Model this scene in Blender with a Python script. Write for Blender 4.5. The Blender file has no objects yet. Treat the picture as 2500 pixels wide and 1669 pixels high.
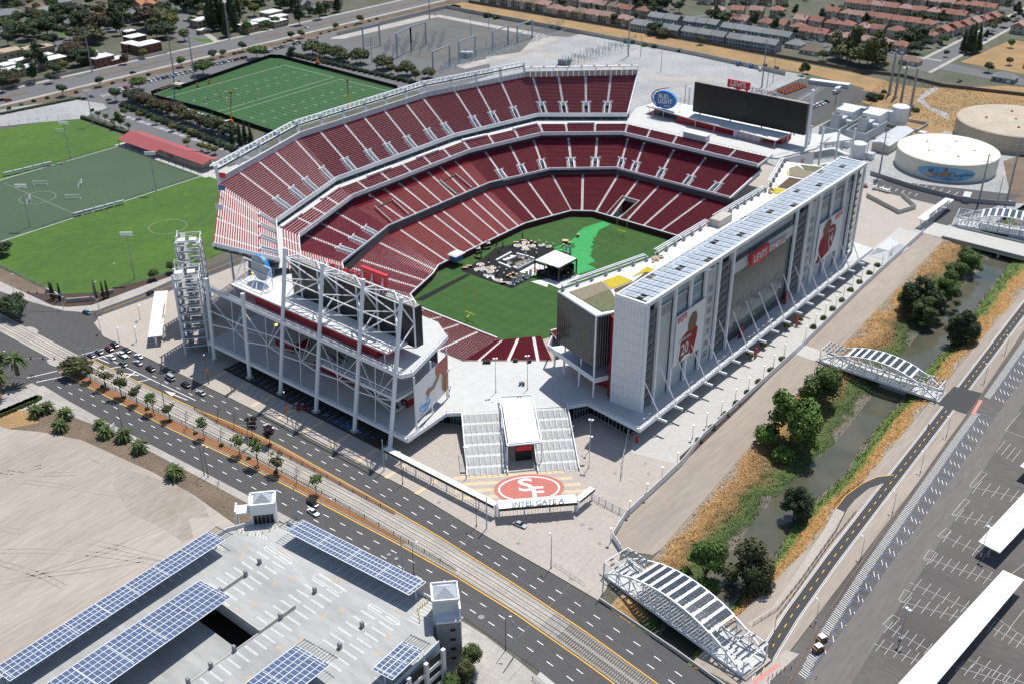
import bpy,bmesh,math,random
import numpy as np
from mathutils import Vector,Matrix
random.seed(7)
SC=bpy.context.scene;WS="white_steel";PG="panel_grey";PW="panel_white"
HAZE=0
COL=SC.collection
F_PX,YAW,PITCH,ROLL=2606.43,-0.688,math.radians(29.0412),math.radians(-0.148)
CAM=Vector((259.145,-343.237,204.723))
_f=Vector((math.sin(YAW)*math.cos(PITCH),math.cos(YAW)*math.cos(PITCH),-math.sin(PITCH)))
_r=Vector((math.cos(YAW),-math.sin(YAW),0));_u=_r.cross(_f)
_r2=math.cos(ROLL)*_r+math.sin(ROLL)*_u;_u2=-math.sin(ROLL)*_r+math.cos(ROLL)*_u
cd=bpy.data.cameras.new('camera');cam=bpy.data.objects.new('camera',cd);COL.objects.link(cam)
cd.sensor_width=36;cd.lens=36*F_PX/2500;cd.clip_start=1;cd.clip_end=12000
m=Matrix((_r2,_u2,-_f)).transposed().to_4x4();m.translation=CAM
cam.matrix_world=m;SC.camera=cam
SUN_AZ,SUN_EL=math.radians(-12),math.radians(66)
w=bpy.data.worlds.new('World');SC.world=w;w.use_nodes=True
nt=w.node_tree;bg=nt.nodes['Background'];sky=nt.nodes.new('ShaderNodeTexSky')
sky.sky_type='NISHITA';sky.sun_disc=False;sky.sun_elevation=SUN_EL;sky.sun_rotation=SUN_AZ
sky.air_density=1.0;sky.dust_density=0.6;sky.ozone_density=1.2
nt.links.new(sky.outputs[0],bg.inputs[0]);bg.inputs[1].default_value=0.11
sl=bpy.data.lights.new('sun','SUN');sl.energy=4.5;sl.angle=math.radians(0.53);sl.color=(1,.965,.91)
so=bpy.data.objects.new('sun',sl);COL.objects.link(so)
sd=Vector((math.sin(SUN_AZ)*math.cos(SUN_EL),math.cos(SUN_AZ)*math.cos(SUN_EL),math.sin(SUN_EL)))
so.rotation_euler=sd.to_track_quat('Z','Y').to_euler();so.location=(0,0,400)
SC.view_settings.view_transform='Standard';SC.view_settings.look='None'
SC.view_settings.exposure=0.08;SC.view_settings.gamma=1
def G(px,py,z=0.0):
 d=_r2*((px-1250)/F_PX)+_u2*(-(py-834.5)/F_PX)+_f
 t=(z-CAM.z)/d.z
 return Vector((CAM.x+d.x*t,CAM.y+d.y*t,z))
TO={1:(0,0),2:(834,0),3:(1668,0),4:(0,556),5:(834,556),6:(1668,556),7:(0,1112),8:(834,1112),9:(1668,1112)}
def T(t,x,y,z=0.0):
 return G(TO[t][0]+x/2.8165,TO[t][1]+y/2.8165,z)
def TT(t,pts,z=0.0):return[T(t,x,y,z)for x,y in pts]
MAT={}
def mat(name,col,rough=.8,metal=0,var=0,vs=.05,var2=0,vs2=1.0,bump=0,bs=1.0,col2=None,spec=.5,emit=None,trans=0,coat=0,streak=None,objvar=0,grid=0):
 if name in MAT:return MAT[name]
 M=bpy.data.materials.new(name);M.use_nodes=True
 N=M.node_tree.nodes;L=M.node_tree.links;b=N['Principled BSDF']
 b.inputs['Base Color'].default_value=(*col,1);b.inputs['Roughness'].default_value=rough
 b.inputs['Metallic'].default_value=metal;b.inputs['Specular IOR Level'].default_value=spec
 if coat:b.inputs['Coat Weight'].default_value=coat
 if trans:b.inputs['Transmission Weight'].default_value=trans
 if emit:b.inputs['Emission Color'].default_value=(*emit[0],1);b.inputs['Emission Strength'].default_value=emit[1]
 src=None
 if var or var2 or bump or objvar or grid:
  geo=N.new('ShaderNodeNewGeometry')
  vec=geo.outputs['Position']
  if streak:
   mp=N.new('ShaderNodeMapping');mp.inputs['Scale'].default_value=streak[:3]
   if len(streak)>3:mp.inputs['Rotation'].default_value=(0,0,streak[3])
   L.new(vec,mp.inputs[0]);vec=mp.outputs[0]
  def noise(s,det=4):
   n=N.new('ShaderNodeTexNoise');n.inputs['Scale'].default_value=s;n.inputs['Detail'].default_value=det
   n.inputs['Roughness'].default_value=.62
   L.new(vec,n.inputs['Vector']);return n.outputs['Fac']
  cur=None
  c2=col2 if col2 else tuple(c*.45 for c in col)
  if var:
   rp=N.new('ShaderNodeValToRGB');L.new(noise(vs,6),rp.inputs[0])
   e=rp.color_ramp.elements;e[0].position=.36;e[1].position=.66
   mixc=tuple(a*(1-var)+c*var for a,c in zip(col,c2))
   e[0].color=(*mixc,1);e[1].color=(*col,1);cur=rp.outputs[0]
  if var2:
   mx=N.new('ShaderNodeMix');mx.data_type='RGBA';mx.blend_type='MULTIPLY';mx.inputs[0].default_value=1
   r2=N.new('ShaderNodeMapRange');L.new(noise(vs2,3),r2.inputs[0]);r2.inputs[1].default_value=.3;r2.inputs[2].default_value=.7
   r2.inputs[3].default_value=1-var2;r2.inputs[4].default_value=1+var2*.5
   if cur:L.new(cur,mx.inputs[6])
   else:mx.inputs[6].default_value=(*col,1)
   L.new(r2.outputs[0],mx.inputs[7]);cur=mx.outputs[2]
  if objvar:
   oi=N.new('ShaderNodeObjectInfo');r3=N.new('ShaderNodeMapRange');L.new(oi.outputs['Random'],r3.inputs[0])
   r3.inputs[3].default_value=1-objvar;r3.inputs[4].default_value=1+objvar
   mx=N.new('ShaderNodeMix');mx.data_type='RGBA';mx.blend_type='MULTIPLY';mx.inputs[0].default_value=1
   if cur:L.new(cur,mx.inputs[6])
   else:mx.inputs[6].default_value=(*col,1)
   L.new(r3.outputs[0],mx.inputs[7]);cur=mx.outputs[2]
  if grid:
   bk=N.new('ShaderNodeTexBrick');L.new(geo.outputs['Position'],bk.inputs['Vector']);bk.inputs['Scale'].default_value=1;bk.inputs['Brick Width'].default_value=grid;bk.inputs['Row Height'].default_value=grid
   bk.inputs['Mortar Size'].default_value=.05;bk.offset=0;bk.inputs['Color1'].default_value=(1,1,1,1);bk.inputs['Color2'].default_value=(.95,.95,.95,1);bk.inputs['Mortar'].default_value=(.83,.83,.83,1)
   mx=N.new('ShaderNodeMix');mx.data_type='RGBA';mx.blend_type='MULTIPLY';mx.inputs[0].default_value=1
   if cur:L.new(cur,mx.inputs[6])
   else:mx.inputs[6].default_value=(*col,1)
   L.new(bk.outputs['Color'],mx.inputs[7]);cur=mx.outputs[2]
  if cur:L.new(cur,b.inputs['Base Color'])
  if bump:
   bp=N.new('ShaderNodeBump');bp.inputs['Strength'].default_value=bump;bp.inputs['Distance'].default_value=.3
   L.new(noise(bs,3),bp.inputs['Height']);L.new(bp.outputs[0],b.inputs['Normal'])
 MAT[name]=M;return M
mat('white_steel',(.80,.82,.84),.45)
mat('white_roof',(.84,.84,.82),.7,var=.14,vs=.12,var2=.06,vs2=.8,grid=6)
mat('grey_steel',(.36,.42,.46),.5)
mat('dark_steel',(.06,.06,.065),.5)
mat('concrete',(.50,.49,.46),.9,var=.25,vs=.06,var2=.1,vs2=.6,col2=(.36,.35,.33))
mat('deck_concrete',(.58,.585,.57),.85,var=.18,vs=.05,var2=.07,vs2=.5,col2=(.46,.46,.45),grid=4.5)
mat('seat_concrete',(.62,.57,.54),.9,var2=.12,vs2=.8)
mat('step_white',(.74,.735,.72),.85,var2=.15,vs2=1.5)
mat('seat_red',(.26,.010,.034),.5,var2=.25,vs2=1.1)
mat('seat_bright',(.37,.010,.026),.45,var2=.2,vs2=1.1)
mat('wall_red',(.27,.012,.022),.6)
mat('dark_red',(.085,.010,.020),.7)
mat('sign_red',(.62,.03,.04),.45)
mat('black',(.012,.013,.015),.6)
mat('led_black',(.010,.012,.014),.38)
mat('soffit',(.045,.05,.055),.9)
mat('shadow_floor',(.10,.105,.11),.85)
mat('asphalt_new',(.078,.076,.077),.9,var=.5,vs=.035,var2=.16,vs2=1.2,col2=(.10,.097,.094),streak=(.25,1,1))
mat('asphalt_lot',(.085,.078,.074),.9,var=.7,vs=.025,var2=.18,vs2=.9,col2=(.155,.142,.132),streak=(.35,1,1,.9))
mat('asphalt_dusty',(.19,.172,.157),.95,var=.6,vs=.05,var2=.14,vs2=.9,col2=(.125,.115,.108),streak=(1,.15,1))
mat('asphalt_grey',(.13,.13,.135),.9,var=.35,vs=.03,var2=.12,vs2=.9,col2=(.17,.168,.165))
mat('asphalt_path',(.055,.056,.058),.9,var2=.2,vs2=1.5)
mat('sidewalk',(.47,.44,.40),.9,var=.4,vs=.08,var2=.14,vs2=.8,grid=2.6)
mat('paver_tan',(.46,.41,.36),.9,var=.30,vs=.09,var2=.12,vs2=1.0,col2=(.36,.32,.285),grid=2.4)
mat('paver_grey',(.50,.46,.40),.9,var=.35,vs=.1,var2=.14,vs2=1.0,grid=3)
mat('paver_cream',(.62,.50,.33),.9,var2=.12,vs2=1.5)
mat('logo_red',(.50,.165,.13),.85,var2=.08,vs2=1)
mat('paint_white',(.74,.74,.72),.8,var2=.2,vs2=2)
mat('paint_worn',(.55,.54,.52),.85,var2=.3,vs2=1.5)
mat('paint_yellow',(.78,.42,.04),.8,var2=.15,vs2=2)
mat('paint_blue',(.10,.22,.48),.8,var2=.25,vs2=2)
mat('paint_cream',(.60,.42,.22),.8,var2=.2,vs2=2)
mat('paint_pink',(.60,.25,.22),.85,var2=.2,vs2=2)
mat('dirt_lot',(.44,.39,.34),.95,var=.6,vs=.035,var2=.16,vs2=.7,col2=(.30,.245,.20),streak=(1,.16,1,math.radians(38)),bump=.3,bs=1.2)
mat('dirt_damp',(.30,.25,.205),.95,var=.8,vs=.06,var2=.2,vs2=.7,col2=(.42,.37,.32),streak=(1,.3,1,.65))
mat('dirt_road',(.40,.34,.285),.95,var=.45,vs=.06,var2=.14,vs2=.9,streak=(1,.12,1),bump=.25,bs=1.5)
mat('dirt_brown',(.22,.165,.115),.95,var=.6,vs=.09,var2=.35,vs2=1.1,bump=.6,bs=2.0)
mat('dry_grass',(.40,.245,.105),.95,var=.7,vs=.06,var2=.3,vs2=1.3,bump=.6,bs=1.5,col2=(.23,.17,.085))
mat('orange_mulch',(.34,.15,.06),.95,var=.3,vs=.2,var2=.3,vs2=2.5,bump=.6,bs=4)
mat('gravel_grey',(.36,.335,.30),.95,var=.4,vs=.025,var2=.16,vs2=.8,col2=(.23,.23,.22),bump=.2,bs=3)
mat('gravel_light',(.41,.41,.405),.95,var=.65,vs=.035,var2=.25,vs2=.45,col2=(.28,.282,.28),bump=.3,bs=2)
mat('gravel_dark',(.145,.143,.132),.95,var=.35,vs=.03,var2=.18,vs2=.8,bump=.2,bs=3)
mat('mulch_dark',(.075,.048,.038),.95,var2=.35,vs2=2,bump=.5,bs=4)
mat('suburb_soil',(.13,.122,.095),.95,var=.6,vs=.04,var2=.3,vs2=.5,col2=(.05,.07,.025))
mat('turf_grass',(.068,.150,.012),.9,var=.75,vs=.03,var2=.25,vs2=.35,col2=(.045,.105,.014),streak=(1,.5,1),bump=.25,bs=2.5)
mat('synthetic_turf',(.062,.105,.055),.9,var=.45,vs=.02,var2=.1,vs2=.5,col2=(.045,.082,.045))
mat('practice_turf',(.020,.090,.018),.9,var2=.14,vs2=.3)
mat('lawn',(.06,.15,.02),.9,var2=.3,vs2=.5)
mat('leaf_dark',(.040,.068,.024),.8,var2=.55,vs2=.7,objvar=.25)
mat('leaf_mid',(.075,.125,.026),.8,var2=.5,vs2=.7,objvar=.25)
mat('leaf_olive',(.095,.10,.035),.8,var2=.5,vs2=.7,objvar=.25)
mat('leaf_bright',(.085,.155,.022),.8,var2=.5,vs2=.8,objvar=.2)
mat('leaf_yellow',(.16,.16,.03),.8,var2=.5,vs2=.8,objvar=.2)
mat('leaf_brown',(.075,.052,.028),.85,var2=.5,vs2=.8,objvar=.2)
mat('leaf_purple',(.065,.035,.038),.85,var2=.5,vs2=.8,objvar=.2)
mat('leaf_palm',(.085,.125,.030),.7,var2=.5,vs2=1.0,objvar=.2)
mat('dry_straw',(.42,.26,.11),.95,var=.5,vs=.08,var2=.3,vs2=1.5,col2=(.26,.18,.09))
mat('paint_paleblue',(.35,.46,.60),.8,var2=.2,vs2=2)
mat('reed',(.10,.17,.035),.9,var2=.5,vs2=.8)
mat('bark',(.12,.09,.07),.9,var2=.3,vs2=2)
mat('water',(.060,.068,.048),.10,var=.8,vs=.05,col2=(.125,.115,.078),spec=.5,bump=.03,bs=2.0)
mat('solar_blue',(.10,.135,.225),.22,var2=.10,vs2=.3,spec=.6,objvar=.08)
mat('solar_dark',(.050,.062,.085),.2,spec=.6,objvar=.12)
mat('solar_roof',(.43,.48,.53),.35,spec=.8,objvar=.10)  # pale base colour has the sky's reflection on the panels painted in
mat('glass_dark',(.012,.016,.019),.12,spec=.35)
mat('glass_teal',(.075,.125,.13),.12,spec=.5,var=.5,vs=.08)
mat('glass_car',(.015,.018,.022),.08,spec=.6)
mat('tyre',(.015,.015,.016),.9)
mat('panel_white',(.74,.755,.765),.5,var2=.05,vs2=.4)
mat('panel_grey',(.52,.545,.56),.5,var2=.06,vs2=.4)
mat('mesh_grey',(.30,.31,.32),.6)
mat('garage_deck',(.47,.475,.46),.9,var=.5,vs=.05,var2=.14,vs2=.5,streak=(.3,1,1),grid=9)
mat('garage_wall',(.62,.64,.65),.8,var2=.06,vs2=.5)
mat('block_grey',(.28,.285,.29),.9,var2=.25,vs2=1.6)
mat('metal_roof',(.40,.44,.49),.4,metal=.2)
mat('tank_cream',(.74,.71,.60),.7,var=.22,vs=.05,var2=.06,vs2=.3,col2=(.62,.58,.48))
mat('tank_old',(.50,.43,.33),.85,var=.55,vs=.08,var2=.14,vs2=.5,col2=(.36,.30,.23))
mat('mural_blue',(.05,.30,.55),.7,var=.7,vs=.13,col2=(.40,.62,.75))
mat('mural_brown',(.22,.13,.07),.8,var2=.3,vs2=.9)
mat('mural_ochre',(.42,.27,.12),.8,var2=.4,vs2=.7)
mat('mural_green',(.12,.17,.05),.8,var2=.5,vs2=.7)
mat('fence_dark',(.015,.016,.018),.8)
mat('black_fabric',(.008,.008,.009),.95)
mat('fence_wood',(.15,.11,.085),.9,var2=.25,vs2=.8)
mat('wall_cream',(.50,.46,.40),.9,var2=.12,vs2=.4)
mat('rust',(.30,.10,.05),.8)
mat('orange',(.75,.17,.03),.6)
mat('yellow_post',(.80,.55,.02),.5)
mat('goal_yellow',(.78,.80,.01),.4)
mat('blue_sign',(.03,.20,.55),.4,var=.5,vs=.4,col2=(.02,.08,.28))
mat('blue_rim',(.02,.28,.75),.4)
mat('cloth_white',(.80,.79,.76),.8)
mat('cloth_tan',(.62,.43,.27),.8)
mat('tarp_green',(.01,.36,.07),.6,var=.45,vs=.25,var2=.2,vs2=.9,col2=(.0,.22,.045))
mat('tarp_seam',(.06,.35,.10),.7)
mat('roof_sedum',(.155,.165,.085),.95,var2=.4,vs2=1.5,bump=.5,bs=3)
mat('roof_brown',(.115,.075,.042),.95,var2=.4,vs2=1.5,bump=.5,bs=3)
mat('roof_yellow',(.55,.44,.03),.95,var2=.35,vs2=2.0,bump=.5,bs=3)
mat('roof_tan',(.27,.23,.16),.95,var2=.35,vs2=2.0,bump=.5,bs=3)
mat('skin',(.35,.20,.14),.7);mat('cloth_dark',(.02,.02,.025),.9);mat('cloth_red',(.3,.02,.02),.9)
mat('light_warm',(.9,.5,.1),.5,emit=((1,.55,.12),3.0))
mat('tile_terra',(.28,.125,.088),.85,var=.35,vs=.08,var2=.14,vs2=1.6,objvar=.14,col2=(.19,.10,.075))
mat('tile_pink',(.33,.20,.17),.85,var2=.14,vs2=1.6,objvar=.14)
mat('tile_brown',(.20,.14,.10),.85,var2=.15,vs2=1.6,objvar=.14)
mat('tile_orange',(.42,.18,.09),.85,var2=.15,vs2=1.6,objvar=.1)
mat('shingle_grey',(.20,.215,.22),.85,var2=.14,vs2=1.6,objvar=.14)
mat('stucco_cream',(.50,.44,.36),.9,var2=.08,vs2=.5,objvar=.10)
mat('stucco_tan',(.40,.32,.22),.9,var2=.08,vs2=.5,objvar=.10)
mat('stucco_grey',(.33,.36,.38),.9,var2=.08,vs2=.5,objvar=.10)
mat('brick_red',(.20,.085,.06),.9,var2=.15,vs2=2)
mat('roof_red_metal',(.36,.085,.085),.6,var=.2,vs=.08,var2=.08,vs2=.8)
class MB:
 def __init__(s):s.v=[];s.f=[];s.m=[];s.mi=0
 def poly(s,pts):
  n=len(s.v);s.v+=[tuple(p)for p in pts];s.f.append(tuple(range(n,n+len(pts))));s.m.append(s.mi);return s
 def hexa(s,p):
  n=len(s.v);s.v+=[tuple(q)for q in p]
  for f in((3,2,1,0),(4,5,6,7),(0,1,5,4),(1,2,6,5),(2,3,7,6),(3,0,4,7)):s.f.append(tuple(n+i for i in f));s.m.append(s.mi)
  return s
 def box(s,c,d,rz=0):
  cx,cy,cz=c;a,b,h=d[0]/2,d[1]/2,d[2]/2;co,si=math.cos(rz),math.sin(rz)
  pt=lambda x,y,z:(cx+co*x-si*y,cy+si*x+co*y,cz+z)
  return s.hexa([pt(-a,-b,-h),pt(a,-b,-h),pt(a,b,-h),pt(-a,b,-h),pt(-a,-b,h),pt(a,-b,h),pt(a,b,h),pt(-a,b,h)])
 def bb(s,x0,x1,y0,y1,z0,z1):return s.box(((x0+x1)/2,(y0+y1)/2,(z0+z1)/2),(x1-x0,y1-y0,z1-z0))
 def beam(s,p,q,w,h=None,up=(0,0,1)):
  p,q=Vector(p),Vector(q);h=h or w;d=(q-p)
  if d.length<1e-6:return s
  d.normalize();u=Vector(up)
  if abs(d.dot(u))>.98:u=Vector((0,1,0))
  r=d.cross(u).normalized();t=r.cross(d).normalized();r*=w/2;t*=h/2
  return s.hexa([p-r-t,p+r-t,q+r-t,q-r-t,p-r+t,p+r+t,q+r+t,q-r+t])
 def tube(s,p,q,r0,r1=None,n=6,cap=True):
  p,q=Vector(p),Vector(q);r1=r0 if r1 is None else r1;d=(q-p).normalized()
  u=Vector((1,0,0))if abs(d.z)>.9 else Vector((0,0,1))
  a=d.cross(u).normalized();b=d.cross(a).normalized();k=len(s.v)
  for i in range(n):
   t=2*math.pi*i/n;o=a*math.cos(t)+b*math.sin(t)
   s.v.append(tuple(p+o*r0));s.v.append(tuple(q+o*r1))
  for i in range(n):
   j=(i+1)%n;s.f.append((k+2*i,k+2*i+1,k+2*j+1,k+2*j));s.m.append(s.mi)
  if cap:
   s.f.append(tuple(k+2*i for i in range(n)));s.m.append(s.mi)
   s.f.append(tuple(k+2*i+1 for i in reversed(range(n))));s.m.append(s.mi)
  return s
 def path(s,pts,w,h=None):
  for a,b in zip(pts[:-1],pts[1:]):s.beam(a,b,w,h)
  return s
 def prism(s,poly,z0,z1,cap0=True):
  P=[(p[0],p[1])for p in poly]
  A=sum(P[i][0]*P[(i+1)%len(P)][1]-P[(i+1)%len(P)][0]*P[i][1]for i in range(len(P)))
  if A<0:P.reverse()
  n=len(P);k=len(s.v);s.v+=[(x,y,z0)for x,y in P]+[(x,y,z1)for x,y in P]
  s.f.append(tuple(k+n+i for i in range(n)));s.m.append(s.mi)
  if cap0:s.f.append(tuple(k+i for i in reversed(range(n))));s.m.append(s.mi)
  for i in range(n):
   j=(i+1)%n;s.f.append((k+i,k+j,k+n+j,k+n+i));s.m.append(s.mi)
  return s
 def lathe(s,c,prof,n=12,sx=1,sy=1):
  k=len(s.v)
  for r,z in prof:
   for i in range(n):
    t=2*math.pi*i/n;s.v.append((c[0]+r*sx*math.cos(t),c[1]+r*sy*math.sin(t),c[2]+z))
  for a in range(len(prof)-1):
   for i in range(n):
    j=(i+1)%n;s.f.append((k+a*n+i,k+a*n+j,k+(a+1)*n+j,k+(a+1)*n+i));s.m.append(s.mi)
  s.f.append(tuple(k+i for i in reversed(range(n))));s.m.append(s.mi)
  s.f.append(tuple(k+(len(prof)-1)*n+i for i in range(n)));s.m.append(s.mi)
  return s
 def mesh(s,name,mats,off=(0,0,0),smooth=False):
  me=bpy.data.meshes.new(name)
  ox,oy,oz=off
  me.from_pydata([(x-ox,y-oy,z-oz)for x,y,z in s.v],[],s.f)
  if isinstance(mats,str):mats=[mats]
  for q in mats:me.materials.append(MAT[q])
  if len(mats)>1:me.polygons.foreach_set('material_index',s.m)
  if smooth:me.polygons.foreach_set('use_smooth',[True]*len(me.polygons))
  me.update();return me
 def build(s,name,mats,parent=None,world=True,smooth=False,**tags):
  off=wloc(parent)if(parent and world)else(0,0,0)
  o=bpy.data.objects.new(name,s.mesh(name,mats,off,smooth));COL.objects.link(o)
  if parent:o.parent=parent
  for k,v in tags.items():o[k]=v
  return o
def wloc(o):
 l=Vector((0,0,0))
 while o:l+=o.location;o=o.parent
 return tuple(l)
def thing(name,label,cat,loc=(0,0,0),group=None,rz=0):
 o=bpy.data.objects.new(name,None);COL.objects.link(o);o.location=loc;o.rotation_euler=(0,0,rz)
 o.empty_display_size=.5
 o['label']=label;o['category']=cat
 if group:o['group']=group
 return o
def tag(o,label,cat,group=None):
 o['label']=label;o['category']=cat
 if group:o['group']=group
 return o
def dup(root,loc,rz=0,sc=1,label=None,group=None,parent=None):
 r=root.copy();COL.objects.link(r);r.location=loc;r.rotation_euler=(0,0,rz);r.scale=(sc,sc,sc)if not isinstance(sc,tuple)else sc
 if label:r['label']=label
 if group:r['group']=group
 if parent:r.parent=parent
 for ch in root.children:
  c=ch.copy();COL.objects.link(c);c.parent=r
  for g in ch.children:
   d=g.copy();COL.objects.link(d);d.parent=c
 return r
def inst(me,name,parent,loc=(0,0,0),rz=0,mats=None):
 o=bpy.data.objects.new(name,me);COL.objects.link(o);o.parent=parent;o.location=loc;o.rotation_euler=(0,0,rz);return o
_SN=[0]
def sheet(name,pts,z,m,kind='structure'):
 _SN[0]+=1;z+=(_SN[0]%23)*.0004
 o=MB().poly([(p[0],p[1],z)for p in pts]).build(name,m);o['kind']=kind;return o
def strip(a,b,z):
 s=MB()
 for i in range(len(a)-1):s.poly([(a[i][0],a[i][1],z),(a[i+1][0],a[i+1][1],z),(b[i+1][0],b[i+1][1],z),(b[i][0],b[i][1],z)])
 return s
def lerp(a,b,t):return a+(b-a)*t
def vl(a,b,t):return tuple(x+(y-x)*t for x,y in zip(a,b))
def textmesh(txt,size,ext=.05,bold=0,width=1.0):
 c=bpy.data.curves.new('text','FONT');c.body=txt;c.size=size;c.extrude=ext;c.offset=bold;c.align_x='CENTER';c.align_y='CENTER'
 c.resolution_u=3
 o=bpy.data.objects.new('text',c);COL.objects.link(o)
 dg=bpy.context.evaluated_depsgraph_get();me=bpy.data.meshes.new_from_object(o.evaluated_get(dg))
 bpy.data.objects.remove(o);bpy.data.curves.remove(c);me.materials.clear()
 if width!=1:
  for v in me.vertices:v.co.x*=width
 return me
def put_text(txt,size,m,parent,loc,right,up,ext=.05,bold=0,name='lettering',width=1.0):
 me=textmesh(txt,size,ext,bold,width);me.materials.append(MAT[m])
 o=bpy.data.objects.new(name,me);COL.objects.link(o)
 r=Vector(right).normalized();u=Vector(up);u=(u-r*u.dot(r)).normalized();n=r.cross(u)
 M=Matrix((r,u,n)).transposed().to_4x4();M.translation=Vector(loc)-Vector(wloc(parent));o.matrix_local=M;o.parent=parent
 return o
# ================================================================== ground, creek, roads
def ip(x,tab):return float(np.interp(x,[t[0]for t in tab],[t[1]for t in tab]))
BKL=[(-300,146),(-150,139.5),(-127,138),(-70,133),(0,128.4),(147,120.9),(400,108)]
WTL=[(-300,160),(-150,155),(-116,153.9),(-84,151.1),(-56,152.1),(-39,153.1),(-11,151),(34,147.7),(57,145.8),(102,145.2),(133,144.6),(400,132)]
WTR=[(-300,170),(-150,165),(-107,163.2),(-79,160.3),(-55,162.3),(-34,159.7),(-7,159),(31,158.1),(57,157.2),(104,154),(133,152.7),(400,140)]
BKR=[(-300,176),(-138,170),(-97,171),(-40,170),(3,168.7),(52,167.8),(118,167.3),(400,160)]
ys=list(np.arange(-300,401,4.0))
g=MB()
for a,b in zip(ys[:-1],ys[1:]):
 g.poly([(-2500,a,-.1),(ip(a,BKL),a,-.1),(ip(b,BKL),b,-.1),(-2500,b,-.1)])
 g.poly([(ip(a,BKR),a,-.1),(2500,a,-.1),(2500,b,-.1),(ip(b,BKR),b,-.1)])
g.poly([(-2500,400,-.1),(2500,400,-.1),(2500,3500,-.1),(-2500,3500,-.1)])
g.poly([(-2500,-1500,-.1),(2500,-1500,-.1),(2500,-300,-.1),(-2500,-300,-.1)])
o=g.build('ground','suburb_soil');o['kind']='structure'
def bankmat(name,stops):
 M=bpy.data.materials.new(name);M.use_nodes=True;N=M.node_tree.nodes;L=M.node_tree.links;b=N['Principled BSDF']
 b.inputs['Roughness'].default_value=.95
 at=N.new('ShaderNodeAttribute');at.attribute_name='cover';geo=N.new('ShaderNodeNewGeometry')
 n1=N.new('ShaderNodeTexNoise');n1.inputs['Scale'].default_value=.07;n1.inputs['Detail'].default_value=6;L.new(geo.outputs['Position'],n1.inputs['Vector'])
 ad=N.new('ShaderNodeMath');ad.operation='MULTIPLY_ADD';L.new(n1.outputs['Fac'],ad.inputs[0]);ad.inputs[1].default_value=1.0
 sb=N.new('ShaderNodeMath');sb.operation='SUBTRACT';L.new(at.outputs['Fac'],sb.inputs[0]);sb.inputs[1].default_value=.5
 L.new(sb.outputs[0],ad.inputs[2])
 rp=N.new('ShaderNodeValToRGB');L.new(ad.outputs[0],rp.inputs[0]);e=rp.color_ramp.elements
 e[0].position,e[0].color=stops[0][0],(*stops[0][1],1);e[1].position,e[1].color=stops[-1][0],(*stops[-1][1],1)
 for p,c in stops[1:-1]:q=e.new(p);q.color=(*c,1)
 n2=N.new('ShaderNodeTexNoise');n2.inputs['Scale'].default_value=1.1;n2.inputs['Detail'].default_value=4;L.new(geo.outputs['Position'],n2.inputs['Vector'])
 r2=N.new('ShaderNodeMapRange');L.new(n2.outputs['Fac'],r2.inputs[0]);r2.inputs[1].default_value=.3;r2.inputs[2].default_value=.7;r2.inputs[3].default_value=.55;r2.inputs[4].default_value=1.25
 mx=N.new('ShaderNodeMix');mx.data_type='RGBA';mx.blend_type='MULTIPLY';mx.inputs[0].default_value=1;L.new(rp.outputs[0],mx.inputs[6]);L.new(r2.outputs[0],mx.inputs[7])
 L.new(mx.outputs[2],b.inputs['Base Color'])
 bp=N.new('ShaderNodeBump');bp.inputs['Strength'].default_value=.9;bp.inputs['Distance'].default_value=.6;L.new(n2.outputs['Fac'],bp.inputs['Height']);L.new(bp.outputs[0],b.inputs['Normal'])
 MAT[name]=M
DRY=(.36,.20,.07);DRY2=(.25,.15,.06);GRN=(.085,.125,.03);DGR=(.05,.075,.022);MUD=(.19,.165,.125)
DRY=(.40,.235,.09)
bankmat('bank_left',[(0,(.33,.26,.19)),(.16,DRY),(.40,DRY2),(.55,(.15,.13,.045)),(.68,GRN),(.9,DGR),(.99,MUD)])
bankmat('bank_right',[(0,(.36,.30,.23)),(.14,DRY),(.45,(.40,.22,.07)),(.62,(.14,.19,.045)),(.88,(.10,.17,.035)),(.99,MUD)])
def bank(name,top,wat,m,nx=14):
 s=MB();cov=[];rnd=random.Random(3)
 yy=list(np.arange(-300,401,2.5))
 for y in yy:
  a,b=ip(y,top),ip(y,wat)
  for i in range(nx+1):
   t=i/nx;z=-.1-2.9*(t**1.25)
   j=0 if i in(0,)else 1
   s.v.append((lerp(a,b,t)+j*rnd.uniform(-.35,.35),y+j*rnd.uniform(-.6,.6),z+j*rnd.uniform(-.18,.22)*(1 if i<nx else 0)-(.25 if i==nx else 0)));cov.append(t)
 for k in range(len(yy)-1):
  for i in range(nx):
   p=k*(nx+1)+i;f=(p,p+1,p+nx+2,p+nx+1);s.f.append(f);s.m.append(0)
 o=s.build(name,m);at=o.data.attributes.new('cover','FLOAT','POINT');at.data.foreach_set('value',cov);o['kind']='structure'
 if top is BKR:o.data.flip_normals()
 return o
bank('creek_bank',BKL,WTL,'bank_left');bank('creek_bank',BKR,WTR,'bank_right')
yy=list(np.arange(-300,401,10.));strip([(ip(y,WTL)-2.5,y)for y in yy],[(ip(y,WTR)+2.5,y)for y in yy],-3.05).build('water','water')['kind']='structure'
SCURB=[(-900,-170),(-200,-163),(-110,-158.6),(-60,-156.5),(-30,-155.3),(10,-154.3),(60,-153.6),(95,-155.6),(120,-156.1),(140,-157.4),(163,-160.4),(260,-176),(420,-212)]
SD1=[(-200,-166),(-61,-159.8),(-26,-157.8),(9,-156.9),(44,-156.8),(72,-157.4),(100,-158.7),(127,-160.7),(155,-163.6),(260,-180),(420,-216)]
SD2=[(-200,-169.6),(-62,-163.3),(-20,-161.2),(22,-160.3),(50,-160.4),(78,-161.2),(106,-162.7),(133,-164.6),(161,-167.9),(260,-184),(420,-220)]
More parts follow.
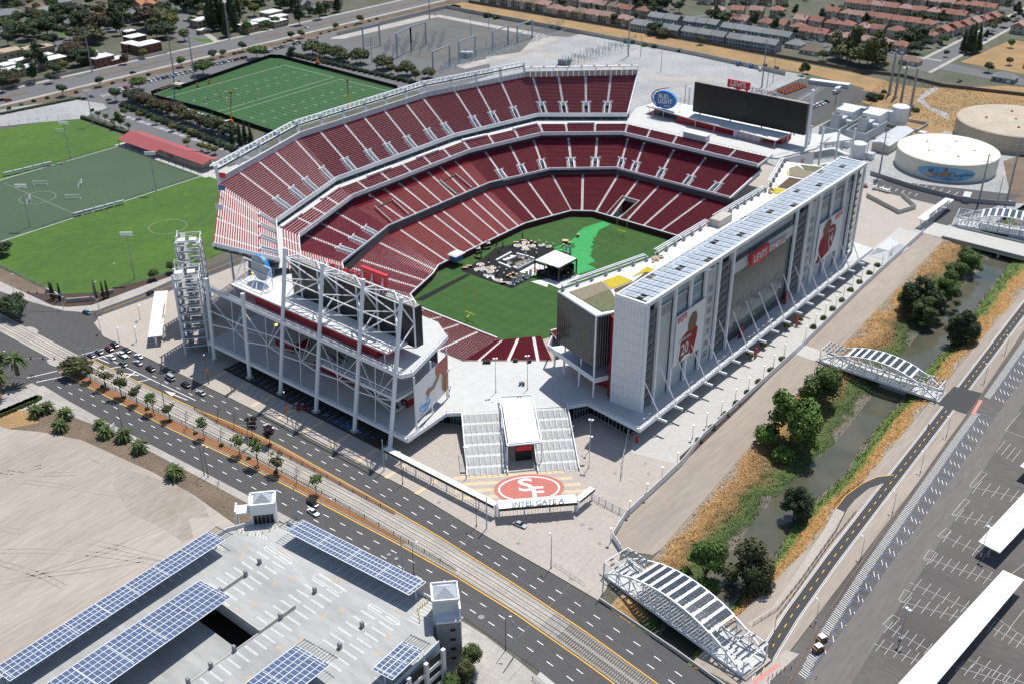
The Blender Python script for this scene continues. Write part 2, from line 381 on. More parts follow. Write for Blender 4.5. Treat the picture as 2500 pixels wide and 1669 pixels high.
SYE=[(-200,-176),(-93,-171.5),(-44,-168.5),(-30,-167.4),(-15,-165.4),(8,-163.6),(50,-163.9),(82,-164.5),(114,-166.4),(140,-168.8),(165,-172.1),(260,-188),(420,-224)]
NYE=[(-200,-189),(-92,-183.5),(-27,-180),(4,-177.4),(41,-175.4),(76,-174),(98,-173.7),(120,-174.4),(147,-177),(157,-178.2),(260,-194),(420,-230)]
ND1=[(-200,-193),(-76,-186),(-19,-182.5),(23,-180.2),(65,-177.9),(92,-177.1),(127,-178.5),(148,-180.7),(260,-197.5),(420,-233)]
ND2=[(-200,-196.6),(-76,-189.6),(-20,-186.1),(22,-183.8),(71,-181.2),(100,-180.9),(133,-182.7),(147,-184.1),(260,-201),(420,-236)]
NCU=[(-900,-215),(-200,-201),(-75,-193.6),(-30,-190.6),(0,-188.9),(22,-187.5),(70,-185.2),(110,-184.8),(138,-186.8),(146,-188),(260,-205),(420,-240)]
xs=[x for x in np.arange(-900,421,10.)]
strip([(x,ip(x,NCU))for x in xs],[(x,ip(x,SCURB))for x in xs],.02).build('road','asphalt_new')['kind']='structure'
def line(tab,x0,x1,w,z,step=5.0,off=0):
 s=MB();X=np.linspace(x0,x1,max(2,int((x1-x0)/step)+1))
 for a,b in zip(X[:-1],X[1:]):s.poly([(a,ip(a,tab)-w/2+off,z),(b,ip(b,tab)-w/2+off,z),(b,ip(b,tab)+w/2+off,z),(a,ip(a,tab)+w/2+off,z)])
 return s
def dashes(tab,x0,x1,w=.28,L=2.3,pitch=6.95,z=.026,s=None):
 s=s or MB();x=x0
 while x<x1:
  s.poly([(x,ip(x,tab)-w/2,z),(x+L,ip(x+L,tab)-w/2,z),(x+L,ip(x+L,tab)+w/2,z),(x,ip(x,tab)+w/2,z)]);x+=pitch
 return s
s=dashes(SD1,-84,330);dashes(SD2,-63,330,s=s);dashes(ND1,-83,330,s=s);dashes(ND2,-83.5,330,s=s)
o=s.build('lane_marking','paint_white');o['kind']='structure'
s=line(SYE,-93,400,.35,.027,off=.45);s2=line(NYE,-93,400,.40,.027,off=-.35);s.f+=[tuple(i+len(s.v)for i in f)for f in s2.f];s.m+=s2.m;s.v+=s2.v
s.build('median_line','paint_yellow')['kind']='structure'
s=MB();s.path([(-91,-167.0,.027),(-36,-163.7,.027)],.35,.004)
for a,b in(((-63.3,-169.2),(-61.3,-164.9)),((-80,-170.3),(-77.8,-166.2))):s.beam((*a,.028),(*b,.028),.45,.004)
s.beam((-73.6,-169.6,.028),(-67.3,-166.4,.028),.6,.004);s.beam((-70.6,-165.4,.0285),(-69.4,-170.0,.0285),.6,.004)
s.beam((-45.6,-166.3,.028),(-38.5,-165.4,.028),.45,.004);s.poly([(-50.5,-166.8,.029),(-45.2,-167.4,.029),(-45.8,-165.2,.029)])
s.beam((-90.5,-169.0,.028),(-84.0,-168.4,.028),.4,.004)
s.beam((-91.5,-170.8,.028),(-88,-158.0,.028),.5,.004);s.beam((-98,-171.5,.028),(-93.5,-158.2,.028),.4,.004)
s.beam((-92.5,-193.4,.028),(-88.0,-183.8,.028),.45,.004);s.beam((-98,-194,.028),(-94,-184.0,.028),.45,.004)
s.build('turn_marking','paint_white')['kind']='structure'
s=MB()
X=np.arange(-93,421,5.)
for a,b in zip(X[:-1],X[1:]):
 s.hexa([(a,ip(a,NYE)+.1,0),(b,ip(b,NYE)+.1,0),(b,ip(b,SYE)-.1,0),(a,ip(a,SYE)-.1,0),(a,ip(a,NYE)+.1,.14),(b,ip(b,NYE)+.1,.14),(b,ip(b,SYE)-.1,.14),(a,ip(a,SYE)-.1,.14)])
s.build('median','gravel_grey')['kind']='structure'
def tc(x):return ip(x,[(-300,-182),(-93,-176.0),(-30,-172.6),(4,-170.6),(54,-169.0),(86,-169.2),(110,-170.2),(134.4,-171.7),(165,-175.4),(260,-191),(420,-227)])
s=MB();X=np.arange(-300,135,5.)
for a,b in zip(X[:-1],X[1:]):
 for k in(-1,1):
  c=k*1.75
  s.poly([(a,tc(a)+c-1.5,.155),(b,tc(b)+c-1.5,.155),(b,tc(b)+c+1.5,.155),(a,tc(a)+c+1.5,.155)])
s.build('trackway','paver_grey')['kind']='structure'
s=MB();X=np.arange(-300,420,5.)
for a,b in zip(X[:-1],X[1:]):
 for k in(-2.5,-1.06,1.06,2.5):s.beam((a,tc(a)+k,.19),(b,tc(b)+k,.19),.13,.07)
s.build('rail','dark_steel')['kind']='structure'
s=MB();x=136.
while x<320:
 for k in(-1.78,1.78):s.box((x,tc(x)+k,.17),(.3,2.7,.1))
 x+=.75
s.build('railway_sleeper','bark')['kind']='stuff'
MLN=[(-93,-183.0,-180.2),(-58,-181.4,-178.6),(-27,-179.6,-176.6),(4,-176.8,-174.0),(41,-174.9,-172.8),(60,-174.1,-172.4),(78,-173.4,-172.4)]
s=MB()
for p,q in zip(MLN[:-1],MLN[1:]):s.hexa([(p[0],p[1],0),(q[0],q[1],0),(q[0],q[2],0),(p[0],p[2],0),(p[0],p[1],.22),(q[0],q[1],.22),(q[0],q[2],.22),(p[0],p[2],.22)])
MLS=[(-29,-167.9,-167.7),(-19,-168.0,-166.1),(-8,-167.2,-165.0),(8,-166.2,-164.1),(30,-165.6,-164.2),(66,-165.2,-164.5)]
for p,q in zip(MLS[:-1],MLS[1:]):s.hexa([(p[0],p[1],0),(q[0],q[1],0),(q[0],q[2],0),(p[0],p[2],0),(p[0],p[1],.22),(q[0],q[1],.22),(q[0],q[2],.22),(p[0],p[2],.22)])
s.build('planting_strip','orange_mulch')['kind']='structure'
sheet('road',[(-300,-156),(-126,-149),(-124.5,-100),(-128,-40),(-128,150),(-118,150),(-116,-60),(-118,-113),(-119,-131),(-122,-149),(-117,-154.5),(-104,-158.6),(-95,-159),(-95,-198),(-110,-204),(-110,-300),(-190,-300),(-150,-205),(-300,-202)],.012,'asphalt_new')
s=MB();s.path([(-123.5,-146,.03),(-122.8,-120,.03),(-122,-90,.03),(-122,100,.03)],.18,.004);s.build('centre_line','paint_yellow')['kind']='structure'
s=MB();s.poly([(-300,tc(-300)-5,.03),(-94,tc(-94)-4.4,.03),(-94,tc(-94)+3.6,.03),(-300,tc(-300)+4,.03)]);s.build('track_crossing','paver_grey')['kind']='structure'
def kerbed(name,poly,m,h=.13):o=MB().prism(poly,0,h,cap0=False).build(name,m);o['kind']='structure';return o
kerbed('sidewalk',[(-300,-163),(-175,-163.6),(-155,-160.4),(-137,-156),(-130,-152),(-126.3,-147),(-125.3,-126),(-127,-106),(-130,-104),(-131.5,-121),(-132.5,-146),(-139,-153.5),(-145,-156.5),(-166,-157.5),(-184,-158.5),(-300,-155)],'sidewalk')
NW=[(-93,-197.5),(-74,-196.9),(-45,-194.4),(2,-191.4),(24,-190.3),(70,-188),(112,-187.6)]
s=MB()
for p,q in zip(NW[:-1],NW[1:]):s.hexa([(p[0],p[1],0),(q[0],q[1],0),(q[0],ip(q[0],NCU),0),(p[0],ip(p[0],NCU),0),(p[0],p[1],.13),(q[0],q[1],.13),(q[0],ip(q[0],NCU),.13),(p[0],ip(p[0],NCU),.13)])
s.build('sidewalk','sidewalk')['kind']='structure'
sheet('path',[(-95,-204),(-88,-193),(-70,-192.8),(-45,-191.8),(-45,-194.6),(-72,-200),(-85,-214)],.075,'sidewalk')
kerbed('sidewalk',[(110,-186.2),(121,-186.4),(134.5,-188),(150,-190.2),(152,-193),(140,-199),(121,-202),(112,-190)],'sidewalk')
PLZ=[(-117.5,-154),(-104,-158),(-60,-156.2),(-30,-154.9),(10,-153.9),(60,-153.2),(95,-155.2),(120,-155.8),(136.5,-156.6),(133,-143),(129.6,-135.8),(124.4,-132.6),(121,-122),(120.3,-86),(118,-60),(115.7,8),(112.3,77),(110,150),(108,190),(40,190),(-116,190),(-116,-60),(-118,-113),(-121,-148)]
kerbed('plaza',PLZ,'paver_tan',.12)
s=MB()
for k in range(4):
 d=1.5+3.6*k;a=Vector((66.5,-139.0))+Vector((.7071,-.7071))*d
 s.beam((a.x,a.y,.135),(a.x+36*.7071+k*1.5,a.y+36*.7071+k*1.5,.135),1.7,.004)
s.build('paving_band','paver_cream')['kind']='structure'
s=MB()
for k in range(9):s.beam((-44+k*13.5,-153.6,.135),(-44+k*13.5,-143.5,.135),1.5,.004)
s.build('paving_band','paver_cream')['kind']='structure'
sheet('walkway',[(99,-84),(104,-92),(120,-88),(117.6,-60),(115.4,8),(112,77),(109.7,149),(99,149)],.135,'concrete')
s=MB()
for k in range(30):s.beam((99.2,-84+k*7.7,.142),(117-.035*k*7.7,-84+k*7.7,.142),.12,.003)
s.build('paving_joint','paver_cream')['kind']='structure'
sheet('dirt_road',[(124.6,-132),(129.6,-135),(137.5,-131),(138,-127),(133.2,-70),(128.5,0),(121,147),(116,200),(110.5,200),(110.6,150),(112.7,77),(116,8.6),(118.4,-70),(121,-90),(121.9,-122)],.02,'dirt_road')
sheet('vacant_lot',[(-320,-206),(-95,-206),(-71,-216),(-60,-209),(-45,-203),(-10,-198.5),(10,-197.5),(32,-198.5),(46,-208),(46,-420),(-320,-420)],.03,'dirt_lot')
sheet('verge',[(-95,-204),(-85,-213),(-72,-199.6),(-45,-194.4),(2,-191.3),(24,-190.2),(48,-189.5),(46,-209),(32,-199),(10,-198),(-10,-199),(-45,-203.5),(-60,-209.5),(-71,-216),(-95,-220)],.05,'dirt_brown')
sheet('dry_verge',[(-71,-216),(-95,-220),(-100,-207),(-82,-204.5),(-66,-207)],.06,'dry_grass')
sheet('damp_patch',[T(7,620,20),T(7,760,60),T(7,1000,130),T(7,1230,210),T(7,1400,330),T(7,1440,420),T(7,1300,430),T(7,1330,560),T(7,1250,590),T(7,1130,500),T(7,1000,440),T(7,890,390),T(7,780,210),T(7,740,110)],.036,'dirt_damp')
sheet('drive_lane',[(193.5,-150),(203,-150),(199.5,-60),(196,10),(192,90),(189.5,160),(187,160),(189,90),(190.5,10),(192,-60)],.045,'asphalt_dusty')
sheet('soccer_pitch',[(-226,-152),(-152,-148.5),(-143,-139),(-136.5,-120),(-133.5,-100),(-134,-19),(-226,-19)],.02,'turf_grass')
sheet('soccer_pitch',[(-306,-165),(-226,-165),(-226,-21),(-306,-21)],.03,'synthetic_turf')
sheet('soccer_pitch',[(-400,-140),(-306,-140),(-306,-9),(-371,-7),(-384,-24),(-391,-50)],.02,'turf_grass')
s=MB()
for y in(-21,):s.beam((-306,y+.3,.05),(-226,y+.3,.05),.9,.05)
for x in(-226,-306):s.beam((x,-165,.06),(x,-21,.06),.8,.05)
s.build('pitch_kerb','concrete')['kind']='structure'
s=MB()
for i in range(24):
 t0,t1=2*math.pi*i/24,2*math.pi*(i+1)/24
 s.beam((-266+9.1*math.cos(t0),-95+9.1*math.sin(t0),.04),(-266+9.1*math.cos(t1),-95+9.1*math.sin(t1),.04),.12,.003)
 s.beam((-180+9.1*math.cos(t0),-75+9.1*math.sin(t0),.03),(-180+9.1*math.cos(t1),-75+9.1*math.sin(t1),.03),.12,.003)
s.beam((-300,-95,.04),(-232,-95,.04),.12,.003)
s.build('pitch_line','paint_worn')['kind']='structure'
sheet('forecourt',[(-310,-21.5),(-222,-21.5),(-222,-3),(-310,-3)],.035,'concrete')
sheet('planting_bed',[(-133.2,-147),(-131.8,-121),(-130.2,-104),(-134,-100),(-136.6,-121),(-143.2,-140),(-152,-149),(-166,-157),(-145,-156),(-139,-153)],.05,'mulch_dark')
sheet('verge',[(-184,-158.3),(-166,-157.3),(-152,-149),(-226,-152.5),(-300,-154)],.05,'dirt_brown')
sheet('parking_lot',[(-376,2),(-226,2),(-226,24),(-376,24)],.02,'asphalt_grey')
sheet('walkway',[(-226,30),(-118,20),(-118,-19),(-226,-19)],.012,'concrete')
sheet('turning_lot',[(-400,-52),(-384,-24),(-371,-5),(-376,4),(-380,18),(-390,22),(-414,15),(-430,-20),(-432,-60)],.015,'gravel_light')
PX0,PX1,PY0,PY1=-384,-246,38,178
sheet('practice_field',[G(370,236),G(440,207),G(452,213),G(661,141),G(688,143),G(975,220),G(676,331)],.03,'practice_turf')
sheet('service_road',[(-420,18),(-236,18),(-236,36),(-378,36),(-378,172),(-236,172),(-236,240),(-412,400),(-424,400),(-424,18)],.012,'asphalt_grey')
sheet('road',[(-470,-400),(-441,-400),(-441,900),(-470,900)],.02,'asphalt_grey')
sheet('sidewalk',[(-441,-400),(-437.5,-400),(-437.5,900),(-441,900)],.03,'sidewalk')
sheet('sidewalk',[(-473.5,-400),(-470,-400),(-470,900),(-473.5,900)],.03,'sidewalk')
sheet('verge',[(-437.5,-400),(-424,-400),(-424,900),(-437.5,900)],.015,'dirt_brown')
s=MB()
for x in(-433,-431.5,-428.5,-427):s.beam((x,-300,.08),(x,700,.08),.12,.1)
s.build('rail','dark_steel')['kind']='structure'
s=MB()
for a,b in((-200,5),(60,150),(200,420)):s.prism([(-458,a),(-453,a),(-453,b),(-458,b)],0,.16)
s.build('median','dirt_brown')['kind']='structure'
s=MB();y=-200
while y<620:
 for x in(-449.5,-445.5,-461.5,-465.5):s.beam((x,y,.026),(x,y+3,.026),.2,.003)
 y+=12
s.build('lane_marking','paint_worn')['kind']='structure'
s=MB().poly([(-470,150,.026),(-470,172,.026),(-520,190,.026),(-640,262,.026),(-900,420,.026),(-905,408,.026),(-645,249,.026),(-525,170,.026),(-485,152,.026)]);s.build('road','asphalt_grey')['kind']='structure'
sheet('road',[(-640,120),(-560,140),(-520,180),(-524,190),(-566,152),(-644,132)],.022,'asphalt_grey')
sheet('sidewalk',[(-470,172),(-520,191),(-640,263),(-643,267),(-520,196),(-470,178)],.03,'sidewalk')
sheet('gravel_yard',[(-412,190),(-236,190),(-120,160),(-70,190),(-20,240),(-60,378),(-412,378)],.014,'gravel_light')
sheet('gravel_yard',[(-405,244),(-290,236),(-262,300),(-280,352),(-398,352)],.022,'gravel_dark')
sheet('gravel_yard',[(-412,352),(-280,356),(-262,364),(-262,378),(-412,378)],.02,'gravel_dark')
sheet('yard_road',[(-408,238),(-400,246),(-396,352),(-404,356),(-409,350),(-411,242)],.03,'sidewalk')
sheet('yard_road',[(-400,352),(-285,350),(-262,302),(-275,240),(-262,238),(-252,300),(-262,352),(-285,360),(-402,360)],.028,'sidewalk')
sheet('yard_road',[(-252,300),(-130,300),(-105,320),(-105,332),(-135,312),(-256,312)],.03,'sidewalk')
sheet('dry_field',[(-420,386),(-420,412),(-256,413),(-150,411),(-40,405),(20,395),(60,380),(130,330),(130,290),(60,310),(20,330),(-14,345),(-14,372),(-60,382),(-412,384)],.016,'dry_grass')
sheet('dry_field',[(-20,378),(20,372),(40,300),(62,290),(140,300),(200,420),(150,470),(60,440),(20,400)],.02,'dry_grass')
sheet('car_park',[(-62,276),(-6,274),(-2,366),(-60,368)],.026,'asphalt_new')
sheet('works_yard',[(-6,200),(50,170),(130,160),(150,330),(60,330),(40,296),(-2,290)],.018,'gravel_light')
sheet('car_park',[(70,186),(112,150),(126,205),(132,232),(62,206)],.028,'asphalt_new')
sheet('trail_verge',[(168,-160),(186,-160),(184,-54),(181.6,17),(178.5,81),(176,160),(167,160),(167.4,118),(168,52),(169,3.5),(170,-40),(171.2,-97),(169,-138)],.01,'dirt_road')
sheet('car_park',[(186.5,-170),(330,-170),(330,260),(176.5,260),(176,160),(178.5,81),(181.6,17),(184,-54),(185.6,-120)],.02,'asphalt_lot')
# ================================================================== stadium bowl
FIELD=[(-41.5,-29),(-37.5,-37),(-31.5,-57),(-22,-63.3),(24,-63.3),(27.5,-61.7),(31,-59.5),(34.5,-45),(41,-30),(41,33),(34,59.5),(25,66.3),(-25,66.3),(-33.7,60),(-41.5,33)]
M=bpy.data.materials.new('field_grass');M.use_nodes=True;N=M.node_tree.nodes;L=M.node_tree.links;b=N['Principled BSDF'];b.inputs['Roughness'].default_value=.9
geo=N.new('ShaderNodeNewGeometry');wv=N.new('ShaderNodeTexWave');wv.bands_direction='X';wv.inputs['Scale'].default_value=.055;wv.inputs['Distortion'].default_value=.4
nz=N.new('ShaderNodeTexNoise');nz.inputs['Scale'].default_value=.35;nz.inputs['Detail'].default_value=6
mp=N.new('ShaderNodeMapping');mp.inputs['Scale'].default_value=(.15,1,1);L.new(geo.outputs['Position'],mp.inputs[0]);L.new(mp.outputs[0],nz.inputs['Vector']);L.new(geo.outputs['Position'],wv.inputs['Vector'])
rp=N.new('ShaderNodeValToRGB');rp.color_ramp.elements[0].color=(.022,.078,.010,1);rp.color_ramp.elements[1].color=(.038,.108,.014,1);rp.color_ramp.elements[0].position=.3;rp.color_ramp.elements[1].position=.7
ma=N.new('ShaderNodeMath');ma.operation='MULTIPLY_ADD';L.new(wv.outputs['Fac'],ma.inputs[0]);ma.inputs[1].default_value=.12;L.new(nz.outputs['Fac'],ma.inputs[2]);sbb=N.new('ShaderNodeMath');sbb.operation='SUBTRACT';L.new(ma.outputs[0],sbb.inputs[0]);sbb.inputs[1].default_value=.1
L.new(sbb.outputs[0],rp.inputs[0]);L.new(rp.outputs[0],b.inputs['Base Color']);MAT['field_grass']=M
sheet('football_field',FIELD,.145,'field_grass')
stad=thing('stadium','large open football stadium with dark red seating bowl and white steel frame','stadium',(0,0,0))
class Tier:
 def __init__(s,name,inner,outer,z0,z1,rows,seat='seat_red'):
  s.name=name;s.I=inner;s.O=outer;s.z0=z0;s.z1=z1;s.n=rows;s.seat=seat
 def pt(s,seg,u,k):
  t=k/s.n
  a=vl(s.I[seg],s.O[seg],t);b=vl(s.I[seg+1],s.O[seg+1],t)
  return vl(a,b,u)
 def length(s,seg,k):
  a=s.pt(seg,0,k);b=s.pt(seg,1,k);return math.hypot(a[0]-b[0],a[1]-b[1])
def tier_section(T,seg,u0,u1,g0,g1,parent,k0=0,k1=None,seat=None,vom=0,vw=2.35):
 """rows between two aisles; g0,g1 = half gap at either end, vom = number of front rows cut back for a stair mouth"""
 s=MB();k1=T.n if k1 is None else k1;dz=(T.z1-T.z0)/T.n
 for k in range(k0,k1):
  L=T.length(seg,k+.5);h0=(vw if k<vom else.62)*g0;h1=(vw if k<vom else.62)*g1
  a0=u0+h0/L;b0=u1-h1/L
  if b0-a0<.5/L:continue
  z=T.z0+dz*k
  A,B=T.pt(seg,a0,k),T.pt(seg,b0,k);C,D=T.pt(seg,a0,k+1),T.pt(seg,b0,k+1)
  s.mi=0
  s.poly([(*A,z),(*B,z),(*D,z),(*C,z)]);s.poly([(*C,z),(*D,z),(*D,z+dz),(*C,z+dz)])
  if k==k0:s.poly([(*A,z-dz),(*B,z-dz),(*B,z),(*A,z)])
  for e in((A,C),(B,D)):s.poly([(*e[0],z),(*e[1],z),(*e[1],z-2*dz),(*e[0],z-2*dz)])
  s.mi=1
  def q(t):return vl(A,C,t),vl(B,D,t)
  p0,p1=q(.50);r0,r1=q(.78);v0,v1=q(.90)
  s.hexa([(*p0,z+.30),(*p1,z+.30),(*r1,z+.30),(*r0,z+.30),(*p0,z+.46),(*p1,z+.46),(*r1,z+.42),(*r0,z+.42)])
  s.hexa([(*r0,z+.30),(*r1,z+.30),(*v1,z+.30),(*v0,z+.30),(*r0,z+.78),(*r1,z+.78),(*v1,z+.80),(*v0,z+.80)])
 return s.build('seating_section',['seat_concrete',seat or T.seat],parent)
STEP_M={}
def aisle(T,seg,u,parent,k0=0,k1=None,w=.6,name='aisle'):
 s=MB();k1=T.n if k1 is None else k1;dz=(T.z1-T.z0)/T.n
 for k in range(k0,k1):
  L=T.length(seg,k+.5);z=T.z0+dz*k
  for h in(0,.5):
   A=T.pt(seg,u-w/L,k+h);B=T.pt(seg,u+w/L,k+h);C=T.pt(seg,u-w/L,k+h+.5);D=T.pt(seg,u+w/L,k+h+.5);zz=z+.02+dz*h*.98
   s.poly([(*A,zz),(*B,zz),(*D,zz),(*C,zz)]);s.poly([(*A,zz-dz*.5),(*B,zz-dz*.5),(*B,zz),(*A,zz)])
  if k%2==0 and k1-k0>8:
   m=T.pt(seg,u,k+.5);s.box((m[0],m[1],z+.45),(.09,.09,.9))
 return s.build(name,'step_white',parent)
def vomitory(T,seg,u,parent,nv,w=1.35):
 """open stair mouth: walls, dark floor, portal, and a stair strip on either side"""
 dz=(T.z1-T.z0)/T.n;L=T.length(seg,nv/2);s=MB();s.mi=0
 def P(o,k):return T.pt(seg,u+o/L,k)
 zf=T.z0-.3;zt=T.z0+dz*nv
 s.mi=1;A,B,C,D=P(-w,.0),P(w,.0),P(w,nv),P(-w,nv);s.poly([(*A,zf),(*B,zf),(*C,zf),(*D,zf)])
 s.mi=0
 for sg in(-1,1):
  a,b=P(sg*w,.15),P(sg*w,nv);c,d=P(sg*(w-.3),.15),P(sg*(w-.3),nv)
  s.hexa([(*a,zf-.6),(*b,zf-.6),(*d,zf-.6),(*c,zf-.6),(*a,T.z0+1.15),(*b,zt+.75),(*d,zt+.75),(*c,T.z0+1.15)])
  s.mi=2
  for k in range(nv):
   z=T.z0+dz*k;e,f=P(sg*(w+.05),k),P(sg*(w+.95),k);g_,h_=P(sg*(w+.05),k+1),P(sg*(w+.95),k+1)
   s.hexa([(*e,z-.6),(*f,z-.6),(*h_,z-.6),(*g_,z-.6),(*e,z+.05),(*f,z+.05),(*h_,z+.05),(*g_,z+.05)])
  s.mi=0
  a,b=P(sg*(w-.2),nv),P(sg*(w+1.3),nv);c,d=P(sg*(w-.2),nv+.4),P(sg*(w+1.3),nv+.4)
  s.hexa([(*a,zt-.3),(*b,zt-.3),(*d,zt-.3),(*c,zt-.3),(*a,zt+1.05),(*b,zt+1.05),(*d,zt+1.05),(*c,zt+1.05)])
 a,b=P(-w,nv-.3),P(w,nv-.3);c,d=P(-w,nv+.1),P(w,nv+.1)
 s.hexa([(*a,zt-1.3),(*b,zt-1.3),(*d,zt-1.3),(*c,zt-1.3),(*a,zt+.8),(*b,zt+.8),(*d,zt+.8),(*c,zt+.8)])
 s.mi=1;a,b=P(-w,nv-.32),P(w,nv-.32);s.poly([(*a,zf),(*b,zf),(*b,zt-1.3),(*a,zt-1.3)])
 return s.build('stair_mouth',[WS,'black','seat_concrete'],parent)
def fascia(T,name,parent,h0=-1.6,h1=.95,th=.35,segs=None,m=WS,top=True):
 """front parapet of a tier"""
 o=[]
 for seg in(segs if segs is not None else range(len(T.I)-1)):
  a,b=T.I[seg],T.I[seg+1];d=Vector((b[0]-a[0],b[1]-a[1],0)).normalized();n=Vector((d.y,-d.x,0))
  c=Vector((T.O[seg][0]-a[0],T.O[seg][1]-a[1],0))
  if n.dot(c)>0:n=-n
  s=MB();e=[(a[0],a[1]),(b[0],b[1]),(b[0]+n.x*th,b[1]+n.y*th),(a[0]+n.x*th,a[1]+n.y*th)]
  s.hexa([(*e[0],T.z0+h0),(*e[1],T.z0+h0),(*e[2],T.z0+h0),(*e[3],T.z0+h0),(*e[0],T.z0+h1),(*e[1],T.z0+h1),(*e[2],T.z0+h1),(*e[3],T.z0+h1)])
  o.append(s.build(name,m,parent))
 return o
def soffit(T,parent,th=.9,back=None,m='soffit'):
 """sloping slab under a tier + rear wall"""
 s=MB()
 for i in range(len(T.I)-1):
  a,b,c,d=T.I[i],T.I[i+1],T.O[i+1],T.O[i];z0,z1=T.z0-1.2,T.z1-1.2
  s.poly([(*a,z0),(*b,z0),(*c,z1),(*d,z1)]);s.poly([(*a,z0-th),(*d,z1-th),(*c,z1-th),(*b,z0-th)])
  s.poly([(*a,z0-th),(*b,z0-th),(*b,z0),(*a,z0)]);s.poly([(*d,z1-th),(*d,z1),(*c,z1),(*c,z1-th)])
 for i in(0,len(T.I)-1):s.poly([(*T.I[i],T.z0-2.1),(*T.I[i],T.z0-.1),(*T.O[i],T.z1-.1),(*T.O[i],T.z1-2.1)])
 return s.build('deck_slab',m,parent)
def nearest_u(T,seg,p,k):
 a,b=T.pt(seg,0,k),T.pt(seg,1,k);d=(b[0]-a[0],b[1]-a[1]);return((p[0]-a[0])*d[0]+(p[1]-a[1])*d[1])/(d[0]**2+d[1]**2)
def run_tier(T,parent,cuts,vom=0,vseg=None,seatfun=None,aisle_k0=0):
 """cuts: per segment list of u of aisles; sections between them"""
 for seg,us in enumerate(cuts):
  hasv=vom if(vseg is None or seg in vseg)else 0
  e=[0]+list(us)+[1]
  for i in range(len(e)-1):
   if T.name=='lower' and seg==5 and i==2:
    um=nearest_u(T,seg,(-8.9,75),8)
    tier_section(T,seg,um,e[i+1],0,1,parent,0,16);tier_section(T,seg,e[i],e[i+1],1,1,parent,16);continue
   tier_section(T,seg,e[i],e[i+1],0 if i==0 else 1,0 if i==len(e)-2 else 1,parent,vom=hasv,seat=seatfun(seg,i)if seatfun else None)
  for u in us:
   aisle(T,seg,u,parent,k0=(hasv if hasv else aisle_k0))
   if hasv:vomitory(T,seg,u,parent,hasv)
LOW=Tier('lower',[(-31.5,-57.5),(-37.9,-37),(-42,-29),(-42,33),(-34.2,60.3),(-25.2,66.8),(25.2,66.8),(34.4,60),(41.6,33)],[(-51,-77),(-61,-52),(-68,-33),(-68,38),(-57.5,74),(-32.5,95.5),(36,95.5),(52,78),(66,40)],2.6,12.2,31)
MID=Tier('mid',[(-41,-84),(-55.6,-73),(-68.5,-33),(-68.5,38),(-57.5,73.5),(-32,95.8),(34,95.8)],[(-52,-103),(-71.5,-88),(-87.5,-37),(-87.5,42),(-75.5,89),(-42,117),(38,117)],15.8,24.2,23)
CLB=Tier('club',[(-41,-106),(-69.5,-83),(-85,-38),(-85,42),(-73.6,86.5),(-41.3,114),(37.8,114)],[(-44.5,-111),(-74.5,-87),(-90.5,-39.5),(-90.5,43),(-78.8,90),(-43.6,119.4),(40,119.4)],28,31,6)
UPP=Tier('upper',[(-46.2,-112),(-77.5,-87.5),(-95,-38),(-95,43),(-83.5,96),(-46.4,126)],[(-48,-138.8),(-95.4,-99.6),(-115,-40),(-115,44),(-99.7,105),(-54.7,146.7)],34,49.3,27)
low=bpy.data.objects.new('lower_bowl',None);mid=bpy.data.objects.new('middle_tier',None);clb=bpy.data.objects.new('club_tier',None);upp=bpy.data.objects.new('upper_deck',None)
for q in(low,mid,clb,upp):COL.objects.link(q);q.parent=stad
def even(n):return[(i+1)/(n+1)for i in range(n)]
def by(T,seg,pts,k):return sorted(min(.97,max(.03,nearest_u(T,seg,p,k)))for p in pts)
run_tier(UPP,upp,[[.14,.40,.66,.90],by(UPP,1,[(-99.3,-85.8),(-103.7,-71.9),(-107.9,-59.5),(-113.3,-43.5)],27),by(UPP,2,[(-115,-27.9),(-115,-12.8),(-115,.2),(-115,14),(-115,29),(-115,42.6)],27),by(UPP,3,[(-113,61.5),(-109.5,75),(-105.1,90)],27),by(UPP,4,[(-97.2,108.6),(-87.3,118.5),(-76.6,128.6),(-66,137.5)],27)],vom=8)
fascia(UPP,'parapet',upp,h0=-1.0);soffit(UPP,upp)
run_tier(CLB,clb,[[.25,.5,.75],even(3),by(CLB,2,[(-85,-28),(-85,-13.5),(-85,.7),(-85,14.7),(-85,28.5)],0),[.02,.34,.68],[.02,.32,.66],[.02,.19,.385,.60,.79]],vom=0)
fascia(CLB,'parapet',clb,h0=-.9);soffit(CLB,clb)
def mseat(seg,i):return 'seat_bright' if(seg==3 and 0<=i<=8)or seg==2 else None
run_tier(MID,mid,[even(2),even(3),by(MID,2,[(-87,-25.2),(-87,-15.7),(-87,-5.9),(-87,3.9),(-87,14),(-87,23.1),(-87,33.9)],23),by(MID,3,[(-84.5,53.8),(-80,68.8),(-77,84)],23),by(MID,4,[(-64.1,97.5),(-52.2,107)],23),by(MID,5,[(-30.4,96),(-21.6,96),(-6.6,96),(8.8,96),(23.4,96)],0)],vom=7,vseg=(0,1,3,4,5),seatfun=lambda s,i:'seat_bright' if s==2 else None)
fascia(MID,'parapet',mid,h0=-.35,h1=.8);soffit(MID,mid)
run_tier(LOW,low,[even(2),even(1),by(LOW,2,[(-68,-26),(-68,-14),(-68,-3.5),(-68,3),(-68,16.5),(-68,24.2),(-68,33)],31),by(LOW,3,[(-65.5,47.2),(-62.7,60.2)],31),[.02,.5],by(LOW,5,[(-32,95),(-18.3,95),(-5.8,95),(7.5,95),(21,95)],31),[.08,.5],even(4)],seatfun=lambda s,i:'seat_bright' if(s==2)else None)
fascia(LOW,'field_wall',low,h0=-2.5,h1=.25,m='dark_red')
fascia(LOW,'wall_cap',low,h0=.26,h1=.75,th=.5,m=WS);
s=MB()
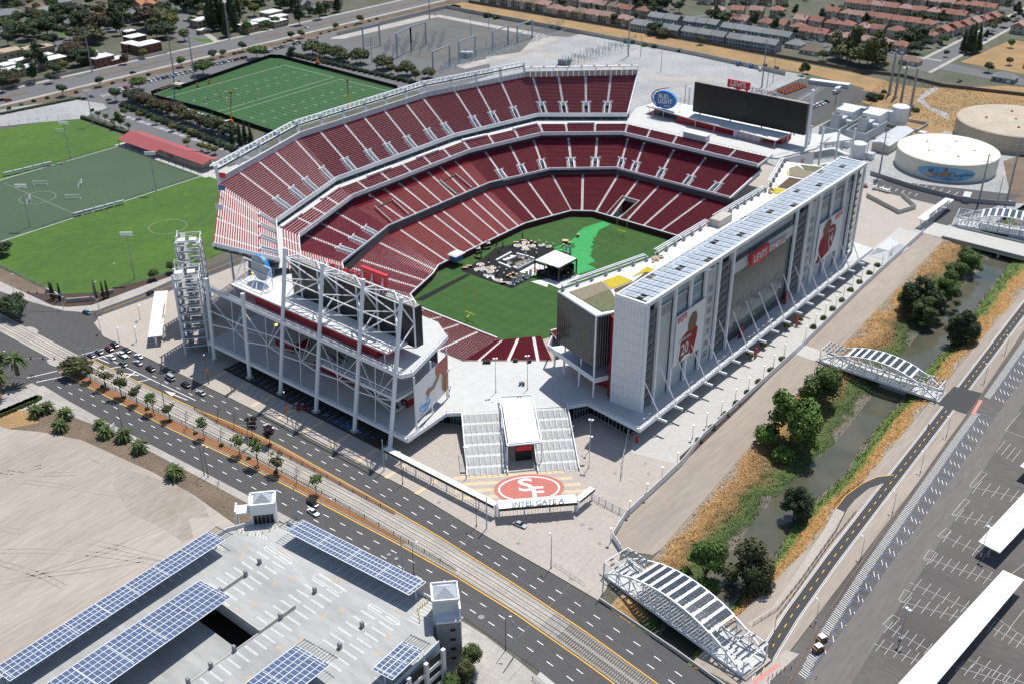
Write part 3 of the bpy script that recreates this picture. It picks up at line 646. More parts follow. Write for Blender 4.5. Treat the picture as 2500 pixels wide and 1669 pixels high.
for T_,zt in((LOW,16),(MID,27.5)):
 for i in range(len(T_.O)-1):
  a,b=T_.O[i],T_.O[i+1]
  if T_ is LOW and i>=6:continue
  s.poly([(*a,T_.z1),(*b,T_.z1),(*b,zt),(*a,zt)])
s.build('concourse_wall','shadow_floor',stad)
s=MB()
for i in range(len(CLB.O)-1):
 a,b=CLB.O[i],CLB.O[i+1];c,d=(UPP.I[min(i+1,5)],UPP.I[min(i,5)])if i<5 else((44,127),(-46.4,126))
 a2,b2=vl(a,(-60,0),-.0),b
 s.poly([(*a,31.05),(*b,31.05),(b[0]*1.12,b[1]*1.12,31.05),(a[0]*1.12,a[1]*1.12,31.05)])
s.build('concourse_floor','deck_concrete',stad)
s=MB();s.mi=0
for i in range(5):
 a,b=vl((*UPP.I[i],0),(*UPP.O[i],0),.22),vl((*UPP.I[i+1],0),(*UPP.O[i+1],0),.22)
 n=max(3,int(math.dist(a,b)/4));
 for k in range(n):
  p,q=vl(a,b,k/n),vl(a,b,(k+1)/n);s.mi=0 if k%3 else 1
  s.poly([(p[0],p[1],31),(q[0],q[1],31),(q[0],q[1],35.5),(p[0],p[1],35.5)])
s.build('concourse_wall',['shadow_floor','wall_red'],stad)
for i in range(5):
 a,b=UPP.I[i],UPP.I[i+1];n=max(3,int(math.dist(a,b)/9))
 for k in range(n):
  p=vl(a,b,(k+.5)/n);c=vl(p,(-20,5),-.01);MB().tube((c[0],c[1],31),(c[0],c[1],32.8),.28,n=8).build('column',WS,stad)
for i in range(1,6):
 a,b=CLB.O[i],CLB.O[i+1];n=max(2,int(math.dist(a,b)/15))
 for k in range(n):
  if(k+i)%2==0 or i==5:continue
  p,q=vl(a,b,k/n+.01),vl(a,b,(k+1)/n-.01);d=Vector((q[0]-p[0],q[1]-p[1],0)).normalized();nn=Vector((-d.y,d.x,0));
  if nn.x*(p[0])+nn.y*(p[1])<0:nn=-nn
  MB().hexa([(p[0],p[1],31.1),(q[0],q[1],31.1),(q[0]+nn.x*1.6,q[1]+nn.y*1.6,31.1),(p[0]+nn.x*1.6,p[1]+nn.y*1.6,31.1),(p[0],p[1],32.1),(q[0],q[1],32.1),(q[0]+nn.x*1.6,q[1]+nn.y*1.6,32.1),(p[0]+nn.x*1.6,p[1]+nn.y*1.6,32.1)]).build('counter',WS,stad)
RIM=UPP.O
for i in range(5):
 a,b=RIM[i],RIM[i+1];n=max(3,int(round(math.dist(a,b)/2.9)))
 d=Vector((b[0]-a[0],b[1]-a[1],0)).normalized();nn=Vector((d.y,-d.x,0));
 if nn.x*a[0]+nn.y*a[1]<0:nn=-nn
 lo,hi=(48.6,52.0)if i<4 else(48.6,52.4)
 if i>=1:
  for k in range(n):
   p,q=vl(a,b,(k+.04)/n),vl(a,b,(k+.96)/n);s=MB()
   s.hexa([(p[0],p[1],lo),(q[0],q[1],lo),(q[0]+nn.x*.2,q[1]+nn.y*.2,lo),(p[0]+nn.x*.2,p[1]+nn.y*.2,lo),(p[0],p[1],hi),(q[0],q[1],hi),(q[0]+nn.x*.2,q[1]+nn.y*.2,hi),(p[0]+nn.x*.2,p[1]+nn.y*.2,hi)])
   s.build('rear_panel',PG if i<4 else 'paver_grey',upp)
  MB().beam((a[0]+nn.x*.1,a[1]+nn.y*.1,hi+.15),(b[0]+nn.x*.1,b[1]+nn.y*.1,hi+.15),.5,.3).build('rear_rail',WS,upp)
 if 1<=i<=3:
  tr=bpy.data.objects.new('light_truss',None);COL.objects.link(tr);tr.parent=stad
  A=Vector((a[0],a[1],55.5))+nn*1.2;B=Vector((b[0],b[1],55.5))+nn*1.2
  s=MB();s.beam(A,B,.5);s.beam(A+nn*2.6+Vector((0,0,1.0)),B+nn*2.6+Vector((0,0,1.0)),.6);s.beam(A+nn*1.3+Vector((0,0,-1.6)),B+nn*1.3+Vector((0,0,-1.6)),.4)
  nb=int((B-A).length/3)
  for k in range(nb):
   p,q=A.lerp(B,k/nb),A.lerp(B,(k+.5)/nb);s.beam(p,q+nn*2.6+Vector((0,0,1.0)),.2);s.beam(q+nn*2.6+Vector((0,0,1)),A.lerp(B,(k+1)/nb),.2);s.beam(p,q+nn*1.3+Vector((0,0,-1.6)),.18)
  s.build('truss_frame',WS,tr)
  s=MB();
  for k in range(int((B-A).length/1.25)):
   p=A.lerp(B,(k+.5)/int((B-A).length/1.25));s.box((p.x-nn.x*.35,p.y-nn.y*.35,p.z-.15),(.75,.75,.6))
  o=s.build('floodlight_row','glass_teal',tr);o['kind']='stuff'
  npost=max(2,int((B-A).length/13))
  for k in range(npost+1):
   p=A.lerp(B,k/npost);MB().beam((p.x-nn.x*.9,p.y-nn.y*.9,48),(p.x,p.y,57.2),.9,1.1).build('mast',WS,tr)
 if i==4:
  s=MB();A=Vector((a[0],a[1],54.6));B=Vector((b[0],b[1],54.6));s.beam(A,B,1.2,.5)
  for k in range(9):
   p=A.lerp(B,k/8);s.beam((p.x,p.y,51.8),(p.x,p.y,54.6),.35)
  s.build('light_beam',WS,upp)
  for k in range(9):
   p=A.lerp(B,(k+.5)/9);MB().box((p.x,p.y,55.1),(.8,.8,.6)).build('floodlight','grey_steel',upp)
MB().beam((-46.4,126,34.4),(-54.7,146.7,50),.7,1.2).build('end_beam',WS,upp)
MB().beam((-46.2,-112,34.2),(-48,-138.8,49.2),.9,1.4).build('end_beam',WS,upp)
MB().beam((37.8,113.5,27.4),(41,122,31.8),.7,1.2).build('end_beam',WS,clb)
MB().beam((34.2,95.4,15.4),(38.4,117.4,24.6),.7,1.3).build('end_beam',WS,mid)
for i in range(1,4):
 a,b=UPP.O[i],UPP.O[i+1];n=max(3,int(math.dist(a,b)/15))
 for k in range(n+1):
  p=vl(a,b,k/n);MB().tube((p[0],p[1],0),(p[0],p[1],48),.5,n=8).build('column',WS,stad)
# ================================================================== north lower bowl, podium deck, scoreboards, suite tower
NBL=Tier('north',[(-31.5,-57.9),(-21,-64.1),(22,-64.1)],[(-48,-80),(-30,-90),(28,-90)],2.6,6.6,24)
NWB=Tier('northwest',[(22.5,-65.5),(34,-51.5)],[(28.2,-89.6),(53.1,-69.4)],2.6,6.6,24)
WBL=Tier('west',[(34.8,-46),(41.6,-30),(41.6,33)],[(55,-64),(66,-34),(66,40)],2.6,10.5,24)
nb=bpy.data.objects.new('north_bowl',None);COL.objects.link(nb);nb.parent=stad
run_tier(NBL,nb,[[.5],[.1,.32,.55,.78]]);run_tier(NWB,nb,[[.16,.5,.84]]);run_tier(WBL,nb,[[.5],even(5)])
for T_ in(NBL,WBL):
 fascia(T_,'field_wall',nb,h0=-2.5,h1=.25,m='dark_red');fascia(T_,'wall_cap',nb,h0=.26,h1=.7,th=.5)
s=MB();s.hexa([(23.5,-66.5,.16),(26,-67.5,.16),(28.6,-64.5,.16),(26.6,-63,.16),(23.5,-66.5,2.9),(26,-67.5,2.9),(28.6,-64.5,2.9),(26.6,-63,2.9)])
s.hexa([(32.5,-61,.16),(35,-58,.16),(33.6,-56.4,.16),(31.3,-59.4,.16),(32.5,-61,2.9),(35,-58,2.9),(33.6,-56.4,2.9),(31.3,-59.4,2.9)]);s.build('tunnel_wall',WS,nb)
DK=6.5
A=[(-58,-141),(47.6,-140.2)];a1=T(5,720,1275,DK);a2=T(5,828,1268,DK);b2=T(5,1560,1222,DK);b1=T(5,1690,1203,DK)
SL=Vector((50.8,-116.8));SR=Vector((76.1,-90.9))
deck=[(-58,-141),(47.8,-140.3),(a1.x,a1.y),(SL.x,SL.y),(SR.x,SR.y),(b1.x,b1.y),(103.6,-87.2),(104.2,103),(86,106),(70,112),(52,98),(66.2,40),(66.2,-34),(55.2,-64.2),(53.3,-69.2),(28.3,-89.8),(28,-90.2),(-30,-90.2),(-48.3,-80.2),(-62,-110)]
s=MB().prism(deck,DK-.9,DK);o=s.build('podium_deck','deck_concrete',stad)
s=MB()
e=deck[:8]
for p,q in zip(e[:-1],e[1:]):
 if p==(SL.x,SL.y):continue
 d=Vector((q[0]-p[0],q[1]-p[1],0));n=int(d.length/1.9)
 for k in range(n+1):
  c=vl(p,q,k/n);s.box((c[0],c[1],DK+.55),(.12,.12,1.1))
 s.beam((*p,DK+1.1),(*q,DK+1.1),.14,.12)
s.build('railing',WS,stad)
s=MB()
for p,q in zip(e[:-1],e[1:]):
 if p==(SL.x,SL.y):continue
 s.beam((*p,DK-.35),(*q,DK-.35),.5,1.3)
s.build('deck_edge',WS,stad)
def storefront(p,q,z0,z1,n,par,m='glass_dark',name='shopfront',mull='grey_steel'):
 p,q=Vector((*p,0)),Vector((*q,0));d=(q-p).normalized();nn=Vector((d.y,-d.x,0))
 MB().poly([(p.x,p.y,z0),(q.x,q.y,z0),(q.x,q.y,z1),(p.x,p.y,z1)]).build(name,m,par)
 s=MB()
 for k in range(n+1):
  c=p.lerp(q,k/n);s.beam((c.x,c.y,z0),(c.x,c.y,z1),.16,.2)
 for z in(z0+.1,(z0+z1)/2,z1-.1):s.beam((p.x,p.y,z),(q.x,q.y,z),.14,.14)
 s.build('mullion',mull,par)
storefront((a1.x-2,a1.y+3.2),(SL.x+2,SL.y+2.5),.1,5.7,9,stad);storefront((a1.x-12,a1.y-6.0),(a1.x-2,a1.y+3.2),.1,5.7,7,stad)
storefront((SR.x+1,SR.y+3.0),(b1.x-1,b1.y+3.5),.1,5.7,6,stad);storefront((b1.x-1,b1.y+3.5),(97,-84),.1,5.7,10,stad);storefront((97.5,-84),(97.5,96),.1,5.7,60,stad)
MB().poly([(-56,-119,0),(38,-119,0),(38,-119,5.7),(-56,-119,5.7)]).poly([(38,-119,0),(a1.x-12,a1.y-6,0),(a1.x-12,a1.y-6,5.7),(38,-119,5.7)]).poly([(-56,-119,0),(-56,-119,5.7),(-58,-60,5.7),(-58,-60,0)]).build('podium_wall','block_grey',stad)
for k in range(17):
 y=-76+k*11.3*.9;
 if y>100:break
 MB().hexa([(99,y-.3,4.6),(107.3,y-.3,5.2),(107.3,y+.3,5.2),(99,y+.3,4.6),(99,y-.3,5.6),(107.3,y-.3,5.9),(107.3,y+.3,5.9),(99,y+.3,5.6)]).build('outrigger',WS,stad)
 if y<92:MB().tube((104.9,y,6.0),(98.3,y-3.0,21.5),.2,n=6).build('tie_rod',WS,stad)
PZ=28.2
CX=[(-54.2,34,0),(-33,34.5,0),(-15.5,54.5,1),(3.7,54.3,1),(23.3,54.4,1),(40.4,53.2,1)]
for x,h,t in CX:
 yb=-141.6;yt=-132.2 if t else-139.8
 MB().tube((x,yb,0),(x,yt,h),.78,.72,n=10).build('column',WS,stad);MB().box((x,yb,.5),(2.2,2.2,1.0)).build('footing','concrete',stad)
def ycol(z,t=1):return-141.6+(9.4*z/54.4 if t else 1.8*z/34)
patio=[(-57,-137.2),(43.4,-137.2),(45.0,-134),(37.4,-108.5),(28,-103),(-40,-103),(-46,-111),(-47.5,-137)]
MB().prism(patio,PZ-.8,PZ).build('patio_deck','deck_concrete',stad)
s=MB()
for p,q in zip(patio[:3],patio[1:4]):
 n=max(1,int(math.dist(p,q)/2))
 for k in range(n+1):
  c=vl(p,q,k/n);s.box((c[0],c[1],PZ+.6),(.1,.1,1.2))
 s.beam((*p,PZ+1.2),(*q,PZ+1.2),.12);s.beam((*p,PZ+.6),(*q,PZ+.6),.06)
 s.beam((*p,PZ-.55),(*q,PZ-.55),.6,1.5)
s.build('railing',WS,stad)
MB().prism([(2,-137.5),(41,-137.5),(41,-112),(2,-112)],17.6,18.3).build('balcony_deck','deck_concrete',stad)
s=MB();s.beam((2,-137.6,17.9),(41,-137.6,17.9),.5,1.0);s.beam((2,-137.6,19.4),(41,-137.6,19.4),.1)
for k in range(20):s.box((2+k*2,-137.6,18.8),(.1,.1,1.2))
s.beam((41,-137.6,17.9),(41,-112,17.9),.5,1.0);s.beam((41,-137.6,19.4),(41,-112,19.4),.1);s.build('railing',WS,stad)
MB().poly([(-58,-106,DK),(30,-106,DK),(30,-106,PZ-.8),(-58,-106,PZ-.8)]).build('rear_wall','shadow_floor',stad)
for i,((x0,h0,t0),(x1,h1,t1))in enumerate(zip(CX[:-1],CX[1:])):
 s=MB();xm=(x0+x1)/2;yi=-127
 s.beam((xm,-139.4,DK),(xm,-137.6,PZ-.9),.2)
 s.beam((x0,ycol(PZ,t0),PZ-1),(xm,-138,15.5),.24);s.beam((x1,ycol(PZ,t1),PZ-1),(xm,-138,15.5),.24)
 s.beam((x0,ycol(15,t0),15.2),(xm,-138,15.5),.35);s.beam((x1,ycol(15,t1),15.2),(xm,-138,15.5),.35)
 s.beam((xm,-138,15.5),(xm+1,-124,DK+.3),.5);s.beam((xm,-138,15.5),(xm-6,-124,PZ-1.2),.22)
 s.beam((x0,ycol(21,t0),21),(x1,ycol(21,t1),21.2),.3)
 s.build('bracing',WS,stad)
for x0,x1,y0,y1 in((-36,-26,-126,-118),(-12,9,-128,-120),(14,24,-124,-116),(29,34,-126,-120)):
 MB().bb(x0,x1,y0,y1,DK+.02,DK+3.2).build('kiosk_wall','wall_red',stad);MB().bb(x0-.4,x1+.4,y0-.4,y1+.4,DK+3.2,DK+3.6).build('kiosk_roof','concrete',stad)
s=MB();s.hexa([(4,-133,18.0),(4,-128,18.0),(34,-128,DK+.5),(34,-133,DK+.5),(4,-133,19.3),(4,-128,19.3),(34,-128,DK+1.8),(34,-133,DK+1.8)]);s.build('escalator_shell',PG,stad)
s=MB()
for yy in(-133.1,-130.6,-127.9):s.beam((4,yy,19.9),(34.5,yy,DK+2.3),.25,1.1)
s.build('escalator_balustrade','dark_steel',stad)
s=MB();s.hexa([(6,-127.4,17.6),(6,-123,17.6),(33,-123,DK+.2),(33,-127.4,DK+.2),(6,-127.4,18),(6,-123,18),(33,-123,DK+.6),(33,-127.4,DK+.6)]).build('stair_flight',PW,stad)
for(x,y,z)in((-26,-132,21),(-26,-130,13),(1,-126,13.4),(12,-126,13.4),(21,-126,13.4),(-50,-122,31)):
 MB().box((x,y,z),(.7,.7,.7)).build('lamp','light_warm',stad)
MB().bb(-33.5,29.6,-134.4,-124,PZ+.02,PZ+3.9).build('bar_wall','wall_red',stad)
MB().bb(-46,35.6,-135.4,-123,PZ+3.9,PZ+4.5).build('bar_roof','white_roof',stad)
MB().bb(-46.1,35.7,-135.5,-122.9,PZ+3.7,PZ+3.9).build('roof_trim','sign_red',stad)
for x in(-45,-39,33.5):
 MB().tube((x,-134.6,PZ),(x,-134.6,PZ+3.7),.2,n=6).build('post',WS,stad)
MB().bb(-52,-46.5,-121,-117,PZ+.02,PZ+3).build('kiosk_wall','wall_red',stad);MB().bb(-52.5,-46.3,-121.6,-116.6,PZ+3,PZ+3.3).build('kiosk_roof','white_roof',stad)
def board(name,x0,x1,yf,yb,z0,z1,label,face):
 t=thing(name,label,'scoreboard',((x0+x1)/2,(yf+yb)/2,z0))
 MB().bb(x0,x1,min(yf,yb),max(yf,yb),z0,z1).build('casing','led_black',t)
 MB().bb(x0+.2,x1-.2,min(yf,yb)+.4,max(yf,yb)-.4,z1,z1+.25).build('catwalk','gravel_grey',t)
 s=MB();n=30
 for k in range(n+1):s.box((x0+(x1-x0)*k/n,yb,z1+.8),(.08,.08,1.2))
 s.beam((x0,yb,z1+1.4),(x1,yb,z1+1.4),.09);s.build('railing','grey_steel',t)
 for k in range(6):
  a=x0+(x1-x0)*k/6+.15;b=x0+(x1-x0)*(k+1)/6-.15;f=yb if face=='back' else yf
  y0_,y1_=(f-.06,f)if(f<(yf+yb)/2)else(f,f+.06)
  MB().bb(a,b,y0_,y1_,z0+.3,z1-.3).build('panel','led_black',t)
 return t
sbn=board('scoreboard',-21.5,39.7,-122.6,-126,31.9,46.4,'long black scoreboard on raking white columns, seen from its back above the red bar','back')
sbs=board('scoreboard',-17.8,46,144.4,147.8,36.8,52.4,'long black video scoreboard topped by a red batwing sign at the far end','front')
s=MB()
ch=[(x,-132.2+.0,h)for x,h,t in CX if t]
for(xa,ya,za),(xb,yb_,zb)in zip(ch[:-1],ch[1:]):
 xm=(xa+xb)/2
 for z,yq in((51.2,-133.0),(43.5,-134.2),(36,-135.3)):
  s.beam((xa,yq,z),(xb,yq,z),.32)
  s.beam((xa,yq,z),(xm,-127,z-.3),.26);s.beam((xb,yq,z),(xm,-127,z-.3),.26)
 s.beam((xa,-127,50.2),(xb,-127,50.2),.42);s.beam((xm,-127,32.7),(xm,-127,50.2),.42);s.beam((xm,-127,42.5),(xa,-134.0,36.0),.34);s.beam((xm,-127,42.5),(xb,-134.0,36.0),.34)
 s.beam((xa,-133,51),(xm,-127,42.5),.34);s.beam((xb,-133,51),(xm,-127,42.5),.34)
for xa,ya,za in ch:s.beam((xa,-127,32.7),(xa,-127,50.2),.42);s.beam((xa,-127,50.2),(xa,-133,51.2),.4);s.beam((xa,-127,41.5),(xa,-133,51),.34);s.beam((xa,-127,41.5),(xa,-134.6,36),.34);s.beam((xa,-127,32.7),(xa,-134.6,36),.34)
s.build('support_frame',WS,sbn)
lv=thing('batwing_sign','red batwing board seen edge-on on top of the black north scoreboard','sign',(19,-124,46.4))
MB().hexa([(13.8,-124.2,47),(24.6,-124.2,47),(24.6,-123,47),(13.8,-123,47),(13.2,-124.2,53.2),(25.6,-124.2,53.2),(25.6,-123,53.2),(13.2,-123,53.2)]).build('board','sign_red',lv)
s=MB();
for x in(14.5,19,24):s.beam((x,-124.4,46.4),(x,-124.4,52),.3);s.beam((x,-127,46.6),(x,-124.4,51),.25)
s.build('support_frame',WS,lv)
sl=thing('letter_sign','row of small red letters seen from behind on the north scoreboard','sign',(4,-123.4,46.4))
for k,ch_ in enumerate('STADIUM'):put_text(ch_,2.6,'sign_red',sl,(11.5-k*2.3,-123.4,48.6),(-1,0,0),(0,0,1),.25,.06,name='letter')
s=MB();s.beam((-4,-123.6,47.2),(12.6,-123.6,47.2),.2);s.build('rail',WS,sl)
def disc_sign(name,label,c,R_,ny,front,asp=1.0):
 t=thing(name,label,'sign',c);n=28
 s=MB();s.mi=0
 ring=[(c[0]+R_*math.cos(2*math.pi*k/n),c[2]+R_*asp*math.sin(2*math.pi*k/n))for k in range(n)]
 y0,y1=c[1]-.7,c[1]+.7
 for k in range(n):
  a,b=ring[k],ring[(k+1)%n];s.poly([(a[0],y0,a[1]),(b[0],y0,b[1]),(b[0],y1,b[1]),(a[0],y1,a[1])])
 s.build('rim','blue_rim',t)
 MB().poly([(x,y0+.05,z)for x,z in ring]).build('back_panel' if ny>0 else 'face',PG if ny>0 else front,t)
 MB().poly([(x,y1-.05,z)for x,z in reversed(ring)]).build('face' if ny>0 else 'back_panel',front if ny>0 else PG,t)
 return t
ds=disc_sign('round_sign','blue-rimmed round sign seen from its grey back on a white frame above the patio roof',(-37.5,-127.2,38.8),5.0,1,'blue_sign')
s=MB()
for z in np.linspace(-4,4,7):
 w_=math.sqrt(max(0,25-z*z));s.beam((-37.5-w_,-128,38.8+z),(-37.5+w_,-128,38.8+z),.12)
s.build('back_rib','grey_steel',ds)
s=MB()
for x in(-45.5,-30):
 s.beam((x,-128.4,PZ+4.5),(x,-128.4,41),.3)
 s.beam((x,-128.4,41),(x,-134,PZ+4.6),.28);s.beam((x,-128.4,36.5),(x,-134,PZ+4.6),.22)
s.beam((-45.5,-128.4,41),(-30,-128.4,41),.3);s.beam((-45.5,-128.4,37),(-30,-128.4,37),.3);s.beam((-45.5,-134,PZ+4.7),(-30,-134,PZ+4.7),.25)
for x in(-42,-36,-33):s.beam((x,-134,PZ+4.7),(-37.5,-128.4,37.5),.25)
s.build('frame',WS,ds)
def vplane(px,py,P0,d):
 """pixel ray cut by the vertical plane through P0 along d"""
 r=_r2*((px-1250)/F_PX)+_u2*(-(py-834.5)/F_PX)+_f;n=Vector((d[1],-d[0],0));t=(Vector((P0[0],P0[1],0))-CAM).dot(n)/r.dot(n);return CAM+r*t
def banner(name,label,p,q,z0,z1,par=None):
 """flat cloth between plan points p,q"""
 t=thing(name,label,'banner',((p[0]+q[0])/2,(p[1]+q[1])/2,z0));return t
def quadpanel(p,q,u0,u1,z0,z1,off,m,name,par,th=.04):
 a=Vector((*vl(p,q,u0),0));b=Vector((*vl(p,q,u1),0));d=(b-a).normalized();n=Vector((d.y,-d.x,0))*off;n2=Vector((d.y,-d.x,0))*(off-th)
 return MB().hexa([(a.x+n2.x,a.y+n2.y,z0),(b.x+n2.x,b.y+n2.y,z0),(b.x+n.x,b.y+n.y,z0),(a.x+n.x,a.y+n.y,z0),(a.x+n2.x,a.y+n2.y,z1),(b.x+n2.x,b.y+n2.y,z1),(b.x+n.x,b.y+n.y,z1),(a.x+n.x,a.y+n.y,z1)]).build(name,m,par)
def shape(p,q,pts,off,m,name,par):
 """flat print: outline in (u across 0-1, z metres)"""
 a=Vector((*p,0));b=Vector((*q,0));d=(b-a).normalized();n=Vector((d.y,-d.x,0))*off
 return MB().poly([(lerp(a.x,b.x,u)+n.x,lerp(a.y,b.y,u)+n.y,z)for u,z in pts]).build(name,m,par)
bp,bq=(46.6,-135.0),(40.6,-112.5)
bt=banner('advert_banner','white banner with a reaching arm and a blue oval logo',bp,bq,10,24)
quadpanel(bp,bq,0,1,10.2,24.2,.3,PW,'cloth',bt)
shape(bp,bq,[(.62,24.1),(.99,24.1),(.99,15),(.93,12.5),(.84,14),(.80,18.5),(.74,20),(.66,19.5),(.60,21.5)],.36,'logo_red','figure',bt)
shape(bp,bq,[(.68,21.2),(.62,19.3),(.50,17.8),(.40,18.6),(.33,18.1),(.30,17.0),(.36,16.6),(.33,15.5),(.38,15.2),(.44,16.4),(.55,16.3),(.68,18),(.74,19.6)],.39,'skin','arm',bt)
shape(bp,bq,[(.80,18.8),(.99,15.4),(.97,11.0),(.86,10.6),(.78,13)],.40,'mural_ochre','leg',bt)
shape(bp,bq,[(.86,17.6),(.89,17.2),(.90,11.2),(.87,11.0)],.43,'cloth_red','stripe',bt)
put_text('intel',1.9,'blue_rim',bt,(lerp(46.6,40.6,.26)+.45,lerp(-135,-112.5,.26),13.7),(bq[0]-bp[0],bq[1]-bp[1],0),(0,0,1),.02,.02)
s=MB();a_=Vector((lerp(46.6,40.6,.26)+.42,lerp(-135,-112.5,.26)+.1,13.7));d_=Vector((bq[0]-bp[0],bq[1]-bp[1],0)).normalized()
for k in range(18):
 if k in(4,5):continue
 f=lambda t:a_+d_*(3.3*math.cos(t))+Vector((0,0,1.75*math.sin(t)))
 s.beam(f(2*math.pi*k/18),f(2*math.pi*(k+1)/18),.22)
s.build('oval','blue_rim',bt)
put_text('LOOK INSIDE.',.8,'metal_roof',bt,(lerp(46.6,40.6,.24)+.45,lerp(-135,-112.5,.24),11.2),(bq[0]-bp[0],bq[1]-bp[1],0),(0,0,1),.02)
for u in(.02,.5,.98):
 c=vl(bp,bq,u);MB().beam((c[0],c[1],DK),(c[0],c[1],PZ-.8),.45).build('post',WS,bt)
SP=30.9
MB().prism([(-46.8,126),(-44,119.8),(40,119.8),(44,122),(52,146),(50,168),(-52,168),(-55,147)],SP-.7,SP).build('patio_deck','deck_concrete',stad)
s=MB()
for p,q in(((-44,119.9),(38,119.9)),((41,121),(51.5,146))):
 n=int(math.dist(p,q)/2.2)
 for k in range(n+1):
  c=vl(p,q,k/n);s.box((c[0],c[1],SP+.6),(.1,.1,1.2))
 s.beam((*p,SP+1.2),(*q,SP+1.2),.1)
s.build('railing',WS,stad)
MB().bb(-24,10,139.5,154,SP+.02,SP+3.7).build('bar_wall','wall_red',stad);MB().bb(11,26,137.6,154,SP+.02,SP+3.7).build('bar_wall',PW,stad);MB().bb(29,36,141,152,SP+.02,SP+3.7).build('bar_wall','wall_red',stad)
for x in(13,19):MB().bb(x,x+4.6,137.45,137.6,SP+.3,SP+3).build('roller_door',PG,stad)
for k in range(4):MB().bb(-40+k*3.8,-36.8+k*3.8,143.7,144,SP+.4,SP+3.2).build('window','glass_teal',stad)
MB().bb(-41,-24,144,145,SP+.02,SP+3.7).build('bar_wall','wall_red',stad)
MB().prism([(-45.5,143),(-12.5,137.5),(36.7,133.4),(37,149),(30,158),(-45.5,158)],SP+3.8,SP+4.3).build('patio_roof','white_roof',stad)
MB().prism([(-45.6,142.9),(-12.5,137.4),(36.8,133.3),(37.1,149),(30,158.1),(-45.6,158.1)],SP+3.65,SP+3.8).build('roof_trim','sign_red',stad)
for x,y in((-44,143.6),(-34,142),(-24,140.4),(-12,138.2),(0,137),(12,136),(24,135),(35.8,134.2),(36.2,147)):MB().tube((x,y,SP),(x,y,SP+3.7),.16,n=6).build('post',WS,stad)
MB().bb(-8,5,119.6,124,SP+.02,SP+3).build('press_box',PG,stad);MB().bb(-8.4,5.4,119.2,124.4,SP+3,SP+3.4).build('press_box_roof','white_roof',stad)
for k in range(4):
 x=-18+k*18;MB().beam((x+4,146,SP+4.3),(x+4,146,37),.6).build('post',WS,sbs)
MB().tube((47.2,145.6,0),(47.2,145.6,59.6),.8,n=10).build('column',WS,sbs)
for x in(-28,-34):MB().tube((x,168,0),(x,168,42),.6,n=8).build('column',WS,sbs)
lv=thing('batwing_sign','red batwing sign reading LEVI\'S on top of the far scoreboard','sign',(4,150.4,50))
MB().poly([(1.2,144.3,57.4),(1.8,144.3,53.2),(4.3,144.3,53.9),(7.4,144.3,52.7),(10.5,144.3,53.9),(13.0,144.3,52.6),(13.7,144.3,57.4)]).build('face','sign_red',lv)
MB().hexa([(1.2,144.32,53.7),(13.7,144.32,53.7),(13.7,145.4,53.7),(1.2,145.4,53.7),(1.2,144.32,57.35),(13.7,144.32,57.35),(13.7,145.4,57.35),(1.2,145.4,57.35)]).build('casing','sign_red',lv)
put_text("LEVI'S",3.6,'paint_white',lv,(7.4,144.15,55.6),(1,0,0),(0,0,1),.06,.08)
sl=thing('letter_sign','white letters reading STADIUM beside the red sign on the far scoreboard','sign',(21,144.8,52.4))
for k,c in enumerate('STADIUM'):
 put_text(c,3.3,PW,sl,(15.3+k*2.1,144.5,54.3),(1,0,0),(0,0,1),.1,.1,name='letter');put_text(c,3.3,'sign_red',sl,(15.3+k*2.1,144.8,54.3),(1,0,0),(0,0,1),.12,.1,name='letter_side')
s=MB();s.beam((14,145,53),(29.5,145,53),.2);s.build('rail',WS,sl)
bl=disc_sign('round_sign','blue oval beer patio sign reading BUD LIGHT on the far white roof',(-34,143,40.5),6.9,-1,'blue_sign',.7)
put_text('BUD',3.2,'paint_white',bl,(-34.6,142.2,42.3),(1,0,.1),(0,0,1),.04,.1);put_text('LIGHT',3.2,'paint_white',bl,(-33.6,142.2,39.7),(1,0,.1),(0,0,1),.04,.1);put_text('PATIO',1.4,'paint_white',bl,(-32,142.2,37.5),(1,0,.1),(0,0,1),.04,.02)
s=MB();s.beam((-42,144.5,SP+4.3),(-42,144.5,43),.3);s.beam((-25.5,144.5,SP+4.3),(-25.5,144.5,43),.3);s.beam((-42,144.5,43),(-25.5,144.5,43),.3);s.beam((-42,144.5,39),(-25.5,144.5,39),.25);s.beam((-42,150,SP+4.4),(-42,144.5,42),.25);s.beam((-25.5,150,SP+4.4),(-25.5,144.5,42),.25);s.build('frame',WS,bl)
s=MB()
for k in range(9):
 a=2.0+k*.26;s.beam((-34.4+7.5*math.cos(a),142.1,40.9+5.2*math.sin(a)),(-34.4+7.5*math.cos(a+.26),142.1,40.9+5.2*math.sin(a+.26)),.5)
s.beam((-37.5,142,45.8),(-31.5,142,47.6),.35);s.build('outline','dark_steel',bl)
fr=thing('open_stair_block','white open steel frame with concrete levels beside the far scoreboard','stair frame',(52,160,0))
s=MB()
for x,y,h in((50,158,38),(55,166,36),(60,174,36),(46,152,40)):s.beam((x,y,0),(x,y,h),.8)
for z in(14,22,30):s.beam((46,152,z),(60,174,z),.5,.8)
s.build('frame',WS,fr)
for z in(14,22,30):MB().prism([(46,152),(60,174),(48,180),(38,160)],z-.3,z).build('floor_slab','deck_concrete',fr)
wb=thing('advert_banner','white health-care banner with a small red flower logo beside the far patio','banner',(48,138,18))
p_,q_=(44.3,124),(51.5,146)
quadpanel(p_,q_,0,1,20,29.6,.5,PW,'cloth',wb);shape(p_,q_,[(.02,29),(.22,28.8),(.25,24),(.12,20.3),(.02,20.3)],.56,'logo_red','figure',wb)
put_text('✻',4,'sign_red',wb,(lerp(44.3,51.5,.66)+.6,lerp(124,146,.66),26),(.31,.95,0),(0,0,1),.02,.03)
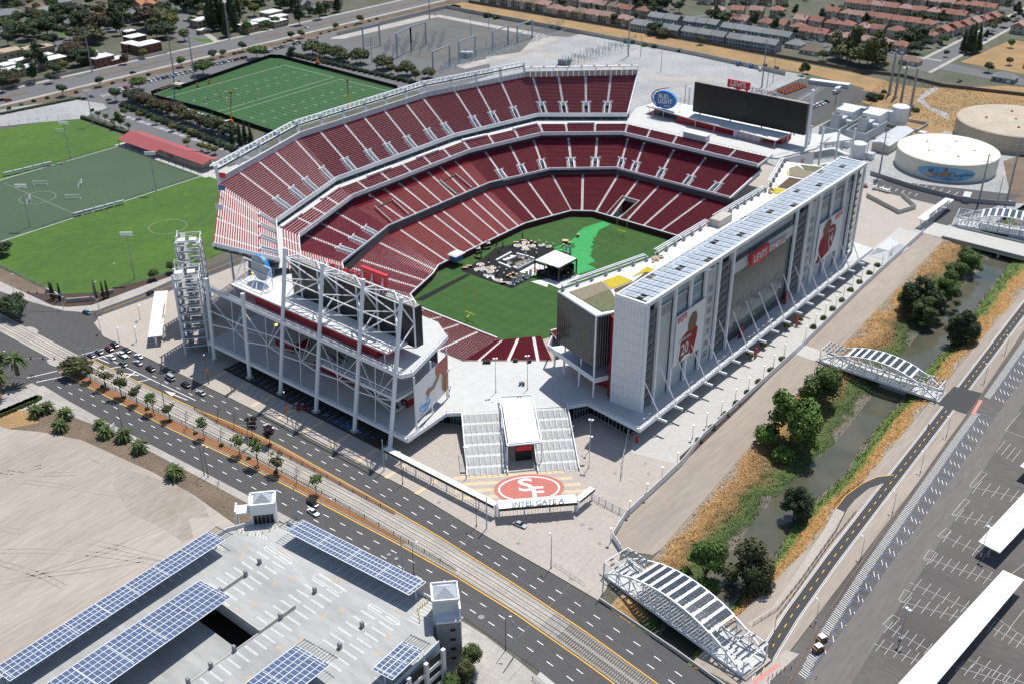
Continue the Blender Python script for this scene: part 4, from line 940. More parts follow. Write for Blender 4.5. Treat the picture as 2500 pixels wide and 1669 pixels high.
put_text('Dignity Health.',1.7,'metal_roof',wb,(lerp(44.3,51.5,.62)+.6,lerp(124,146,.62),22.6),(.31,.95,0),(0,0,1),.02)
# ================================================================== suite tower
tw=thing('suite_tower','tall white panelled suite tower with rooftop solar panels beside the creek','building',(91,8,DK))
TZ=47.2
X0,X1,Y0,Y1=85.6,97.4,-78.6,94
core=MB().bb(X0,96.2,Y0+.6,Y1-.6,DK,45.2).build('core_wall',PG,tw)
nx,nz=9,11
for i in range(nx):
 for j in range(nz):
  a=X0+(X1+.2-X0)*i/nx;b=X0+(X1+.2-X0)*(i+1)/nx;z0=DK+(TZ-DK)*j/nz;z1=DK+(TZ-DK)*(j+1)/nz
  MB().bb(a+.03,b-.03,Y0-.15,Y0+.55,z0+.03,z1-.03).build('wall_panel',PW,tw)
MB().bb(X0+.05,X1,Y0-.05,Y0+.5,DK,TZ).build('wall_backing','block_grey',tw)
cols=[-70.6,-60.4,-50.4,-40.6,-30.8,-20.8,29.4,40.4,50.6,62.8,75.2,84.6,93.6]
for y in cols+[Y0+.9]:MB().bb(97.5,98.4,y-.55,y+.55,DK,TZ).build('column',WS,tw)
MB().beam((98,Y0,TZ+.6),(98,Y1,TZ+.6),1.1,1.5).build('roof_beam',WS,tw);MB().beam((85.8,Y0,TZ+.5),(98.4,Y0,TZ+.5),.9,1.2).build('roof_beam',WS,tw)
MB().beam((85.8,Y1,TZ+.5),(98.4,Y1,TZ+.5),.9,1.2).build('roof_beam',WS,tw);MB().beam((86,Y0,TZ+.4),(86,Y1,TZ+.4),.6,.8).build('roof_beam',WS,tw)
def bay_panels(y0,y1,z0,z1,n,x=97.0):
 for k in range(n):
  a=y0+(y1-y0)*k/n;b=y0+(y1-y0)*(k+1)/n;MB().bb(x-.3,x,a+.05,b-.05,z0,z1).build('wall_panel',PG,tw)
def stair_bay(y0,y1):
 MB().bb(96.25,96.3,y0,y1,DK,45).build('stair_screen','black',tw);n=11
 for k in range(n):
  z=DK+3.4*k
  MB().hexa([(96.4,y0+.3,z),(97.3,y0+.3,z),(97.3,y1-.3,z+1.7),(96.4,y1-.3,z+1.7),(96.4,y0+.3,z+.9),(97.3,y0+.3,z+.9),(97.3,y1-.3,z+2.6),(96.4,y1-.3,z+2.6)]).build('stair_flight','mesh_grey',tw)
 s=MB()
 for k in range(14):s.beam((97.42,y0+.3+(y1-y0-.6)*k/13,DK+1),(97.42,y0+.3+(y1-y0-.6)*k/13,44),.07)
 for k in range(12):s.beam((97.45,y0+.2,DK+3.4*k),(97.45,y1-.2,DK+3.4*k),.10)
 s.build('stair_mesh','mesh_grey',tw)
for a,b in((-77.6,-71.1),(-30.2,-21.4),(30,39.8),(85.2,93)):stair_bay(a,b)
bay_panels(-70,-61,DK,42.6,4);bay_panels(-59.8,-51,DK,42.6,4);bay_panels(-49.8,-41.2,DK,42.6,4);bay_panels(-40,-31.4,DK,45,3,97.3)
bay_panels(41,50,DK,45,3,97.3);bay_panels(51.2,62.2,DK,42.6,5);bay_panels(63.4,74.6,DK,42.6,5);bay_panels(75.8,84,DK,42.6,4)
for a,b in((-70,-61),(-59.8,-51),(-49.8,-41.2),(51.2,62.2),(63.4,74.6),(75.8,84)):
 for k in range(4):MB().bb(97.05,97.12,a+.3,b-.3,38.8+k*.85,39.05+k*.85).build('louvre','block_grey',tw)
for y in(-36.4,44.8):
 for k in range(7):
  for j in range(3):MB().bb(97.31,97.36,y,y+3.0,9.5+k*4.4+j*.85,9.8+k*4.4+j*.85).build('slit_window','black',tw)
npn=30
for k in range(npn):
 a=-20.2+49*k/npn;b=-20.2+49*(k+1)/npn
 MB().bb(96.9,97.0,a+.06,b-.06,DK+3.6,36).build('glass_pane','glass_teal',tw)
 MB().bb(96.95,97.06,a-.05,a+.05,DK+.2,36).build('mullion',PG,tw)
MB().bb(96.6,96.9,-20.2,28.8,DK,DK+3.6).build('entrance_wall','glass_dark',tw)
bay_panels(-20.2,28.8,36.1,40.6,14,97.35)
for k in range(12):MB().bb(97.0,97.08,-20+49*k/12,-16.2+49*k/12,40.7,42.2).build('balustrade','glass_teal',tw)
MB().bb(86.2,97,-20.2,28.8,41.2,41.3).build('terrace_floor','glass_teal',tw);MB().bb(86,88.4,-20.2,28.8,41.3,46).build('terrace_wall','shadow_floor',tw)
ls=thing('batwing_sign','red batwing sign reading LEVI\'S fixed to the glass front of the suite tower','sign',(98.5,-1.5,36))
MB().hexa([(98.0,-8.6,36.6),(99.0,-8.6,36.6),(99.0,5.2,36.2),(98.0,5.2,36.2),(98,-8.8,41.2),(99,-8.8,41.2),(99,5.0,41.2),(98,5.0,41.2)]).build('casing','sign_red',ls)
MB().poly([(99.05,-8.7,41.2),(99.05,-8.5,35.7),(99.05,-5.6,36.5),(99.05,-1.8,35.3),(99.05,1.9,36.4),(99.05,5.1,35.2),(99.05,5.0,41.2)]).build('face','sign_red',ls)
put_text("LEVI'S",4.2,'paint_white',ls,(99.2,-1.9,38.5),(0,1,0),(0,0,1),.06,.07)
sl=thing('letter_sign','red-sided white letters reading STADIUM on the suite tower front','sign',(98.4,13,36.4))
for k,c in enumerate('STADIUM'):
 put_text(c,3.5,PW,sl,(98.75,6.9+k*2.2,38.0),(0,1,0),(0,0,1),.08,.10,name='letter');put_text(c,3.5,'sign_red',sl,(98.52,6.9+k*2.2,38.0),(0,1,0),(0,0,1),.12,.10,name='letter_side')
def player_banner(name,label,y0,y1,z0,z1,num,logo_u,word):
 t=thing(name,label,'banner',(98.8,(y0+y1)/2,z0));p,q=(98.8,y0),(98.8,y1);H=z1-z0
 quadpanel(p,q,0,1,z0,z1,0,PW,'cloth',t)
 S=lambda pts,off,m,n:shape(p,q,[(u,z0+v*H)for u,v in pts],off,m,n,t)
 if num=='14':
  S([(.02,.02),(.10,.10),(.13,.22),(.10,.38),(.12,.55),(.24,.66),(.30,.72),(.55,.78),(.70,.72),(.74,.55),(.70,.38),(.66,.20),(.50,.10),(.30,.04),(.16,.0)],.05,'wall_red','jersey')
  S([(.22,.66),(.18,.78),(.24,.90),(.34,.97),(.46,.95),(.50,.84),(.44,.70),(.36,.63)],.08,'mural_brown','helmet')
  S([(.06,.02),(.16,.18),(.14,.36),(.20,.50),(.30,.56),(.36,.44),(.32,.22),(.24,.06),(.14,.0)],.10,'cloth_red','arm')
  S([(.70,.72),(.76,.56),(.72,.40),(.66,.42),(.68,.60)],.10,'mural_brown','forearm')
  c=(.54,.43)
 else:
  S([(.14,.03),(.20,.16),(.22,.30),(.20,.44),(.30,.52),(.46,.58),(.52,.55),(.58,.40),(.62,.20),(.52,.08),(.36,.10),(.26,.02)],.05,'wall_red','jersey')
  S([(.46,.55),(.42,.66),(.46,.80),(.56,.88),(.68,.86),(.74,.74),(.72,.62),(.62,.50)],.08,'mural_brown','helmet')
  S([(.52,.55),(.70,.58),(.78,.50),(.76,.30),(.70,.14),(.66,.02),(.56,.06),(.60,.26),(.50,.42)],.07,'cloth_red','arm')
  c=(.36,.24)
 put_text(num,H*.30,'paint_white',t,(98.98,lerp(y0,y1,c[0]),z0+H*c[1]),(0,1,0),(0,0,1),.02,.10,name='number',width=.85)
 put_text(word,H*.075,'paint_white',t,(98.98,lerp(y0,y1,c[0]-.01),z0+H*(c[1]+.215)),(0,1,0),(0,0,1),.02,.02,name='name')
 S([(logo_u-.15,.955),(logo_u+.15,.975),(logo_u+.15,.86),(logo_u+.06,.875),(logo_u,.835),(logo_u-.06,.86),(logo_u-.15,.84)],.06,'sign_red','logo')
 put_text("LEVI'S",H*.09,'paint_white',t,(98.96,lerp(y0,y1,logo_u),z0+H*.91),(0,1,0),(0,0,1),.02,.03)
 s=MB()
 for z in(z0,z1):
  for k in range(9):s.tube((97.6,lerp(y0,y1,k/8),z),(98.9,lerp(y0,y1,k/8),z),.12,n=5)
 s.build('fixing','grey_steel',t)
player_banner('player_banner','hanging player banner whose white logo square sits top left, beside the tower end wall',-60.2,-40.6,16.2,36.0,'20',.20,'INAUGURAL')
player_banner('player_banner','hanging player banner whose logo square sits top right, far along the suite tower',51.2,75.0,15.0,33.6,'14',.80,'SEASON')
for y,lab in((-9.5,'slim dark red totem on the deck below the red tower sign'),(27.5,'slim dark red totem on the deck at the far edge of the tower glass')):
 t=thing('totem',lab,'totem',(98.6,y,DK));MB().bb(98.2,98.9,y-.9,y+.9,DK+.02,DK+5.6).build('body','wall_red',t);put_text('FUTE',1.1,'sign_red',t,(99.0,y,DK+3),(0,0,1),(0,-1,0),.03)
MB().bb(86,97,Y0+1,Y1-1,45.25,45.4).build('roof_planting','roof_sedum',tw)
sp=MB().bb(-1.02,1.02,-1.68,1.68,-.06,.06).mesh('solar_panel','solar_roof')
s=MB();
ny=44
for k in range(ny):
 y=Y0+3+(Y1-Y0-6)*k/(ny-1)
 s.beam((86.4,y,TZ+.95),(97.2,y,TZ+1.32),.16,.1)
 for j in range(5):
  x=87.6+j*2.16
  if(k*5+j)%17==3:continue
  o=inst(sp,'solar_panel',tw,(x-91,y-8,TZ+.98+(x-92)*.04-DK));o.rotation_euler=(0,-.04,0)
s.build('solar_rail',WS,tw)
cb=thing('club_building','dark glass club box with a planted roof joined to the white tower','building',(75,0,DK))
BX=[(58.7,-74.1),(80.1,-80.9),(83.0,-75.0),(85.5,-76.5),(85.5,94),(75,103),(58.1,98.1),(68.9,62.2),(68.9,-31.8)]
MB().prism(BX,18.9,38.2).build('box_wall','glass_dark',cb)
MB().prism([(x,y)for x,y in BX],38.25,38.9).build('roof_edge',WS,cb)
A_,B_,C_=(58.7,-74.1),(80.1,-80.9),(83.0,-75.0)
for(p,q,n)in((A_,B_,17),(B_,C_,7)):
 d=Vector((q[0]-p[0],q[1]-p[1],0)).normalized();nn=Vector((d.y,-d.x,0))
 for k in range(n):
  a,b=vl(p,q,(k+.07)/n),vl(p,q,(k+.93)/n);
  MB().hexa([(a[0],a[1],19.1),(b[0],b[1],19.1),(b[0]+nn.x*.06,b[1]+nn.y*.06,19.1),(a[0]+nn.x*.06,a[1]+nn.y*.06,19.1),(a[0],a[1],38.1),(b[0],b[1],38.1),(b[0]+nn.x*.06,b[1]+nn.y*.06,38.1),(a[0]+nn.x*.06,a[1]+nn.y*.06,38.1)]).build('glass_pane','glass_dark',cb)
  c=vl(p,q,k/n);MB().beam((c[0]+nn.x*.08,c[1]+nn.y*.08,18.9),(c[0]+nn.x*.08,c[1]+nn.y*.08,38.2),.10,.10).build('mullion','mesh_grey',cb)
MB().beam((B_[0],B_[1],DK+.5),(B_[0],B_[1],38.2),.5).build('corner_post',WS,cb)
MB().prism([(82.6,-76),(85.6,-78),(85.6,-60),(82,-60)],DK,38.0).build('red_wall','wall_red',cb)
MB().prism([(53.6,-72.4),(80.5,-80.8),(83.5,-74.5),(85.5,-76),(85.5,-40),(62,-40),(60,-64)],13.0,13.9).build('terrace_slab',PW,cb)
s=MB();s.beam((53.6,-72.5,14.0),(80.5,-81,14.0),.4,1.9);s.beam((80.5,-81,14.0),(83.6,-74.6,14.0),.4,1.9);s.beam((53.6,-72.5,14.0),(50.4,-66,13.8),.4,1.9);s.build('terrace_parapet',PW,cb)
MB().prism([(60,-66),(74,-72.5),(80,-72),(85.5,-70),(85.5,-30),(64,-34)],DK,13.0).build('lower_wall','wall_red',cb)
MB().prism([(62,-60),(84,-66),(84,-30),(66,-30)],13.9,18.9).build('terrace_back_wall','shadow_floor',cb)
for c in((56,-71.5),(62.5,-74.5),(71.5,-77.6)):MB().tube((c[0],c[1],DK),(c[0],c[1],13.2),.4,n=8).build('column',WS,cb)
for c in((62.5,-74),(71.5,-76.6)):MB().tube((c[0],c[1],13.9),(c[0],c[1],18.9),.3,n=8).build('column',WS,cb)
MB().prism([(64,40),(85.5,40),(85.5,94),(70,98),(60,92)],DK,18.9).build('lower_wall','shadow_floor',cb);MB().prism([(66.5,-40),(85.5,-40),(85.5,62),(66.5,62)],DK+.02,18.9).build('lower_wall','shadow_floor',cb)
zr=38.95
def bed(pts,m):MB().prism(pts,zr,zr+.22,cap0=False).build('roof_bed',m,cb)
bed([(62.5,-72.6),(70.2,-74.8),(72.6,-62),(66.4,-58.5)],'roof_tan');bed([(70.4,-74.9),(80.0,-77.6),(82.8,-72.8),(80.2,-68.5),(72.8,-62.2)],'roof_sedum');bed([(66.6,-58.0),(72.6,-61.4),(74.6,-51),(68.3,-50.4)],'roof_yellow')
bed([(73.4,-61.0),(80.6,-67.4),(85.3,-70),(85.3,-36),(74.4,-43),(75.3,-51)],'roof_brown');bed([(72.8,-48.5),(74.2,-42.4),(79,-38.4),(72.2,-38)],'roof_yellow');bed([(75.6,-42),(85.3,-35.5),(85.3,-30.5),(77,-34)],'roof_tan')
bed([(70.5,94),(85,92),(75.5,101.5),(66.5,98)],'roof_sedum');bed([(66,96),(64.6,90.5),(69,82),(80,84),(83,90),(70,93.6)],'roof_tan');bed([(64.4,90),(66.4,84.5),(69,81.6)],'roof_yellow');bed([(70,80),(82,82.5),(85.2,76),(85.2,68),(71.5,66)],'roof_brown');bed([(70.8,64.5),(76,65.5),(80,60),(71.4,58)],'roof_yellow')
MB().bb(84.0,85.3,-30,60,zr,zr+.25).build('roof_bed','roof_sedum',cb)
for a,b in(((59.6,-73.0),(68.6,-33.5)),((69.4,-27.5),(69.4,10.0)),((69.4,15.5),(69.4,57.5)),((68.3,64.5),(58.8,96.6))):
 g=bpy.data.objects.new('light_gantry',None);COL.objects.link(g);g.parent=cb
 s=MB();d=Vector((b[0]-a[0],b[1]-a[1],0)).normalized();nn=Vector((-d.y,d.x,0));nn=nn if nn.x<0 else-nn
 for z,o_ in((41.3,0),(41.3,1.0),(39.9,.5)):s.beam((a[0]+nn.x*o_,a[1]+nn.y*o_,z),(b[0]+nn.x*o_,b[1]+nn.y*o_,z),.32,.25)
 n=max(3,int(math.dist(a,b)/6))
 for k in range(n+1):
  c=vl(a,b,k/n);s.beam((c[0],c[1],38.9),(c[0],c[1],41.3),.25)
 s.build('gantry_frame',WS,g)
 for k in range(n+1):
  c=vl(a,b,k/n);MB().box((c[0]-nn.x*.7,c[1]-nn.y*.7,39.9),(.9,.9,1.9)).build('light_cabinet','mesh_grey',g)
MB().bb(70.0,74.6,10.5,20.5,38.95,42.0).build('lift_overrun','wall_cream',cb)
for k in range(26):
 x=69.8+random.random()*3.5;y=random.choice((-30.5,58.5))+random.uniform(-3,3);MB().box((x,y,39.35),(random.uniform(.6,1.2),random.uniform(.6,1.2),.8),random.random()).build('roof_furniture','cloth_tan' if k%3 else 'wall_cream',cb)
# ================================================================== grand stair, gates, fences, bridges
uD=Vector((.7071,-.7071,0));vD=Vector((.7071,.7071,0))
O3=Vector((SL.x,SL.y,0))
def fl(u,v,z=0):p=O3+uD*u+vD*v;return(p.x,p.y,z)
W_=(Vector((SR.x,SR.y,0))-O3).length
st=thing('grand_stair','wide pale double stair with landings rising to the podium deck','stairs',(63.5,-104,0))
RUN=28.3;NF=6;NS=8
for side,(v0,v1)in(('a',(0,12.9)),('b',(W_-13.2,W_))):
 for f in range(NF):
  s=MB();zt=DK*(1-f/NF);u0=RUN*f/NF;ul=1.35
  s.hexa([fl(u0,v0,0 if f>=NF-1 else max(0,zt-2.2)),fl(u0+ul,v0,max(0,zt-2.2)),fl(u0+ul,v1,max(0,zt-2.2)),fl(u0,v1,max(0,zt-2.2)),fl(u0,v0,zt-.02),fl(u0+ul,v0,zt-.02),fl(u0+ul,v1,zt-.02),fl(u0,v1,zt-.02)])
  s.build('landing','deck_concrete',st)
  s=MB();L_=RUN/NF-ul
  for k in range(NS):
   a=u0+ul+L_*k/NS;b=u0+ul+L_*(k+1)/NS;z=zt-(DK/NF)*(k+1)/NS
   s.hexa([fl(a,v0,max(0,z-1)),fl(b,v0,max(0,z-1)),fl(b,v1,max(0,z-1)),fl(a,v1,max(0,z-1)),fl(a,v0,z),fl(b,v0,z),fl(b,v1,z),fl(a,v1,z)])
   s.mi=1;s.hexa([fl(a-.01,v0,z+.001),fl(a+.07,v0,z+.001),fl(a+.07,v1,z+.001),fl(a-.01,v1,z+.001),fl(a-.01,v0,z+.03),fl(a+.07,v0,z+.03),fl(a+.07,v1,z+.03),fl(a-.01,v1,z+.03)]);s.mi=0
  s.build('stair_flight',['deck_concrete','mesh_grey'],st)
  s=MB()
  for j in range(7):
   v=v0+.9+(v1-v0-1.8)*j/6
   s.beam(fl(u0+ul,v,zt+.95),fl(u0+ul+L_,v,zt-DK/NF+.95),.08);
   for q in(0,.5,1):s.beam(fl(u0+ul+L_*q,v,zt-DK/NF*q),fl(u0+ul+L_*q,v,zt-DK/NF*q+.95),.07)
  s.build('handrail',WS,st)
 for v in(v0-.15,v1+.15):
  s=MB();s.hexa([fl(0,v-.15,DK-2.4),fl(RUN,v-.15,0),fl(RUN,v+.15,0),fl(0,v+.15,DK-2.4),fl(0,v-.15,DK+1.1),fl(RUN,v-.15,1.15),fl(RUN,v+.15,1.15),fl(0,v+.15,DK+1.1)]);s.build('stringer',PW,st)
 s=MB();s.hexa([fl(16,v0-2.2 if side=='a' else v1+.6,.1),fl(26,v0-2.2 if side=='a' else v1+.6,.1),fl(26,v0-.6 if side=='a' else v1+2.2,.1),fl(16,v0-.6 if side=='a' else v1+2.2,.1),fl(16,v0-2.2 if side=='a' else v1+.6,.7),fl(26,v0-2.2 if side=='a' else v1+.6,.7),fl(26,v0-.6 if side=='a' else v1+2.2,.7),fl(16,v0-.6 if side=='a' else v1+2.2,.7)]);s.build('plinth','sidewalk',st)
cv=thing('entrance_canopy','bright white flat entrance canopy on posts between the two stair flights','canopy',fl(8,18))
cz=8.6
c4=[T(5,1098,1172,cz),T(5,1300,1160,cz),T(5,1362,1462,cz),T(5,1148,1482,cz)]
MB().hexa([(*c4[3][:2],cz-.3),(*c4[2][:2],cz-.3),(*c4[1][:2],cz-.3),(*c4[0][:2],cz-.3),(*c4[3][:2],cz),(*c4[2][:2],cz),(*c4[1][:2],cz),(*c4[0][:2],cz)]).build('roof_sheet','white_roof',cv)
o4=[T(5,1085,1160,cz),T(5,1312,1147,cz),T(5,1377,1472,cz),T(5,1138,1496,cz)]
s=MB()
for a,b in zip(o4,o4[1:]+o4[:1]):s.beam(a,b,.35,.4)
for a,b in zip(o4,c4):s.beam(a,b,.3)
for t in(.5,):s.beam(o4[0].lerp(o4[3],t),o4[1].lerp(o4[2],t),.3)
s.build('roof_frame',WS,cv)
for a in(o4[2],o4[3],o4[0].lerp(o4[3],.5),o4[1].lerp(o4[2],.5)):MB().tube((a.x,a.y,.1),(a.x,a.y,cz-.2),.25,n=8).build('post',WS,cv)
m0=o4[3].lerp(o4[2],.28);m1=o4[3].lerp(o4[2],.74)
tz=thing('ticket_booth','dark recessed entry booth with a red banner under the white entrance canopy','booth',((m0.x+m1.x)/2,(m0.y+m1.y)/2,0))
n_=Vector((-.7071,.7071,0))*3
MB().hexa([(m0.x+n_.x,m0.y+n_.y,.15),(m1.x+n_.x,m1.y+n_.y,.15),(m1.x+2*n_.x,m1.y+2*n_.y,.15),(m0.x+2*n_.x,m0.y+2*n_.y,.15),(m0.x+n_.x,m0.y+n_.y,4.2),(m1.x+n_.x,m1.y+n_.y,4.2),(m1.x+2*n_.x,m1.y+2*n_.y,4.2),(m0.x+2*n_.x,m0.y+2*n_.y,4.2)]).build('booth_body','black',tz)
MB().hexa([(m0.x+n_.x*.9,m0.y+n_.y*.9,4.2),(m1.x+n_.x*.9,m1.y+n_.y*.9,4.2),(m1.x+n_.x,m1.y+n_.y,4.2),(m0.x+n_.x,m0.y+n_.y,4.2),(m0.x+n_.x*.9,m0.y+n_.y*.9,5.8),(m1.x+n_.x*.9,m1.y+n_.y*.9,5.8),(m1.x+n_.x,m1.y+n_.y,5.8),(m0.x+n_.x,m0.y+n_.y,5.8)]).build('banner','sign_red',tz)
lg=thing('paving_emblem','large red oval emblem with interlocking SF letters set in the plaza paving','emblem',(89.5,-128.5,.14))
def lf(a,b,z):p=Vector((89.8,-128.9,0))+vD*a+uD*b;return(p.x,p.y,z)
def oval(ra,rb,z,m,name,ri=None):
 n=48;s=MB()
 for k in range(n):
  t0,t1=2*math.pi*k/n,2*math.pi*(k+1)/n
  if ri:s.poly([lf(ra*math.cos(t0),rb*math.sin(t0),z),lf(ra*math.cos(t1),rb*math.sin(t1),z),lf(ri[0]*math.cos(t1),ri[1]*math.sin(t1),z),lf(ri[0]*math.cos(t0),ri[1]*math.sin(t0),z)])
  else:s.poly([lf(0,0,z),lf(ra*math.cos(t0),rb*math.sin(t0),z),lf(ra*math.cos(t1),rb*math.sin(t1),z)])
 s.build(name,m,lg)
oval(11.2,7.6,.150,'logo_red','oval');oval(9.9,6.5,.156,'paint_white','ring',(9.2,5.9))
put_text('S',9.2,'paint_white',lg,lf(-.9,-1.7,.165),vD,-uD,.004,.18,name='letter_s',width=1.25)
put_text('F',8.4,'paint_white',lg,lf(2.4,2.6,.170),vD,-uD,.004,.18,name='letter_f',width=1.15)
def gate(name,label,p,q,w,z,txt=None,ncol=4,dark=True,fs=2.4,flip=False,txtm='logo_red'):
 p,q=Vector((*p,0)),Vector((*q,0));d=(q-p).normalized();n=Vector((d.y,-d.x,0))*(w/2)
 t=thing(name,label,'gate',((p.x+q.x)/2,(p.y+q.y)/2,0))
 P=lambda a,o,h:(a.x+n.x*o,a.y+n.y*o,h)
 MB().hexa([P(p,1,z-.35),P(q,1,z-.35),P(q,-1,z-.35),P(p,-1,z-.35),P(p,1,z),P(q,1,z),P(q,-1,z),P(p,-1,z)]).build('roof','white_roof',t)
 if dark:MB().hexa([P(p,1.0,z-.9),P(q,1.0,z-.9),P(q,1.06,z-.9),P(p,1.06,z-.9),P(p,1.0,z-.05),P(q,1.0,z-.05),P(q,1.06,z-.05),P(p,1.06,z-.05)]).build('fascia','black',t)
 for k in range(ncol):
  a=p.lerp(q,(k+.02)/(ncol-.96));MB().beam((a.x,a.y,.12),(a.x,a.y,z-.3),.55 if k in(0,ncol-1)else.35).build('post',WS,t)
  if k<ncol-1:
   b=p.lerp(q,(k+1.02)/(ncol-.96))
   s=MB();m=max(4,int((b-a).length/1.1))
   for j in range(1,m):c=a.lerp(b,j/m);s.beam((c.x,c.y,.15),(c.x,c.y,2.6),.06)
   s.beam((a.x,a.y,2.6),(b.x,b.y,2.6),.1);s.beam((a.x,a.y,.3),(b.x,b.y,.3),.1);s.build('gate_leaf',PG,t)
 if txt:
  c=p.lerp(q,.5);r=d if not flip else-d
  put_text(txt,fs,txtm,t,(c.x+n.x*.86,c.y+n.y*.86,z+.85),r,(0,0,1),.1,.05)
 return t
gate('gate_canopy','white entrance canopy carrying large letters INTEL GATE A',(91.6,-146.2),(108.0,-128.8),4.2,5.0,'INTEL GATE A',4,fs=2.5,txtm=PW)
gate('gate_canopy','long narrow white canopy with black edge running along the road to the lettered gate',(43.4,-146.3),(90.8,-146.3),2.2,4.8,None,8)
gate('gate_canopy','short narrow white canopy with black edge beyond the lettered gate',(108.6,-129.0),(108.6,-121.0),2.0,4.8,None,2)
gate('gate_canopy','bright white ridge-backed canopy with red side lettering beside the steel stair tower',(-81.2,-149),(-113.4,-124),5.4,4.3,'TOYOTA GATE F',5,dark=False,fs=1.5,txtm='sign_red')
gate('gate_canopy','white gate canopy with grey letters by the bridge near the painted water tank',(107.2,154),(108.2,190),4.4,5.0,'DIGNITY HEALTH GATE C',5,dark=False,fs=2.2,txtm='mesh_grey')
def fence(name,label,pts,h,m,pitch,group=None,solid=False,cat='fence',th=.12,post=None,pw=.1):
 L_=sum(math.dist(a[:2],b[:2])for a,b in zip(pts[:-1],pts[1:]));c=pts[len(pts)//2]
 t=thing(name,label,cat,(c[0],c[1],0),group)
 for a,b in zip(pts[:-1],pts[1:]):
  n=max(1,int(round(math.dist(a[:2],b[:2])/pitch)))
  for k in range(n):
   p,q=vl(a,b,k/n),vl(a,b,(k+1)/n);s=MB()
   if solid:s.beam((p[0],p[1],h/2+.05),(q[0],q[1],h/2+.05),th,h)
   else:
    for z in(.25,h*.6,h):s.beam((p[0],p[1],z),(q[0],q[1],z),pw*.5)
    mm=6
    for j in range(mm):r=vl(p,q,j/mm);s.beam((r[0],r[1],.05),(r[0],r[1],h),pw*.45)
   s.build('panel',m,t)
   MB().beam((p[0],p[1],0),(p[0],p[1],h+.1),pw*1.6).build('post',post or m,t)
 return t
fence('security_fence','tall white panel fence between the tower walkway and the dirt creek road',[(129.2,-135.6),(124.2,-132.5),(121.8,-122.1),(120.6,-86.9),(118.2,-70),(115.9,8.6),(112.5,77.3),(110.7,149.8)],2.5,PW,7.0,solid=True,th=.15,post=WS)
fence('security_fence','white mesh fence from the lettered gate to the creek fence',[(108.6,-120.9),(121.6,-121.3)],2.5,PG,2.6,pw=.14)
fence('security_fence','white mesh fence below the podium deck corner by the tower',[(97.6,-84.8),(104.6,-98),(110,-107)],2.5,PG,2.6,pw=.14)
fence('track_fence','black railing between the orange mulch strip and the tracks beside the young trees',[(-88,-179.2),(-58,-177.9),(-27,-175.9),(4,-173.4),(41,-172.2),(60,-172.0),(98,-172.4)],1.4,'fence_dark',6.0,pw=.12)
fence('track_fence','black railing along the narrow mulch strip on the stadium side of the tracks',[(-31,-167.7),(-18,-168.1),(8,-166.3),(30,-165.7),(66,-165.1)],1.4,'fence_dark',6.0,pw=.12)
pmesh=MB().bb(-.78,.78,-.5,.5,-.04,.04).mesh('solar_panel','solar_dark')
